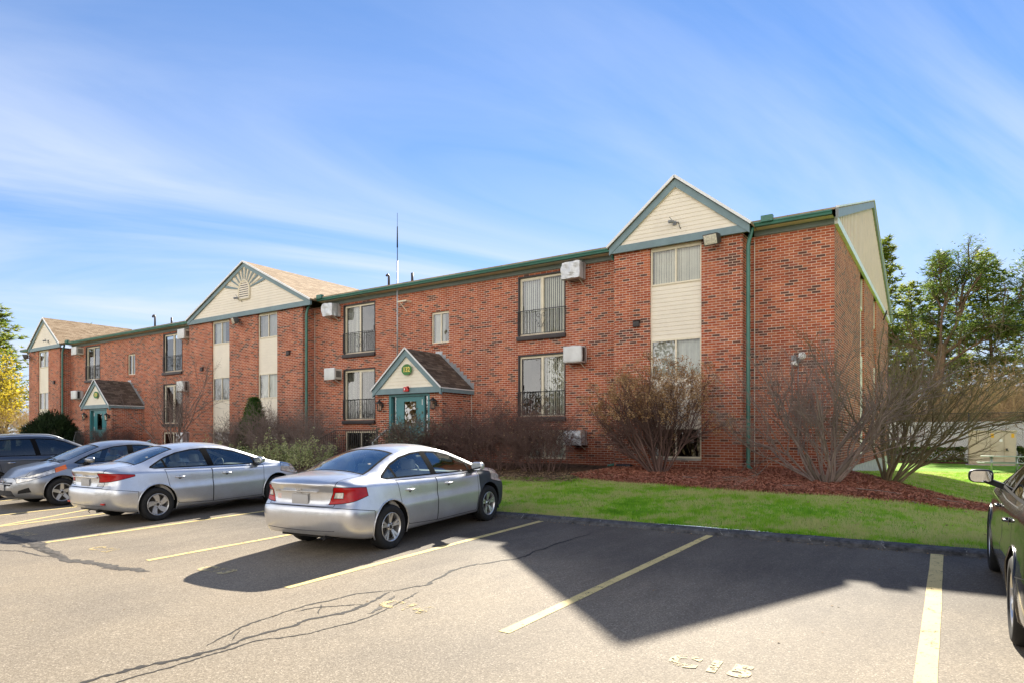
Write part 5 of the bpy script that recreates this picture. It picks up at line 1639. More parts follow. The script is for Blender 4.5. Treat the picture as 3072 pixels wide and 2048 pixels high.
    # mirrors and handles
    for s in (1, -1):
        x = sp.get('mx', 2.16); z = sp.get('mz', 1.0); yb = sp['wb'][4][1]-.05
        me = rough_box((0, 0, 0), x-.075, yb*s+.07*s, z-.06, x+.085, yb*s+.29*s, z+.085, 0, 0, 5) if s > 0 else rough_box((0, 0, 0), x-.075, yb*s+.29*s, z-.06, x+.085, yb*s+.07*s, z+.085, 0, 0, 5)
        cx_, cy_, cz_ = x+.005, yb*s+.18*s, z+.0125
        for v in me.vertices:
            a_, b_, c_ = (v.co.x-cx_)/.08, (v.co.y-cy_)/.11, (v.co.z-cz_)/.0725
            m_ = max(abs(a_), abs(b_), abs(c_)) or 1; n_ = (abs(a_)**5+abs(b_)**3.2+abs(c_)**3.2)**(1/3.6) or 1
            k_ = m_/n_; v.co.y = cy_+(v.co.y-cy_)*k_*1.04; v.co.z = cz_+(v.co.z-cz_)*k_*1.04
            f = (v.co.x-(x-.075))/.16; k = 1-.5*max(0, f)**2
            v.co.z = z+.012+(v.co.z-z-.012)*k; v.co.y = yb*s+.17*s+(v.co.y-yb*s-.17*s)*(1-.3*max(0, f)**2)
        for p in me.polygons: p.use_smooth = True
        me.materials.append(paint if sp.get('mpaint', 1) else M['blackplastic']); me.name = 'wing_mirror'
        o = bpy.data.objects.new('wing_mirror', me); link(o); o.parent = t
        b = MB(); y0, y1 = yb*s+.085*s, yb*s+.275*s
        pts = [(x-.081, y0+(y1-y0)*u, z-.045+.112*v) for u, v in ((.06, .1), (.2, 0), (.8, 0), (.96, .15), (1, .5), (.94, .88), (.8, 1), (.15, 1), (0, .8))]
        b.poly(pts if s < 0 else pts[::-1]); b.build('mirror_glass', M['mirror'], o)
        b = MB(); b.prism([(x-.06, yb*s-.03*s, z-.13), (x+.07, yb*s-.03*s, z-.13), (x+.05, yb*s+.17*s, z-.05), (x-.05, yb*s+.17*s, z-.05)], (0, .01*s, .065)); b.build('mirror_arm', M['blackplastic'], o)
        for hx in sp.get('handles', (.34, 1.34)):
            qh, n_h = B_.hit((hx+.1, 2*s, sp.get('hzd', .80)-.012), (0, -s, 0)); p = B_.side(hx, sp.get('hzd', .80), s); p2 = B_.side(hx+.2, sp.get('hzd', .80)-.005, s)
            b = MB(); n = Vector((0, s, 0))
            b.tube([p+n*.002, p+n*.028+Vector((.03, 0, 0)), (p+p2)/2+n*.036, p2+n*.028-Vector((.03, 0, 0)), p2+n*.002], [.010, .014, .015, .014, .010], 8)
            b.build('door_handle', paint if handles == 'paint' else M['chrome'], t, smooth=True)
            b = MB(); q = (p+p2)/2
            b.lathe([(.034, .0012), (.0, .0012)], q-Vector((0, .0, .012)), n_h, 14); b.build('handle_cup', M['seamsoft'], t)
    # rear details
    if tail in ('civic', 'late'):
        zp = .76
        h, n = B_.hit((-3, 0, zp), (1, 0, 0))
        xp = h.x
        b = MB(); b.box(xp-.022, -.152, zp-.078, xp-.004, .152, zp+.078); b.build('number_plate', M['plate'], t, bevel=.006)
        b = MB()
        for a in ((-.165, zp-.09, .165, zp-.082), (-.165, zp+.082, .165, zp+.09)): b.box(xp-.016, a[0], a[1], xp-.003, a[2], a[3])
        b.build('plate_frame', paint, t)
        zb_ = .905; h, n = B_.hit((-3, 0, zb_), (1, 0, 0)); xe = h.x-.008
        b = MB()
        if tail == 'civic': b.box(h.x-.020, -.34, zp+.115, h.x+.02, .34, zp+.128)
        else: b.box(h.x-.020, -.46, zp+.105, h.x+.02, .46, zp+.126)
        b.build('boot_garnish', M['chrome'] if tail == 'late' else paint, t, bevel=.004)
        b = MB()   # emblem: an H in a rounded frame
        for y in (-.032, .032): b.beam((xe, y*1.12, zb_+.036), (xe, y*.8, zb_-.036), .008, .011, up=(1, 0, 0))
        b.beam((xe, -.03, zb_), (xe, .03, zb_), .008, .009, up=(1, 0, 0))
        b.tube([(xe, .058*math.copysign(abs(math.cos(a))**.5, math.cos(a)), zb_+.048*math.copysign(abs(math.sin(a))**.5, math.sin(a))) for a in [2*math.pi*i/20 for i in range(21)]], .004, 4)
        b.build('emblem', M['chrome'], t)
        h, n = B_.hit((-3, .42, .90), (1, 0, 0))
        if tail == 'civic':
            b = MB(); 
            for k in range(5): b.box(h.x-.006, .36+k*.026, .865, h.x+.004, .376+k*.026, .885)
            b.build('badge', M['chrome'], t)
            h, n = B_.hit((-3, .42, .80), (1, 0, 0)); b = MB(); b.box(h.x-.004, .385, .765, h.x+.01, .455, .835); b.build('sticker', M['sticker'], t)
        else:
            for s in (1, -1):
                h, n = B_.hit((-3, .60*s, .40), (1, 0, 0))
                b = MB(); b.box(h.x-.006, .60*s-.10, .385, h.x+.02, .60*s+.10, .42); b.build('reflector', M['redlamp'], t, bevel=.006)
            b = MB(); b.tube([(-.86, -.2, .30), (-.93, -.2, .26), (-.9, -.2, .23)], .008, 5); b.build('tow_eye', M['blackplastic'], t)
        # lower rear valance line
        b = MB(); pts = []
        for i in range(17):
            y = -.62+1.24*i/16; h, n = B_.hit((-3, y, .36+.02*abs(y)), (1, 0, 0))
            if h: pts.append(tuple(h+n*.0015))
        if len(pts) > 2: b.tube(pts, .005, 4); b.build('bumper_crease', M['seamsoft'], t)
    if front == 'elantra':
        h, n = B_.hit((5, 0, .60), (-1, 0, 0)); xe = h.x+.008
        b = MB(); b.tube([(xe+.002, .072*math.cos(a), .607+.037*math.sin(a)) for a in [2*math.pi*i/22 for i in range(23)]], .006, 5)
        for y in (-.03, .03): b.beam((xe, y-.016, .585), (xe, y+.016, .63), .008, .010, up=(1, 0, 0))
        b.beam((xe, -.034, .610), (xe, .034, .604), .008, .009, up=(1, 0, 0)); b.build('emblem', M['chrome'], t)
        b = MB(); pts = []
        for i in range(13):
            y = -.40+.8*i/12; h, n = B_.hit((5, y, .545), (-1, 0, 0)); pts.append(tuple(h+n*.006))
        b.tube(pts, .010, 6); pts2 = [(p[0], p[1], p[2]-.02) for p in pts]; b.build('grille_bar', M['chrome'], t, smooth=True)
        h, n = B_.hit((5, 0, .47), (-1, 0, 0)); b = MB(); b.box(h.x+.004, -.152, .40, h.x+.02, .152, .535); b.build('number_plate', M['plate'], t, bevel=.006)
        b = MB()
        for k in range(4):
            z = .285+k*.03; pts = []
            for i in range(11):
                y = -.42+.84*i/10; h, n = B_.hit((5, y, z), (-1, 0, 0)); pts.append(tuple(h+n*.004))
            b.tube(pts, .006, 4)
        b.build('intake_bar', M['seamsoft'], t)
        b = MB()
        for y0 in (.1, -.45):
            p0, n0 = B_.hit((2.66, y0, 3), (0, 0, -1)); p1, n1 = B_.hit((2.52, y0+.5, 3), (0, 0, -1))
            b.tube([p0+n0*.02, (p0+p1)/2+n0*.02, p1+n1*.012], .009, 5)
        b.build('wiper', M['blackplastic'], t)
        for s in (1, -1):
            p = B_.side(3.12, .60, s, .004); p = Vector((p.x+.05, p.y-.09*s, p.z+.0))
            b = MB(); b.lathe([(.075, 0), (.07, .02), (.03, .0)], p, (.9, .45*s, .1), 14); b.build('projector', M['chrome'], t, smooth=True)
        p, n = B_.hit((.35, 0, 3), (0, 0, -1)); b = MB(); b.prism([(p.x-.09, -.02, p.z-.01), (p.x+.09, -.02, p.z-.01), (p.x-.07, -.008, p.z+.06), (p.x-.09, -.008, p.z+.06)], (0, .04, 0)); b.build('shark_fin_antenna', paint, t, bevel=.006)
    if rails:
        for s in (1, -1):
            b = MB(); pts = []
            for i in range(13):
                x = -.35+2.1*i/12; p, n = B_.hit((x, (sp['wr'][4][1]-.02)*s, 3), (0, 0, -1)); e = min(1, min(i, 12-i)/1.5); pts.append(tuple(p+Vector((0, 0, -.005+.055*e))))
            b.tube(pts, .02, 8); b.build('roof_rail', M['alu'], t, smooth=True)
    return t, B_
M['mirror'] = simple('mirror_silver', (.75, .77, .78), .02, .5, metal=1, var=0)
M['seamsoft'] = simple('soft_seam_grey', (.09, .09, .095), .6, .3, var=0)  # flat grey for handle cups, bumper crease and intake bars
M['sticker'] = simple('pale_sticker', (.72, .55, .50), .5, .4, var=.2, vscale=40)
PM = math.atan(.036)
M['paint_silver'] = carpaint('silver_car_paint', (.66, .67, .70), .7, .30)
M['paint_silver2'] = carpaint('bright_silver_car_paint', (.68, .70, .74), .7, .30)
M['paint_grey'] = carpaint('steel_grey_car_paint', (.36, .375, .40), .75, .30)
M['paint_graphite'] = carpaint('graphite_car_paint', (.13, .135, .15), .7, .30)
M['paint_dark'] = carpaint('dark_bronze_car_paint', (.055, .052, .050), .7, .22)
def on_lot(x, y): return (x, y, lot_z(y))
car1, _ = build_car('parked_car', SEDAN, M['paint_silver'], on_lot(-7.43, 6.72), R(94.6), -PM, 'silver sedan with one matt dark grey front fender, parked nearest the camera', 'ten', fender='primer', tail='civic')
car2, _ = build_car('parked_car', SEDAN, M['paint_silver2'], on_lot(-13.30, 6.60), R(90.3), -PM, 'all silver sedan with swirled wheel covers left of the empty bay', 'swirl', tail='late')
ELA = dict(SEDAN)
ELA['wb_'] = 2.70
car3, _ = build_car('parked_car', ELA, M['paint_grey'], on_lot(-17.72, 6.8+2.70), R(-91), PM, 'steel grey sedan parked nose-out with its headlamps and grille facing the lane', 'star', front='elantra', tail='late')
WAG = dict(SEDAN, hatch=1, wb_=2.74, tyre=.335, hz=.10, mz=1.12, hzd=.90,
    zt=[(-.95, 1.10), (-.85, 1.32), (-.7, 1.52), (-.5, 1.575), (0, 1.615), (.8, 1.635), (1.3, 1.62), (1.65, 1.56), (2.0, 1.43), (2.4, 1.22), (2.7, 1.08), (2.95, 1.03), (3.2, .97), (3.4, .90), (3.52, .80), (3.6, .70)],
    zr=[(-.95, 1.06), (-.85, 1.27), (-.7, 1.45), (-.5, 1.50), (0, 1.54), (.8, 1.56), (1.3, 1.54), (1.65, 1.48), (2.0, 1.35), (2.4, 1.16), (2.7, 1.045), (2.95, 1.0), (3.2, .94), (3.4, .87), (3.52, .78), (3.6, .68)],
    zb=[(-.95, 1.02), (-.6, 1.06), (.3, 1.045), (1.2, 1.01), (2.2, .97), (2.6, .96), (2.9, .94), (3.2, .89), (3.4, .82), (3.6, .65)],
    wr=[(-.95, .56), (-.7, .57), (0, .585), (.8, .59), (1.1, .59), (1.5, .595), (1.9, .63), (2.3, .68), (2.6, .72), (2.8, .74), (3.2, .71), (3.5, .62)],
    dlo=[(-.62, 1.16), (-.60, 1.09), (2.20, 1.01), (2.38, 1.045), (2.05, 1.26), (1.75, 1.40), (1.5, 1.475), (1.1, 1.505), (.5, 1.505), (-.1, 1.48), (-.45, 1.43)],
    panes=[(-.8, .10, 0), (.15, 1.02, 0), (1.14, 2.4, 0)], wind=[(1.62, .55), (2.62, .69)], rear=(-.60, -1.0), front=(3.05, 3.62),
    rprof=[(.2, .16), (.30, .07), (.40, .015), (.55, 0), (.66, .02), (.72, .06), (1.0, .06), (1.2, .10)])
car4, _ = build_car('parked_car', WAG, M['paint_graphite'], on_lot(-21.0, 6.5), R(90), -PM, 'graphite station wagon with silver roof rails, farthest left of the row', 'star', tail='wagon', rails=True, glass='carglass_dk', seats='seat_dk', cladding='blackplastic', handles='chrome')
DRK = dict(SEDAN, tyre=.345, hz=.06, mz=1.10, hzd=.90, mpaint=0, wb_=2.75,
    dlo=[(x, z*1.10-.01) for x, z in SEDAN['dlo']])
for k in ('zt', 'zr', 'zb'): DRK[k] = [(x, z*1.10-.01) for x, z in SEDAN[k]]
for k in ('wm', 'wb'): DRK[k] = [(x, w_*1.04) for x, w_ in SEDAN[k]]
DRK['doors'] = [[(x, z*1.08) for x, z in d] for d in SEDAN['doors']]
car5, _ = build_car('parked_car', DRK, M['paint_dark'], on_lot(1.31, 6.42), R(90.5), -PM, 'dark bronze car with black wing mirror cut off by the right photo edge', 'multi', tail='wagon', glass='carglass_dk', seats='seat_dk', handles='paint')
# ------------------------------------------------------------------ plants
def vadd(a, b): return (a[0]+b[0], a[1]+b[1], a[2]+b[2])
def vnorm(a):
    l = math.sqrt(a[0]*a[0]+a[1]*a[1]+a[2]*a[2]) or 1
    return (a[0]/l, a[1]/l, a[2]/l)
def ftube(b, P, R0, R1, n=3):
    """quick tapered twig with n sides; frame from a fixed reference"""
    d = vnorm((P[-1][0]-P[0][0], P[-1][1]-P[0][1], P[-1][2]-P[0][2]))
    u = (0, 0, 1) if abs(d[2]) < .85 else (1, 0, 0)
    x = vnorm((d[1]*u[2]-d[2]*u[1], d[2]*u[0]-d[0]*u[2], d[0]*u[1]-d[1]*u[0]))
    y = (d[1]*x[2]-d[2]*x[1], d[2]*x[0]-d[0]*x[2], d[0]*x[1]-d[1]*x[0])
    m = len(P); base = len(b.v); v = b.v; f = b.f; mm = b.m
    for i, p in enumerate(P):
        r = R0+(R1-R0)*i/(m-1)
        for k in range(n):
            c, s = CS[n][k]; v.append((p[0]+(x[0]*c+y[0]*s)*r, p[1]+(x[1]*c+y[1]*s)*r, p[2]+(x[2]*c+y[2]*s)*r))
    for i in range(m-1):
        o = base+i*n
        for k in range(n):
            k2 = (k+1) % n; f.append((o+k, o+k2, o+n+k2, o+n+k)); mm.append(0)
CS = {n: [(math.cos(2*math.pi*k/n), math.sin(2*math.pi*k/n)) for k in range(n)] for n in (3, 4, 5, 6, 7, 8, 10)}
def curve_pts(p, d, L, n, wob, trop, rs):
    P = [p]; s = L/n
    for i in range(n):
        d = vnorm((d[0]+rs.gauss(0, wob), d[1]+rs.gauss(0, wob), d[2]+rs.gauss(0, wob)+trop))
        p = (p[0]+d[0]*s, p[1]+d[1]*s, p[2]+d[2]*s); P.append(p)
    return P, d
MINR = [.003]
def grow(b, p, d, L, r, lvl, cfg, rs, tips=None):
    """recursive bare branching; cfg per level: (segments, wobble, tropism, children, child length ratio, spread)"""
    n, wob, trop, ch, lr, spr = cfg[lvl]
    P, de = curve_pts(p, d, L, n, wob, trop, rs)
    last = lvl+1 >= len(cfg)
    ftube(b, P, r, r*(.25 if last else .45), 3 if r < .012 else (4 if r < .03 else 6))
    if last:
        if tips is not None: tips.append((P[-1], de, P[len(P)//2]))
        return
    k = ch if isinstance(ch, int) else rs.randint(*ch)
    for i in range(k):
        t = .25+.75*(i+rs.random())/k
        j = min(len(P)-2, int(t*(len(P)-1))); q = P[j]; fr = t*(len(P)-1)-j; e = P[j+1]
        q = (q[0]+(e[0]-q[0])*fr, q[1]+(e[1]-q[1])*fr, q[2]+(e[2]-q[2])*fr)
        dd = vnorm((e[0]-P[j][0], e[1]-P[j][1], e[2]-P[j][2]))
        nd = vnorm((dd[0]+rs.gauss(0, spr), dd[1]+rs.gauss(0, spr), dd[2]+rs.gauss(0, spr*.8)))
        grow(b, q, nd, L*lr*(1.1-.45*t)*rs.uniform(.7, 1.25), max(MINR[0], r*(.62-.25*t)), lvl+1, cfg, rs, tips)
    if lvl+1 < len(cfg):
        grow(b, P[-1], de, L*lr*.7, max(MINR[0], r*.42), lvl+1, cfg, rs, tips)

def leaf(b, p, s, rs, flat=0, mi=0):
    a = rs.uniform(0, 6.283); e = rs.uniform(-1, 1)*(1-flat)*1.4
    c, sn = math.cos(a), math.sin(a); ce, se = math.cos(e), math.sin(e)
    u = (c*ce*s, sn*ce*s, se*s); w = (-sn*s*.5, c*s*.5, rs.uniform(-.25, .25)*s)
    b.v += [p, (p[0]+u[0]*.5+w[0], p[1]+u[1]*.5+w[1], p[2]+u[2]*.5+w[2]), (p[0]+u[0], p[1]+u[1], p[2]+u[2]), (p[0]+u[0]*.5-w[0], p[1]+u[1]*.5-w[1], p[2]+u[2]*.5-w[2])]
    k = len(b.v); b.f.append((k-4, k-3, k-2, k-1)); b.m.append(mi)
def plant(name, x, y, label, cat, group=None, z=None, rz=0):
    return empty(name, (x, y, lawn_h(x, y) if z is None else z), rz, label, cat, group)

M['drybloom'] = leaf_mat('dried_brown_bloom', [(.11, .055, .035), (.23, .115, .06), (.42, .24, .11), (.58, .38, .19)], .25, 2.0, .8)
M['dryleaf'] = leaf_mat('dry_leaf', [(.12, .07, .045), (.24, .15, .085), (.36, .24, .13)], .2, 2.0, .8)
M['euon'] = leaf_mat('variegated_leaf', [(.07, .115, .03), (.16, .22, .06), (.38, .42, .17), (.55, .56, .28)], .3, 3.0, .5)
M['arbor'] = leaf_mat('arborvitae_green', [(.015, .04, .012), (.03, .085, .016), (.07, .16, .025)], .25, 2.5, .7)
M['yew'] = leaf_mat('dark_yew_needle', [(.006, .014, .008), (.014, .030, .012), (.035, .060, .02)], .15, 1.5, .7)
M['pine'] = leaf_mat('pine_needle', [(.035, .065, .02), (.08, .14, .028), (.19, .26, .035), (.34, .37, .06)], .55, .5, .6, 5)
M['pine_dk'] = leaf_mat('dark_pine_needle', [(.03, .06, .02), (.07, .125, .028), (.17, .23, .04)], .55, .5, .6, 5)
M['yellow'] = leaf_mat('spring_yellow_leaf', [(.26, .24, .03), (.42, .36, .03), (.66, .52, .06)], .5, .8, .6)
M['hedgeleaf'] = leaf_mat('clipped_hedge_leaf', [(.02, .035, .01), (.05, .085, .018), (.16, .20, .04)], .35, 1.2, .6)
M['greyleaf'] = leaf_mat('grey_green_leaf', [(.055, .055, .04), (.11, .115, .075), (.19, .19, .12)], .2, 3.0, .6)

# -- two multi-stemmed bare shrubs on the mulch at the right corner
def bare_shrub(x, y, label, seed, H, nst, spread, lean, mat, r0=.035, cfg=None, group=None, name='bare_shrub', cat='shrub', rz=0):
    t = plant(name, x, y, label, cat, group); rs = random.Random(seed)
    cfg = cfg or [(7, .14, .05, (5, 7), .60, .45), (5, .17, .06, (5, 6), .55, .48), (4, .18, .05, (3, 4), .6, .5), (3, .2, .04, 0, 0, 0)]
    b = MB()
    for i in range(nst):
        a = 2*math.pi*(i+rs.random()*.7)/nst; e = rs.uniform(.15, 1.0)*spread
        d = vnorm((math.cos(a)*e+lean[0], math.sin(a)*e+lean[1], 1))
        p = (math.cos(a)*rs.uniform(.03, .22), math.sin(a)*rs.uniform(.03, .18), -.05)
        grow(b, p, d, H*rs.uniform(.55, .85), r0*rs.uniform(.5, 1.15), 0, cfg, rs)
    b.build('branches', mat, t, smooth=True, uv=False)
    return t, rs
t, rs = bare_shrub(-2.35, 16.5, 'broad bare many-stemmed shrub on the red mulch in front of the brick corner', 21, 3.25, 23, 1.2, (-.10, -.05), M['twig'], .034)
b = MB(); ftube(b, [(0, 0, -.1), (.02, 0, .12), (.0, .02, .22)], .20, .12, 8); ftube(b, [(.05, 0, .0), (.3, .05, .28), (.55, .1, .62)], .085, .05, 6); ftube(b, [(-.1, .05, .0), (-.3, .0, .3), (-.42, 0, .7)], .07, .04, 6)
b.build('stump', M['bark'], t, smooth=True)
t, rs = bare_shrub(-1.25, 18.9, 'olive-brown bare shrub leaning right over the lawn beside the end wall', 22, 3.9, 17, .9, (.47, -.1), M['twig_olive'] if 'twig_olive' in M else M['twig'], .04)

# -- hydrangea with brown flower heads
t = plant('hydrangea', -6.7, 17.4, 'large leafless hydrangea with dried brown flower heads in front of the right bay', 'shrub'); rs = random.Random(31)
b = MB(); tips = []
cfg = [(6, .09, .05, (8, 10), .62, .36), (5, .13, .04, (6, 8), .52, .45), (4, .2, .03, (3, 3), .5, .5), (3, .2, .02, 0, 0, 0)]
for i in range(21):
    a = 2*math.pi*(i+rs.random())/21; e = rs.uniform(.1, 1.0)**.8*1.05
    d = vnorm((math.cos(a)*e*1.25-.22, math.sin(a)*e*.7, 1)); p = (math.cos(a)*.12, math.sin(a)*.1, -.05)
    grow(b, p, d, 2.05*rs.uniform(.75, 1.08), .026*rs.uniform(.6, 1.3), 0, cfg, rs, tips)
ftube(b, [(0, 0, -.1), (.0, 0, .25), (.05, 0, .5)], .13, .07, 7)
b.build('branches', M['twig_red'], t, smooth=True, uv=False)
b = MB()
for p, d, q in tips:
    zf = p[2]/3.4
    if p[2] < .7: continue
    rad = math.hypot(p[0], p[1]); pr = min(.62, max(0, zf-.42)*1.3+max(0, rad-1.35)*.35) if p[2] > 1.1 else .015
    if rs.random() < pr*.85:
        for k in range(rs.randint(14, 26)):
            th_ = rs.gauss(0, .055), rs.gauss(0, .055), rs.gauss(0, .05)
            leaf(b, (p[0]+th_[0], p[1]+th_[1], p[2]+th_[2]), rs.uniform(.025, .05), rs)
b.build('flower_heads', M['drybloom'], t, uv=False)

# -- dense twiggy shrubs along the facade
def twiggy_mesh(seed, rx, ry, H, n, mat, name='branches', leafmat=None, nleaf=0, ls=.04, r0=.014):
    rs = random.Random(seed); b = MB()
    cfg = [(5, .16, .04, (7, 9), .58, .55), (4, .22, .02, (5, 7), .58, .6), (3, .25, .02, (3, 4), .6, .6), (2, .25, .0, 0, 0, 0)]
    tips = []
    for i in range(n):
        a = rs.uniform(0, 6.283); q = math.sqrt(rs.random()); x, y = math.cos(a)*q*rx*.55, math.sin(a)*q*ry*.55
        d = vnorm((x/rx*.9+rs.gauss(0, .18), y/ry*.9+rs.gauss(0, .18), 1)); h = H*(1-.3*q*q)*rs.uniform(.6, .9)
        grow(b, (x, y, -.05), d, h, r0*rs.uniform(.6, 1.2), 0, cfg, rs, tips)
    lb = None
    if nleaf:
        lb = MB()
        for _ in range(nleaf):
            p, d, q = rs.choice(tips); t_ = rs.random()
            leaf(lb, (p[0]+(q[0]-p[0])*t_+rs.gauss(0, .03), p[1]+(q[1]-p[1])*t_+rs.gauss(0, .03), p[2]+(q[2]-p[2])*t_+rs.gauss(0, .03)), ls*rs.uniform(.6, 1.3), rs)
    return b, lb
def twiggy(x, y, label, seed, rx, ry, H, n, mat, leafmat=None, nleaf=0, group='bare shrubs along the facade', ls=.04, name='bare_shrub'):
    t = plant(name, x, y, label, 'shrub', group)
    b, lb = twiggy_mesh(seed, rx, ry, H, n, mat, ls=ls, nleaf=nleaf)
    b.build('branches', mat, t, uv=False)
    if lb and lb.v: lb.build('leaves', leafmat, t, uv=False)
    return t
twiggy(-10.2, 17.0, 'dense reddish bare shrub between the hydrangea and the next thicket', 41, 1.35, 1.0, 2.0, 34, M['twig_red'], M['dryleaf'], 500)
twiggy(-11.9, 17.0, 'densest purplish bare thicket under the sliding doors nearest the right bay', 42, 1.45, 1.1, 2.15, 38, M['twig_red'], M['dryleaf'], 300)
twiggy(-13.6, 16.9, 'low bare reddish shrub just right of the leafy grey-green bush', 43, 1.2, 1.0, 1.95, 28, M['twig_red'], M['dryleaf'], 400)
twiggy(-14.9, 16.2, 'grey-green leafy bush at the right of the 132 entrance steps', 44, 1.05, .9, 1.95, 24, M['twig_red'], M['greyleaf'], 5200, ls=.055, name='leafy_shrub')
twiggy(-24.0, 17.6, 'brown bare shrub in front of the green downspout of the middle bay', 45, 1.3, 1.0, 2.3, 32, M['twig'], M['dryleaf'], 500)
twiggy(-22.0, 17.6, 'brown bare shrub below the sliding doors left of the 132 entrance', 46, 1.4, 1.0, 2.1, 32, M['twig'], M['dryleaf'], 300)
twiggy(-26.2, 17.4, 'dark bare shrub at the foot of the arborvitae', 47, 1.2, 1.0, 2.0, 30, M['twig'], M['greyleaf'], 700)
twiggy(-20.3, 16.9, 'low bare shrub beside the black entrance railing', 48, .9, .8, 1.25, 18, M['twig'], M['dryleaf'], 200)
twiggy(-38.2, 17.6, 'bare shrub against the dark side wall of the farther porch', 49, 1.3, .9, 1.9, 26, M['twig_red'])
twiggy(-42.2, 16.3, 'small brown shrub at the foot of the dark yew', 50, .9, .8, 1.2, 18, M['twig'], M['dryleaf'], 900)

# -- small leafless tree in front of the middle bay
t, rs = bare_shrub(-31.0, 17.2, 'slender bare multi-stemmed young tree in front of the left window column of the middle bay', 51, 4.6, 9, .55, (-.05, 0), M['twig'], .035, group=None, name='bare_tree', cat='tree')

# -- arborvitae and yew
def needle_blob(b, rs, n, fn, s, up=.6):
    for _ in range(n):
        p, d = fn(); l = s*rs.uniform(.6, 1.4)
        d = vnorm((d[0]+rs.gauss(0, .45), d[1]+rs.gauss(0, .45), d[2]+up+rs.gauss(0, .45)))
        w = vnorm((-d[1]+rs.gauss(0, .3), d[0]+rs.gauss(0, .3), rs.gauss(0, .5))); k = l*.16
        b.v += [(p[0]-w[0]*k, p[1]-w[1]*k, p[2]-w[2]*k), (p[0]+w[0]*k, p[1]+w[1]*k, p[2]+w[2]*k), (p[0]+d[0]*l, p[1]+d[1]*l, p[2]+d[2]*l)]
        i = len(b.v); b.f.append((i-3, i-2, i-1)); b.m.append(0)
t = plant('arborvitae', -25.9, 18.0, 'bright green arborvitae rising out of the brown shrubs of the middle bay', 'shrub'); rs = random.Random(61)
b = MB(); ftube(b, [(0, 0, -.1), (0, 0, 2.6)], .06, .015, 6); b.build('trunk', M['bark'], t)
b = MB()
def fa():
    z = rs.random()**.8; a = rs.uniform(0, 6.283); rr = (1-z)**.75*.78+.08; lump = 1+.25*noise.noise(Vector((math.cos(a)*2, math.sin(a)*2, z*5)))
    q = rr*lump*rs.uniform(.45, 1); return (math.cos(a)*q, math.sin(a)*q, .2+z*2.45), (math.cos(a)*.6, math.sin(a)*.6, .5)
needle_blob(b, rs, 9000, fa, .20); b.build('crown', M['arbor'], t, uv=False)
t = plant('yew', -43.6, 16.9, 'dark green rounded yew left of the farther entrance', 'shrub'); rs = random.Random(62)
b = MB(); ftube(b, [(0, 0, -.1), (0, 0, 1.5)], .08, .03, 6); b.build('trunk', M['bark'], t)
b = MB()
def fy():
    a = rs.uniform(0, 6.283); e = math.asin(rs.uniform(-.15, 1)); lump = 1+.22*noise.noise(Vector((math.cos(a)*2+3, math.sin(a)*2, e*3)))
    q = rs.uniform(.72, 1)*lump; c = math.cos(e)
    return (math.cos(a)*c*1.95*q, math.sin(a)*c*1.4*q, .3+math.sin(e)*2.05*q), (math.cos(a)*c, math.sin(a)*c, math.sin(e))
needle_blob(b, rs, 14000, fy, .22, .25); b.build('crown', M['yew'], t, uv=False)

# -- low variegated shrubs in front of the thicket
def euonymus(x, y, label, seed, H, rx, ry, n=3600):
    t = plant('euonymus', x, y, label, 'shrub', 'variegated shrubs behind the parked cars'); rs = random.Random(seed)
    b = MB(); lb = MB()
    for i in range(46):
        a = rs.uniform(0, 6.283); q = math.sqrt(rs.random()); px, py = math.cos(a)*q*rx, math.sin(a)*q*ry
        h = H*rs.uniform(.45, .95)*(1-.3*q)*(1.35 if rs.random() < .18 else 1)
        P, d = curve_pts((px*.75, py*.75, 0), vnorm((math.cos(a)*q*.4, math.sin(a)*q*.4, 1)), h, 5, .12, .05, rs)
        ftube(b, P, .008, .003, 3)
        for k in range(n//46):
            t_ = rs.uniform(.15, 1)*(len(P)-1); j = min(len(P)-2, int(t_)); f = t_-j; w = .14*(1-.6*t_/len(P))
            p = tuple(P[j][m]+(P[j+1][m]-P[j][m])*f+rs.gauss(0, w*.6) for m in range(3)); leaf(lb, p, rs.uniform(.035, .07), rs)
    b.build('stems', M['twig'], t, uv=False); lb.build('leaves', M['euon'], t, uv=False)
euonymus(-24.9, 14.9, 'yellow-green variegated shrub left of the row, by the silver sedan bonnet', 71, 1.15, 1.3, .8)
euonymus(-22.8, 15.0, 'yellow-green variegated shrub in the middle of the low row', 72, 1.1, 1.3, .8)
euonymus(-20.6, 15.2, 'yellow-green variegated shrub with tall shoots in front of the railing', 73, 1.45, 1.2, .8)
euonymus(-18.8, 15.3, 'yellow-green variegated shrub nearest the 132 entrance steps', 74, 1.35, 1.0, .7, 2600)

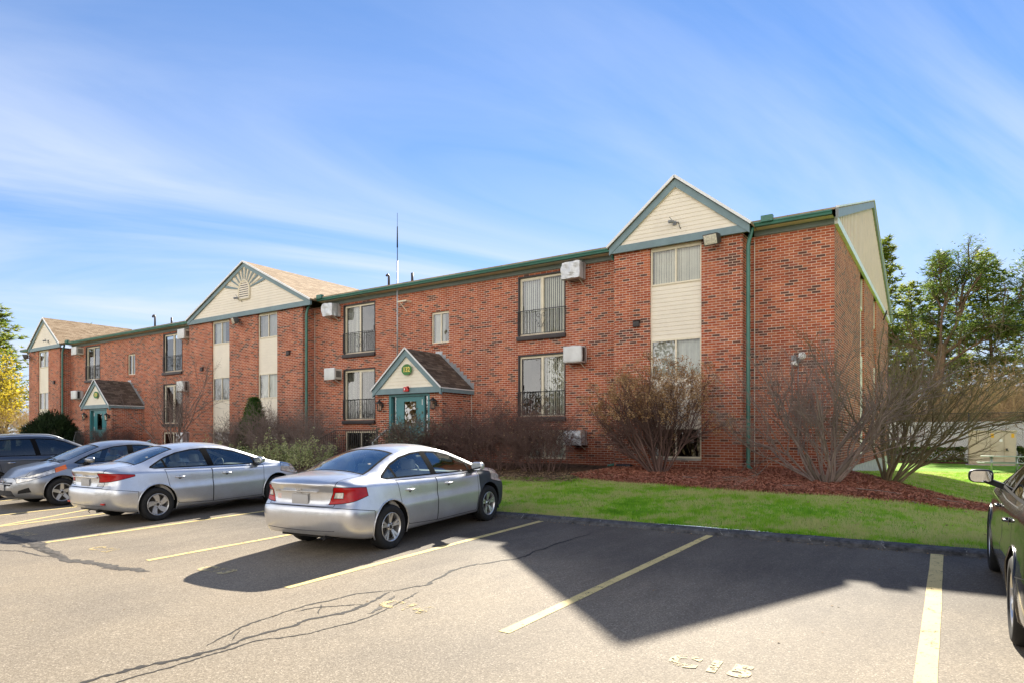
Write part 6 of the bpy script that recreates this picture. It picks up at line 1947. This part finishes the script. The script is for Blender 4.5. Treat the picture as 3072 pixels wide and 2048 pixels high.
# -- conifers
def pine(x, y, label, seed, H, R_, mat, start=.3, group='pines behind the building', z=None, tuft=.55, dens=1.0, lean=0, flat=.1):
    t = plant('pine_tree', x, y, label, 'tree', group, z); rs = random.Random(seed)
    b = MB(); T, _ = curve_pts((0, 0, -.3), (lean, 0, 1), H, 12, .025, .04, rs); ftube(b, T, H*.014, .03, 8)
    lb = MB()
    nb = int(H*5.2)
    for i in range(nb):
        t_ = start+(1-start)*(i+rs.random())/nb; k = t_*12; j = min(11, int(k)); f = k-j
        p = tuple(T[j][m]+(T[j+1][m]-T[j][m])*f for m in range(3))
        a = i*2.4+rs.uniform(-.5, .5); prof = (1-t_)**.7*(.55+.45*min(1, (t_-start)/.18+.3))
        L = R_*prof*rs.uniform(.55, 1.2)+.5
        if t_ < start+.2 and rs.random() < .35: L *= .5
        P, d = curve_pts(p, vnorm((math.cos(a), math.sin(a), flat+.35*t_+rs.gauss(0, .12))), L, 6, .10, .025, rs)
        ftube(b, P, .02+.012*L, .008, 4)
        ntf = int((5+L*5.6)*dens)
        for q in range(ntf):
            u = (.25+.75*rs.random())*6; j2 = min(5, int(u)); f2 = u-j2
            c = tuple(P[j2][m]+(P[j2+1][m]-P[j2][m])*f2 for m in range(3))
            off = L*.17
            c = (c[0]+rs.gauss(0, off), c[1]+rs.gauss(0, off), c[2]+rs.gauss(0, .12)+.06)
            for s_ in range(9):
                e = rs.uniform(0, 6.283); dn = vnorm((math.cos(e)+d[0]*.5, math.sin(e)+d[1]*.5, rs.uniform(-.15, .75))); l = tuft*rs.uniform(.5, 1.1)
                w = vnorm((-dn[1], dn[0], rs.gauss(0, .5))); kk = l*.13
                lb.v += [(c[0]-w[0]*kk, c[1]-w[1]*kk, c[2]-w[2]*kk), (c[0]+w[0]*kk, c[1]+w[1]*kk, c[2]+w[2]*kk), (c[0]+dn[0]*l, c[1]+dn[1]*l, c[2]+dn[2]*l)]
                ii = len(lb.v); lb.f.append((ii-3, ii-2, ii-1)); lb.m.append(0)
    b.build('trunk', M['pinebark'], t, smooth=True, uv=False); lb.build('crown', mat, t, uv=False)
    return t
pine(-3.9, 64, 'bright green pine rising just behind the right gable', 81, 18.5, 3.6, M['pine'], .25, z=.05)
pine(2.9, 66, 'tall straight dark-trunked pine, second from the right edge', 82, 16.8, 4.0, M['pine'], .18, z=.05, dens=1.1)
pine(5.6, 68, 'slim pine at the right edge of the picture', 83, 14.5, 3.4, M['pine_dk'], .2, z=.05, dens=.7)
pine(-.9, 74, 'pine standing behind the forked old tree', 84, 19, 4.2, M['pine_dk'], .3, z=.05)
pine(-2.4, 69, 'bushy pine close left of the forked old tree', 91, 15.5, 4.4, M['pine'], .12, z=.05, dens=1.0)
pine(1.2, 78, 'thin pine between the forked old tree and the straight pine', 85, 14, 3.2, M['pine'], .15, z=.05, dens=.7)
pine(-6.5, 80, 'farthest pine, mostly hidden by the right gable', 86, 17, 4, M['pine_dk'], .25, z=.05)
pine(-72.5, 24, 'tall pine at the left edge beyond the building', 87, 13.6, 4.2, M['pine'], .25, 'pines beyond the left end', z=.4)
pine(-71, 31, 'dark pine behind the farthest gable', 88, 12.2, 3.4, M['pine_dk'], .2, 'pines beyond the left end', z=.4)
pine(-62, 47, 'pine whose tip shows above the roof of the far wing', 89, 16.2, 3.2, M['pine_dk'], .4, 'pines beyond the left end', z=.4)

# -- forked old tree
t = plant('forked_tree', -.1, 62, 'old forked tree with thick twisted limbs and sparse dark foliage among the pines', 'tree', z=.05); rs = random.Random(91)
b = MB(); tips = []
ftube(b, [(-1.2, 0, -.3), (-.9, 0, 3.5), (-.5, 0, 7.0), (-.3, 0, 9)], .48, .30, 10)
cfg = [(7, .17, .04, (6, 8), .52, .5), (5, .2, .05, (5, 7), .5, .5), (4, .22, .04, (4, 5), .5, .55), (3, .25, .03, 0, 0, 0)]
MINR[0] = .012
for p, d, L, r in (((-.35, 0, 8.6), (.45, 0, 1), 6.2, .16), ((-.3, 0, 8.2), (1, .1, .62), 6.6, .14), ((-.5, 0, 7.6), (-.75, 0, .8), 5.0, .15), ((-.4, 0, 8.8), (-.15, .1, 1), 5.4, .13), ((-.4, 0, 7.2), (.9, -.2, .3), 4.5, .11), ((-.6, 0, 6), (-1, .2, .5), 4, .10)):
    grow(b, p, vnorm(d), L, r, 0, cfg, rs, tips)
b.build('trunk', M['pinebark'], t, smooth=True, uv=False)
lb = MB()
for p, d, q in tips:
    if p[2] > 9 and rs.random() < .95*min(1, (17.5-p[2])/4+.2):
        for k in range(10):
            c = (p[0]+rs.gauss(0, .3), p[1]+rs.gauss(0, .3), p[2]+rs.gauss(0, .15))
            e = rs.uniform(0, 6.283); dn = vnorm((math.cos(e), math.sin(e), rs.uniform(-.1, .8))); l = .4*rs.uniform(.5, 1.1); w = vnorm((-dn[1], dn[0], rs.gauss(0, .5))); kk = l*.13
            lb.v += [(c[0]-w[0]*kk, c[1]-w[1]*kk, c[2]-w[2]*kk), (c[0]+w[0]*kk, c[1]+w[1]*kk, c[2]+w[2]*kk), (c[0]+dn[0]*l, c[1]+dn[1]*l, c[2]+dn[2]*l)]
            ii = len(lb.v); lb.f.append((ii-3, ii-2, ii-1)); lb.m.append(0)
lb.build('crown', M['pine_dk'], t, uv=False)

# -- yellow-leaved tree and tan brush at the left end
t = plant('yellow_tree', -66.5, 21.5, 'golden yellow spring tree beyond the left end of the building', 'tree', z=.4); rs = random.Random(95)
b = MB(); tips = []
cfg = [(6, .13, .03, (6, 8), .55, .5), (5, .2, .0, (5, 6), .5, .55), (4, .2, -.03, (2, 3), .5, .5), (3, .2, -.05, 0, 0, 0)]
for i in range(7):
    a = 2*math.pi*i/7; grow(b, (math.cos(a)*.2, math.sin(a)*.2, 0), vnorm((math.cos(a)*.7, math.sin(a)*.7, 1)), 5.2*rs.uniform(.8, 1.15), .12, 0, cfg, rs, tips)
b.build('trunk', M['bark'], t, smooth=True, uv=False)
lb = MB()
for p, d, q in tips:
    if p[2] < 2.2: continue
    for k in range(9): leaf(lb, (p[0]+rs.gauss(0, .22), p[1]+rs.gauss(0, .22), p[2]+rs.gauss(0, .2)), rs.uniform(.10, .2), rs)
lb.build('crown', M['yellow'], t, uv=False)

MINR[0] = .007
def brush_mesh(seed, mat_r, H, rx, n=40):
    rs = random.Random(seed); b = MB()
    cfg = [(5, .16, .03, (6, 8), .55, .55), (4, .22, .02, (4, 6), .55, .6), (3, .25, .02, (2, 3), .6, .6), (2, .25, .0, 0, 0, 0)]
    for i in range(n):
        a = rs.uniform(0, 6.283); q = math.sqrt(rs.random()); x, y = math.cos(a)*q*rx*.6, math.sin(a)*q*rx*.5
        grow(b, (x, y, -.1), vnorm((x/rx+rs.gauss(0, .15), y/rx+rs.gauss(0, .15), 1)), H*rs.uniform(.5, .8), .035*rs.uniform(.7, 1.3), 0, cfg, rs)
    return b
bm1 = brush_mesh(101, .03, 4.2, 2.6, 26); bm2 = brush_mesh(102, .03, 5.0, 2.6, 26)
spots = [(-64.5, 18.5, 1, .9, 'tan brush at the left edge below the yellow tree'), (-61.5, 22.5, 2, .8, 'tan brush right beside the far left brick corner'), (-68, 16.5, 2, .9, 'tan brush cut by the left edge of the photo'), (-70, 22, 1, 1.1, 'tan brush behind the yellow tree'),
         (-1.8, 59, 2, 1.25, 'tan brush behind the white fence, nearest the building'), (1.6, 60, 1, 1.35, 'tan brush behind the white fence under the forked tree'), (4.8, 58.5, 2, 1.5, 'tall tan brush above the utility cabinet'), (8.2, 58, 1, 1.7, 'tallest tan brush at the right edge of the photo'), (6.8, 63, 2, 1.5, 'brown brush behind the tall tan brush at right'), (-4.5, 62, 1, 1.5, 'brown brush close behind the end wall'), (0, 66, 2, 1.7, 'far brown brush at the foot of the pines'), (3.6, 64, 1, 1.8, 'far brown brush right of the forked trunk')]
first = {}
for x, y, k, sc, lab in spots:
    t = plant('brush', x, y, lab, 'brush', 'bare tan brush at the wood edge', z=ground_z(x, y) if y < 59 else +.05)
    t.scale = (sc, sc, sc*.92); t.rotation_euler.z = (x*1.7) % 6.28
    if k not in first:
        o = (bm1 if k == 1 else bm2).build('branches', M['twig_tan'], t, uv=False); first[k] = o
    else:
        o = first[k].copy(); COL.objects.link(o); o.parent = t
# -- clipped hedge at the back of the right lawn
def hedge(x0, x1, y, h, d, label, seed):
    t = plant('hedge', (x0+x1)/2, y, label, 'hedge', 'clipped hedges by the white wall', z=.1); rs = random.Random(seed); b = MB(); w = (x1-x0)/2
    for _ in range(int((x1-x0)*1500)):
        f = rs.random()
        if f < .5: p = (rs.uniform(-w, w), -d/2+abs(rs.gauss(0, .06)), rs.uniform(.08, h))
        else: p = (rs.uniform(-w, w), rs.uniform(-d/2, d/2), h-abs(rs.gauss(0, .06)))
        k = noise.noise(Vector((p[0]*1.5, p[1]*1.5, p[2]*2)))*.12
        leaf(b, (p[0]+k, p[1]+k, p[2]+k), rs.uniform(.06, .13), rs)
    b.build('foliage', M['hedgeleaf'], t, uv=False)
    b = MB(); 
    for i in range(int((x1-x0)*2)): x = -w+.3+i*.5; ftube(b, [(x, 0, -.1), (x+rs.gauss(0, .1), 0, h*.7)], .03, .01, 4)
    b.build('stems', M['bark'], t, uv=False)
hedge(-4.5, .9, 51, .95, 1.0, 'clipped dark green hedge left of the utility cabinet', 111)
hedge(3.5, 9, 51, 1.0, 1.0, 'clipped dark green hedge right of the utility cabinet', 112)
o = grid_sheet('hedge_mulch', M['mulch'], frange(-5, 11, .5), frange(49, 51.8, .3), lambda x, y: ground_z(x, y)+.035+noise.noise(Vector((x*2, y*2, 1)))*.02); tag(o, kind='structure')

# ------------------------------------------------------------------ right background
# white wall behind the fence
o = (3, 55, .1); t = empty('white_wall', o, label='long low white wall behind the chain-link fence at right', cat='wall')
b = MB(o); b.box(-7, 54.9, -.1, 26, 55.1, 2.75); b.build('wall_face', M['white'], t)
b = MB(o); b.box(-7, 54.86, 2.75, 26, 55.14, 2.82); b.build('coping', M['white'], t)
o = (3, 53, .1); t = empty('chain_link_fence', o, label='tall dark chain-link fence in front of the white wall', cat='fence')
M['wire'] = simple('dark_fence_wire', (.05, .05, .052), .5, .4, var=.1)
for i in range(8):
    x = -5.5+i*3.3
    b = MB(o); b.tube([(x, 53, -.1), (x, 53, 3.38)], .04, 8); b.build('post', M['wire'], t, smooth=True)
b = MB(o); b.tube([(-6, 53, 3.35), (24, 53, 3.35)], .025, 6); b.build('top_rail', M['wire'], t, smooth=True)
m, nt, bs = new_mat('chain_link_mesh'); nt.nodes.remove(bs)
out = nt.nodes['Material Output']; uvn = N(nt, 'ShaderNodeTexCoord'); sp = N(nt, 'ShaderNodeSeparateXYZ'); nt.links.new(uvn.outputs['UV'], sp.inputs[0])
def tri(a, bq):
    s1 = N(nt, 'ShaderNodeMath', operation=a); nt.links.new(sp.outputs[0], s1.inputs[0]); nt.links.new(sp.outputs[1], s1.inputs[1])
    s2 = N(nt, 'ShaderNodeMath', operation='MULTIPLY'); nt.links.new(s1.outputs[0], s2.inputs[0]); s2.inputs[1].default_value = 11
    s3 = N(nt, 'ShaderNodeMath', operation='FRACT'); nt.links.new(s2.outputs[0], s3.inputs[0])
    s4 = N(nt, 'ShaderNodeMath', operation='LESS_THAN'); nt.links.new(s3.outputs[0], s4.inputs[0]); s4.inputs[1].default_value = .13
    return s4
a, c = tri('ADD', 0), tri('SUBTRACT', 0); mxx = N(nt, 'ShaderNodeMath', operation='MAXIMUM'); nt.links.new(a.outputs[0], mxx.inputs[0]); nt.links.new(c.outputs[0], mxx.inputs[1])
df = N(nt, 'ShaderNodeBsdfDiffuse'); df.inputs[0].default_value = (.05, .05, .052, 1); tp = N(nt, 'ShaderNodeBsdfTransparent'); ms = N(nt, 'ShaderNodeMixShader')
nt.links.new(mxx.outputs[0], ms.inputs[0]); nt.links.new(tp.outputs[0], ms.inputs[1]); nt.links.new(df.outputs[0], ms.inputs[2]); nt.links.new(ms.outputs[0], out.inputs[0])
b = MB(o); b.quad((-6, 53, .05), (24, 53, .05), (24, 53, 3.33), (-6, 53, 3.33)); b.build('wire_mesh', m, t)
# pad-mounted utility cabinet
M['cab'] = simple('tan_cabinet_paint', (.50, .43, .32), .5, .4, var=.08, vscale=2)
o = (2.2, 48.8, .1); t = empty('utility_cabinet', o, label='large tan utility cabinet with double doors on the right lawn', cat='utility cabinet')
b = MB(o); b.box(.85, 47.7, -.1, 3.45, 49.9, .13); b.build('pad', M['concrete'], t, bevel=.02)
b = MB(o); b.box(1.0, 48.0, .13, 3.28, 49.7, 2.08); b.build('cabinet_body', M['cab'], t, bevel=.02)
b = MB(o); b.box(.96, 47.94, 2.08, 3.32, 49.75, 2.18); b.build('lid', M['cab'], t, bevel=.03)
for x0, x1 in ((1.04, 2.02), (2.05, 2.68), (2.71, 3.24)):
    b = MB(o); b.box(x0, 47.965, .2, x1, 47.998, 2.03); b.build('cabinet_door', M['cab'], t, bevel=.008)
M['warn'] = simple('yellow_warning_sticker', (.75, .42, .02), .5, .4, var=.1)
for x in (2.08, 3.04):
    b = MB(o); b.box(x, 47.955, 1.74, x+.14, 47.966, 1.98); b.build('warning_sticker', M['warn'], t)
b = MB(o); b.box(2.48, 47.955, 1.5, 2.63, 47.966, 1.66); b.build('notice', M['white'], t)
b = MB(o); b.box(2.79, 47.90, .98, 2.87, 47.966, 1.11); b.tube([(2.83, 47.92, 1.06), (2.91, 47.92, .96)], .015, 6); b.build('latch', M['iron'], t)
# picnic table
M['grn'] = simple('pale_green_bench_coating', (.30, .36, .28), .5, .4, var=.08)
X_, Y_ = 2.15, 39.3; zg = ground_z(X_, Y_)
o = (X_, Y_, zg); t = empty('picnic_table', o, label='metal framed picnic table on the right lawn in front of the tan cabinet', cat='picnic table')
b = MB(o); b.box(X_-.85, Y_-.37, zg+.74, X_+.95, Y_+.37, zg+.78); b.build('table_top', M['grn'], t, bevel=.01)
for y in (Y_-.8, Y_+.54):
    b = MB(o); b.box(X_-1.0, y, zg+.43, X_+.95, y+.26, zg+.47); b.build('bench', M['grn'], t, bevel=.01)
for x in (X_-.42, X_+.55):
    b = MB(o)
    b.tube([(x, Y_-.22, zg), (x, Y_-.22, zg+.74)], .035, 8); b.tube([(x, Y_+.22, zg), (x, Y_+.22, zg+.74)], .035, 8); b.tube([(x, Y_-.75, zg+.42), (x, Y_+.72, zg+.42)], .028, 8); b.tube([(x, Y_-.22, zg+.3), (x, Y_-.68, zg+.42)], .02, 6)
    b.build('leg_frame', M['alu'], t, smooth=True)
b = MB(o); b.tube([(X_+.5, Y_-.1, zg+.40), (X_+1.2, Y_, zg+.66)], .022, 6); b.build('brace', M['dkbrown'], t)
# overhead cable leaving the end wall
o = (-2.5, 35, 7.5); t = empty('overhead_cable', o, label='thin black overhead cable running right from the end wall past the pines', cat='cable')
b = MB(o); pts = []
for i in range(25):
    u = i/24; pts.append((-2.55+24*u, 35+14*u, 7.5-1.5*math.sin(math.pi*u*.9)*.6-.5*u))
b.tube(pts, .014, 4); b.build('cable_run', M['blackplastic'], t)
b = MB(o); b.tube([(-2.5, 34.6, 7.15), (-2.42, 34.8, 7.5), (-2.4, 35, 7.62), (-2.42, 35.1, 7.5)], .03, 6); b.build('weatherhead', M['blackplastic'], t)

# fallen leaves: thick under the thickets, scattered on bed, lawn edge and kerb
b = MB(); rs = random.Random(141)
def drop(x, y, s_):
    z = (lot_z(y)+.006 if y < 9.83 else (lot_z(9.85)+.16 if y < 10.25 else (mulch_h(x, y)+.02 if (in_poly(x, y, BED)) else lawn_h(x, y)+.045)))
    leaf(b, (x, y, z), s_, rs, .75)
for _ in range(5200): drop(rs.uniform(-15.5, -8.2)+rs.gauss(0, .4), min(19, 14.4+abs(rs.gauss(0, 1.3))), rs.uniform(.03, .07))
for _ in range(900): drop(rs.uniform(-9, 1), rs.uniform(14.4, 19.5), rs.uniform(.025, .06))
for _ in range(160): drop(rs.uniform(-9, 3), rs.uniform(10.3, 14.5), rs.uniform(.03, .06))
for _ in range(260): drop(rs.uniform(-9, 2.5), 9.8-abs(rs.gauss(0, .05)), rs.uniform(.012, .035))
for _ in range(45): drop(rs.uniform(-8, 1), rs.uniform(1.5, 9.5), rs.uniform(.012, .03))
tag(b.build('fallen_leaves', M['dryleaf'], uv=False), kind='stuff')
# fallen sticks on the mulch
b = MB()
for i, (x, y, a, L) in enumerate([(-1.6, 15.3, .1, .9), (-.6, 15.2, -.2, .6), (-4.6, 16.2, .5, .5), (-3.0, 15.1, -.3, .45), (-.2, 16.2, .3, .5), (-5.5, 15.9, .2, .35)]):
    P, d = curve_pts((x, y, mulch_h(x, y)+.03), (math.cos(a), math.sin(a), 0), L, 5, .12, 0, rs); P = [(p[0], p[1], mulch_h(p[0], p[1])+.035) for p in P]; ftube(b, P, .012, .005, 5)
tag(b.build('fallen_sticks', M['twig'], uv=False), kind='stuff')
# woods across the car park behind the viewer: they show in window and paint reflections
b = MB(); rs = random.Random(131)
for i in range(60):
    x = -70+110*(i+rs.random())/60; y = rs.uniform(-52, -36); z0 = lot_z(y)-.2; H = rs.uniform(8, 15) if i % 3 else rs.uniform(18, 25)
    P, d = curve_pts((x, y, z0), (rs.gauss(0, .05), 0, 1), H, 6, .06, .03, rs); ftube(b, P, .16, .04, 5)
    for k in range(420):
        t_ = rs.uniform(.08, 1); q = P[min(5, int(t_*6))]; w_ = 1.9*(1-.55*t_)
        leaf(b, (q[0]+rs.gauss(0, w_), q[1]+rs.gauss(0, w_*.7), q[2]+rs.gauss(0, .8)), rs.uniform(.3, .8), rs)
    for k in range(8):
        j = rs.randint(1, 5); Q, d2 = curve_pts(P[j], vnorm((rs.gauss(0, 1), rs.gauss(0, 1), .7)), rs.uniform(1.5, 3.5), 4, .2, .02, rs); ftube(b, Q, .05, .015, 4)
M['woods'] = leaf_mat('spring_woodland', [(.05, .035, .02), (.11, .075, .035), (.10, .10, .03), (.19, .135, .065)], .15, .3, .9)
tag(b.build('woodland', M['woods'], uv=False), kind='stuff')
# ------------------------------------------------------------------ camera, sun, sky
cd = bpy.data.cameras.new('camera'); cam = bpy.data.objects.new('camera', cd); link(cam)
cam.location = (0, 0, EYE); cam.rotation_euler = (R(90), 0, TH)
cd.sensor_width = 36; cd.lens = 36*1504/2352; cd.shift_y = (1000-784)/2352; cd.clip_end = 3000; cd.clip_start = .05
SC.camera = cam
SUN_AZ, SUN_EL = 18.2, 32.4     # degrees from +Y towards -X, above the horizon
sd = bpy.data.lights.new('sun', 'SUN'); sd.energy = 4.8; sd.angle = R(.53); sd.color = (1, .93, .80)
so = bpy.data.objects.new('sun', sd); link(so)
dirv = Vector((-math.sin(R(SUN_AZ))*math.cos(R(SUN_EL)), math.cos(R(SUN_AZ))*math.cos(R(SUN_EL)), math.sin(R(SUN_EL))))
so.rotation_euler = dirv.to_track_quat('Z', 'Y').to_euler()
SKY_TINT = (.46, .82, 1.17); CLOUD = (6.1, 6.7, 8.0); FILL_BANK = (21, 20, 18.4)
w = bpy.data.worlds.new('World'); SC.world = w; w.use_nodes = True
nt = w.node_tree; bg = nt.nodes['Background']; bg.inputs[1].default_value = .05
sk = N(nt, 'ShaderNodeTexSky'); sk.sky_type = 'NISHITA'; sk.sun_disc = False
sk.sun_elevation = R(SUN_EL); sk.sun_rotation = R(-SUN_AZ)
sk.air_density = 1.0; sk.dust_density = .0; sk.ozone_density = 2.2; sk.altitude = 200
tc = N(nt, 'ShaderNodeTexCoord')
# thin cirrus: stretched noise on a flat cloud layer (direction divided by its height)
sx = N(nt, 'ShaderNodeSeparateXYZ'); nt.links.new(tc.outputs['Generated'], sx.inputs[0])
mz = N(nt, 'ShaderNodeMath', operation='MAXIMUM'); nt.links.new(sx.outputs[2], mz.inputs[0]); mz.inputs[1].default_value = .0
az = N(nt, 'ShaderNodeMath', operation='ADD'); nt.links.new(mz.outputs[0], az.inputs[0]); az.inputs[1].default_value = .16
dx = N(nt, 'ShaderNodeMath', operation='DIVIDE'); dy = N(nt, 'ShaderNodeMath', operation='DIVIDE')
nt.links.new(sx.outputs[0], dx.inputs[0]); nt.links.new(az.outputs[0], dx.inputs[1]); nt.links.new(sx.outputs[1], dy.inputs[0]); nt.links.new(az.outputs[0], dy.inputs[1])
cx = N(nt, 'ShaderNodeCombineXYZ'); nt.links.new(dx.outputs[0], cx.inputs[0]); nt.links.new(dy.outputs[0], cx.inputs[1])
mp = N(nt, 'ShaderNodeMapping', vector_type='TEXTURE'); mp.inputs['Rotation'].default_value = (0, 0, R(60)); mp.inputs['Scale'].default_value = (2.6, .8, 1); mp.inputs['Location'].default_value = (.35, .6, 0)
nt.links.new(cx.outputs[0], mp.inputs[0])
n1 = N(nt, 'ShaderNodeTexNoise'); n1.inputs['Scale'].default_value = .9; n1.inputs['Detail'].default_value = 8; n1.inputs['Roughness'].default_value = .56; n1.inputs['Distortion'].default_value = .9
nt.links.new(mp.outputs[0], n1.inputs['Vector'])
cr = ramp(nt, n1.outputs[0], [(.36, (0, 0, 0)), (.64, (1, 1, 1))])
# more cloud low down, little overhead
hz = N(nt, 'ShaderNodeMapRange'); nt.links.new(sx.outputs[2], hz.inputs[0]); hz.interpolation_type = 'SMOOTHSTEP'
hz.inputs[1].default_value = .05; hz.inputs[2].default_value = .74; hz.inputs[3].default_value = 1.0; hz.inputs[4].default_value = .07
cm = N(nt, 'ShaderNodeMath', operation='MULTIPLY'); nt.links.new(cr.outputs[0], cm.inputs[0]); nt.links.new(hz.outputs[0], cm.inputs[1])
c1 = mixc(nt, 1.0, sk.outputs[0], SKY_TINT, 'MULTIPLY')
c2 = mixc(nt, cm.outputs[0], c1, CLOUD)
# the air thickens and whitens towards the horizon
hw = N(nt, 'ShaderNodeMapRange'); hw.interpolation_type = 'SMOOTHSTEP'; nt.links.new(sx.outputs[2], hw.inputs[0])
hw.inputs[1].default_value = .0; hw.inputs[2].default_value = .40; hw.inputs[3].default_value = .72; hw.inputs[4].default_value = 0
c2 = mixc(nt, hw.outputs[0], c2, (5.7, 6.3, 7.7))
# bright cloud bank added behind the viewer, opposite the sun, to fill the shaded facade
by = N(nt, 'ShaderNodeMapRange'); by.interpolation_type = 'SMOOTHSTEP'; nt.links.new(sx.outputs[1], by.inputs[0])
by.inputs[1].default_value = .05; by.inputs[2].default_value = -.6; by.inputs[3].default_value = 0; by.inputs[4].default_value = 1
bz = N(nt, 'ShaderNodeMapRange'); bz.interpolation_type = 'SMOOTHSTEP'; nt.links.new(sx.outputs[2], bz.inputs[0])
bz.inputs[1].default_value = .85; bz.inputs[2].default_value = .35; bz.inputs[3].default_value = 0; bz.inputs[4].default_value = 1
n2 = N(nt, 'ShaderNodeTexNoise'); n2.inputs['Scale'].default_value = 3.2; n2.inputs['Detail'].default_value = 6; nt.links.new(tc.outputs['Generated'], n2.inputs['Vector'])
r2 = ramp(nt, n2.outputs[0], [(.32, (.25, .25, .25)), (.6, (1, 1, 1))])
b1 = N(nt, 'ShaderNodeMath', operation='MULTIPLY'); nt.links.new(by.outputs[0], b1.inputs[0]); nt.links.new(bz.outputs[0], b1.inputs[1])
b2 = N(nt, 'ShaderNodeMath', operation='MULTIPLY'); nt.links.new(b1.outputs[0], b2.inputs[0]); nt.links.new(r2.outputs[0], b2.inputs[1])
c3 = mixc(nt, b2.outputs[0], c2, FILL_BANK)
nt.links.new(c3, bg.inputs[0])
SC.view_settings.view_transform = 'Standard'; SC.view_settings.look = 'None'; SC.view_settings.gamma = 1
SC.view_settings.exposure = 1.52
SC.cycles.max_bounces = 6; SC.cycles.transparent_max_bounces = 12; SC.cycles.caustics_reflective = False; SC.cycles.caustics_refractive = False
SC.cycles.use_fast_gi = False
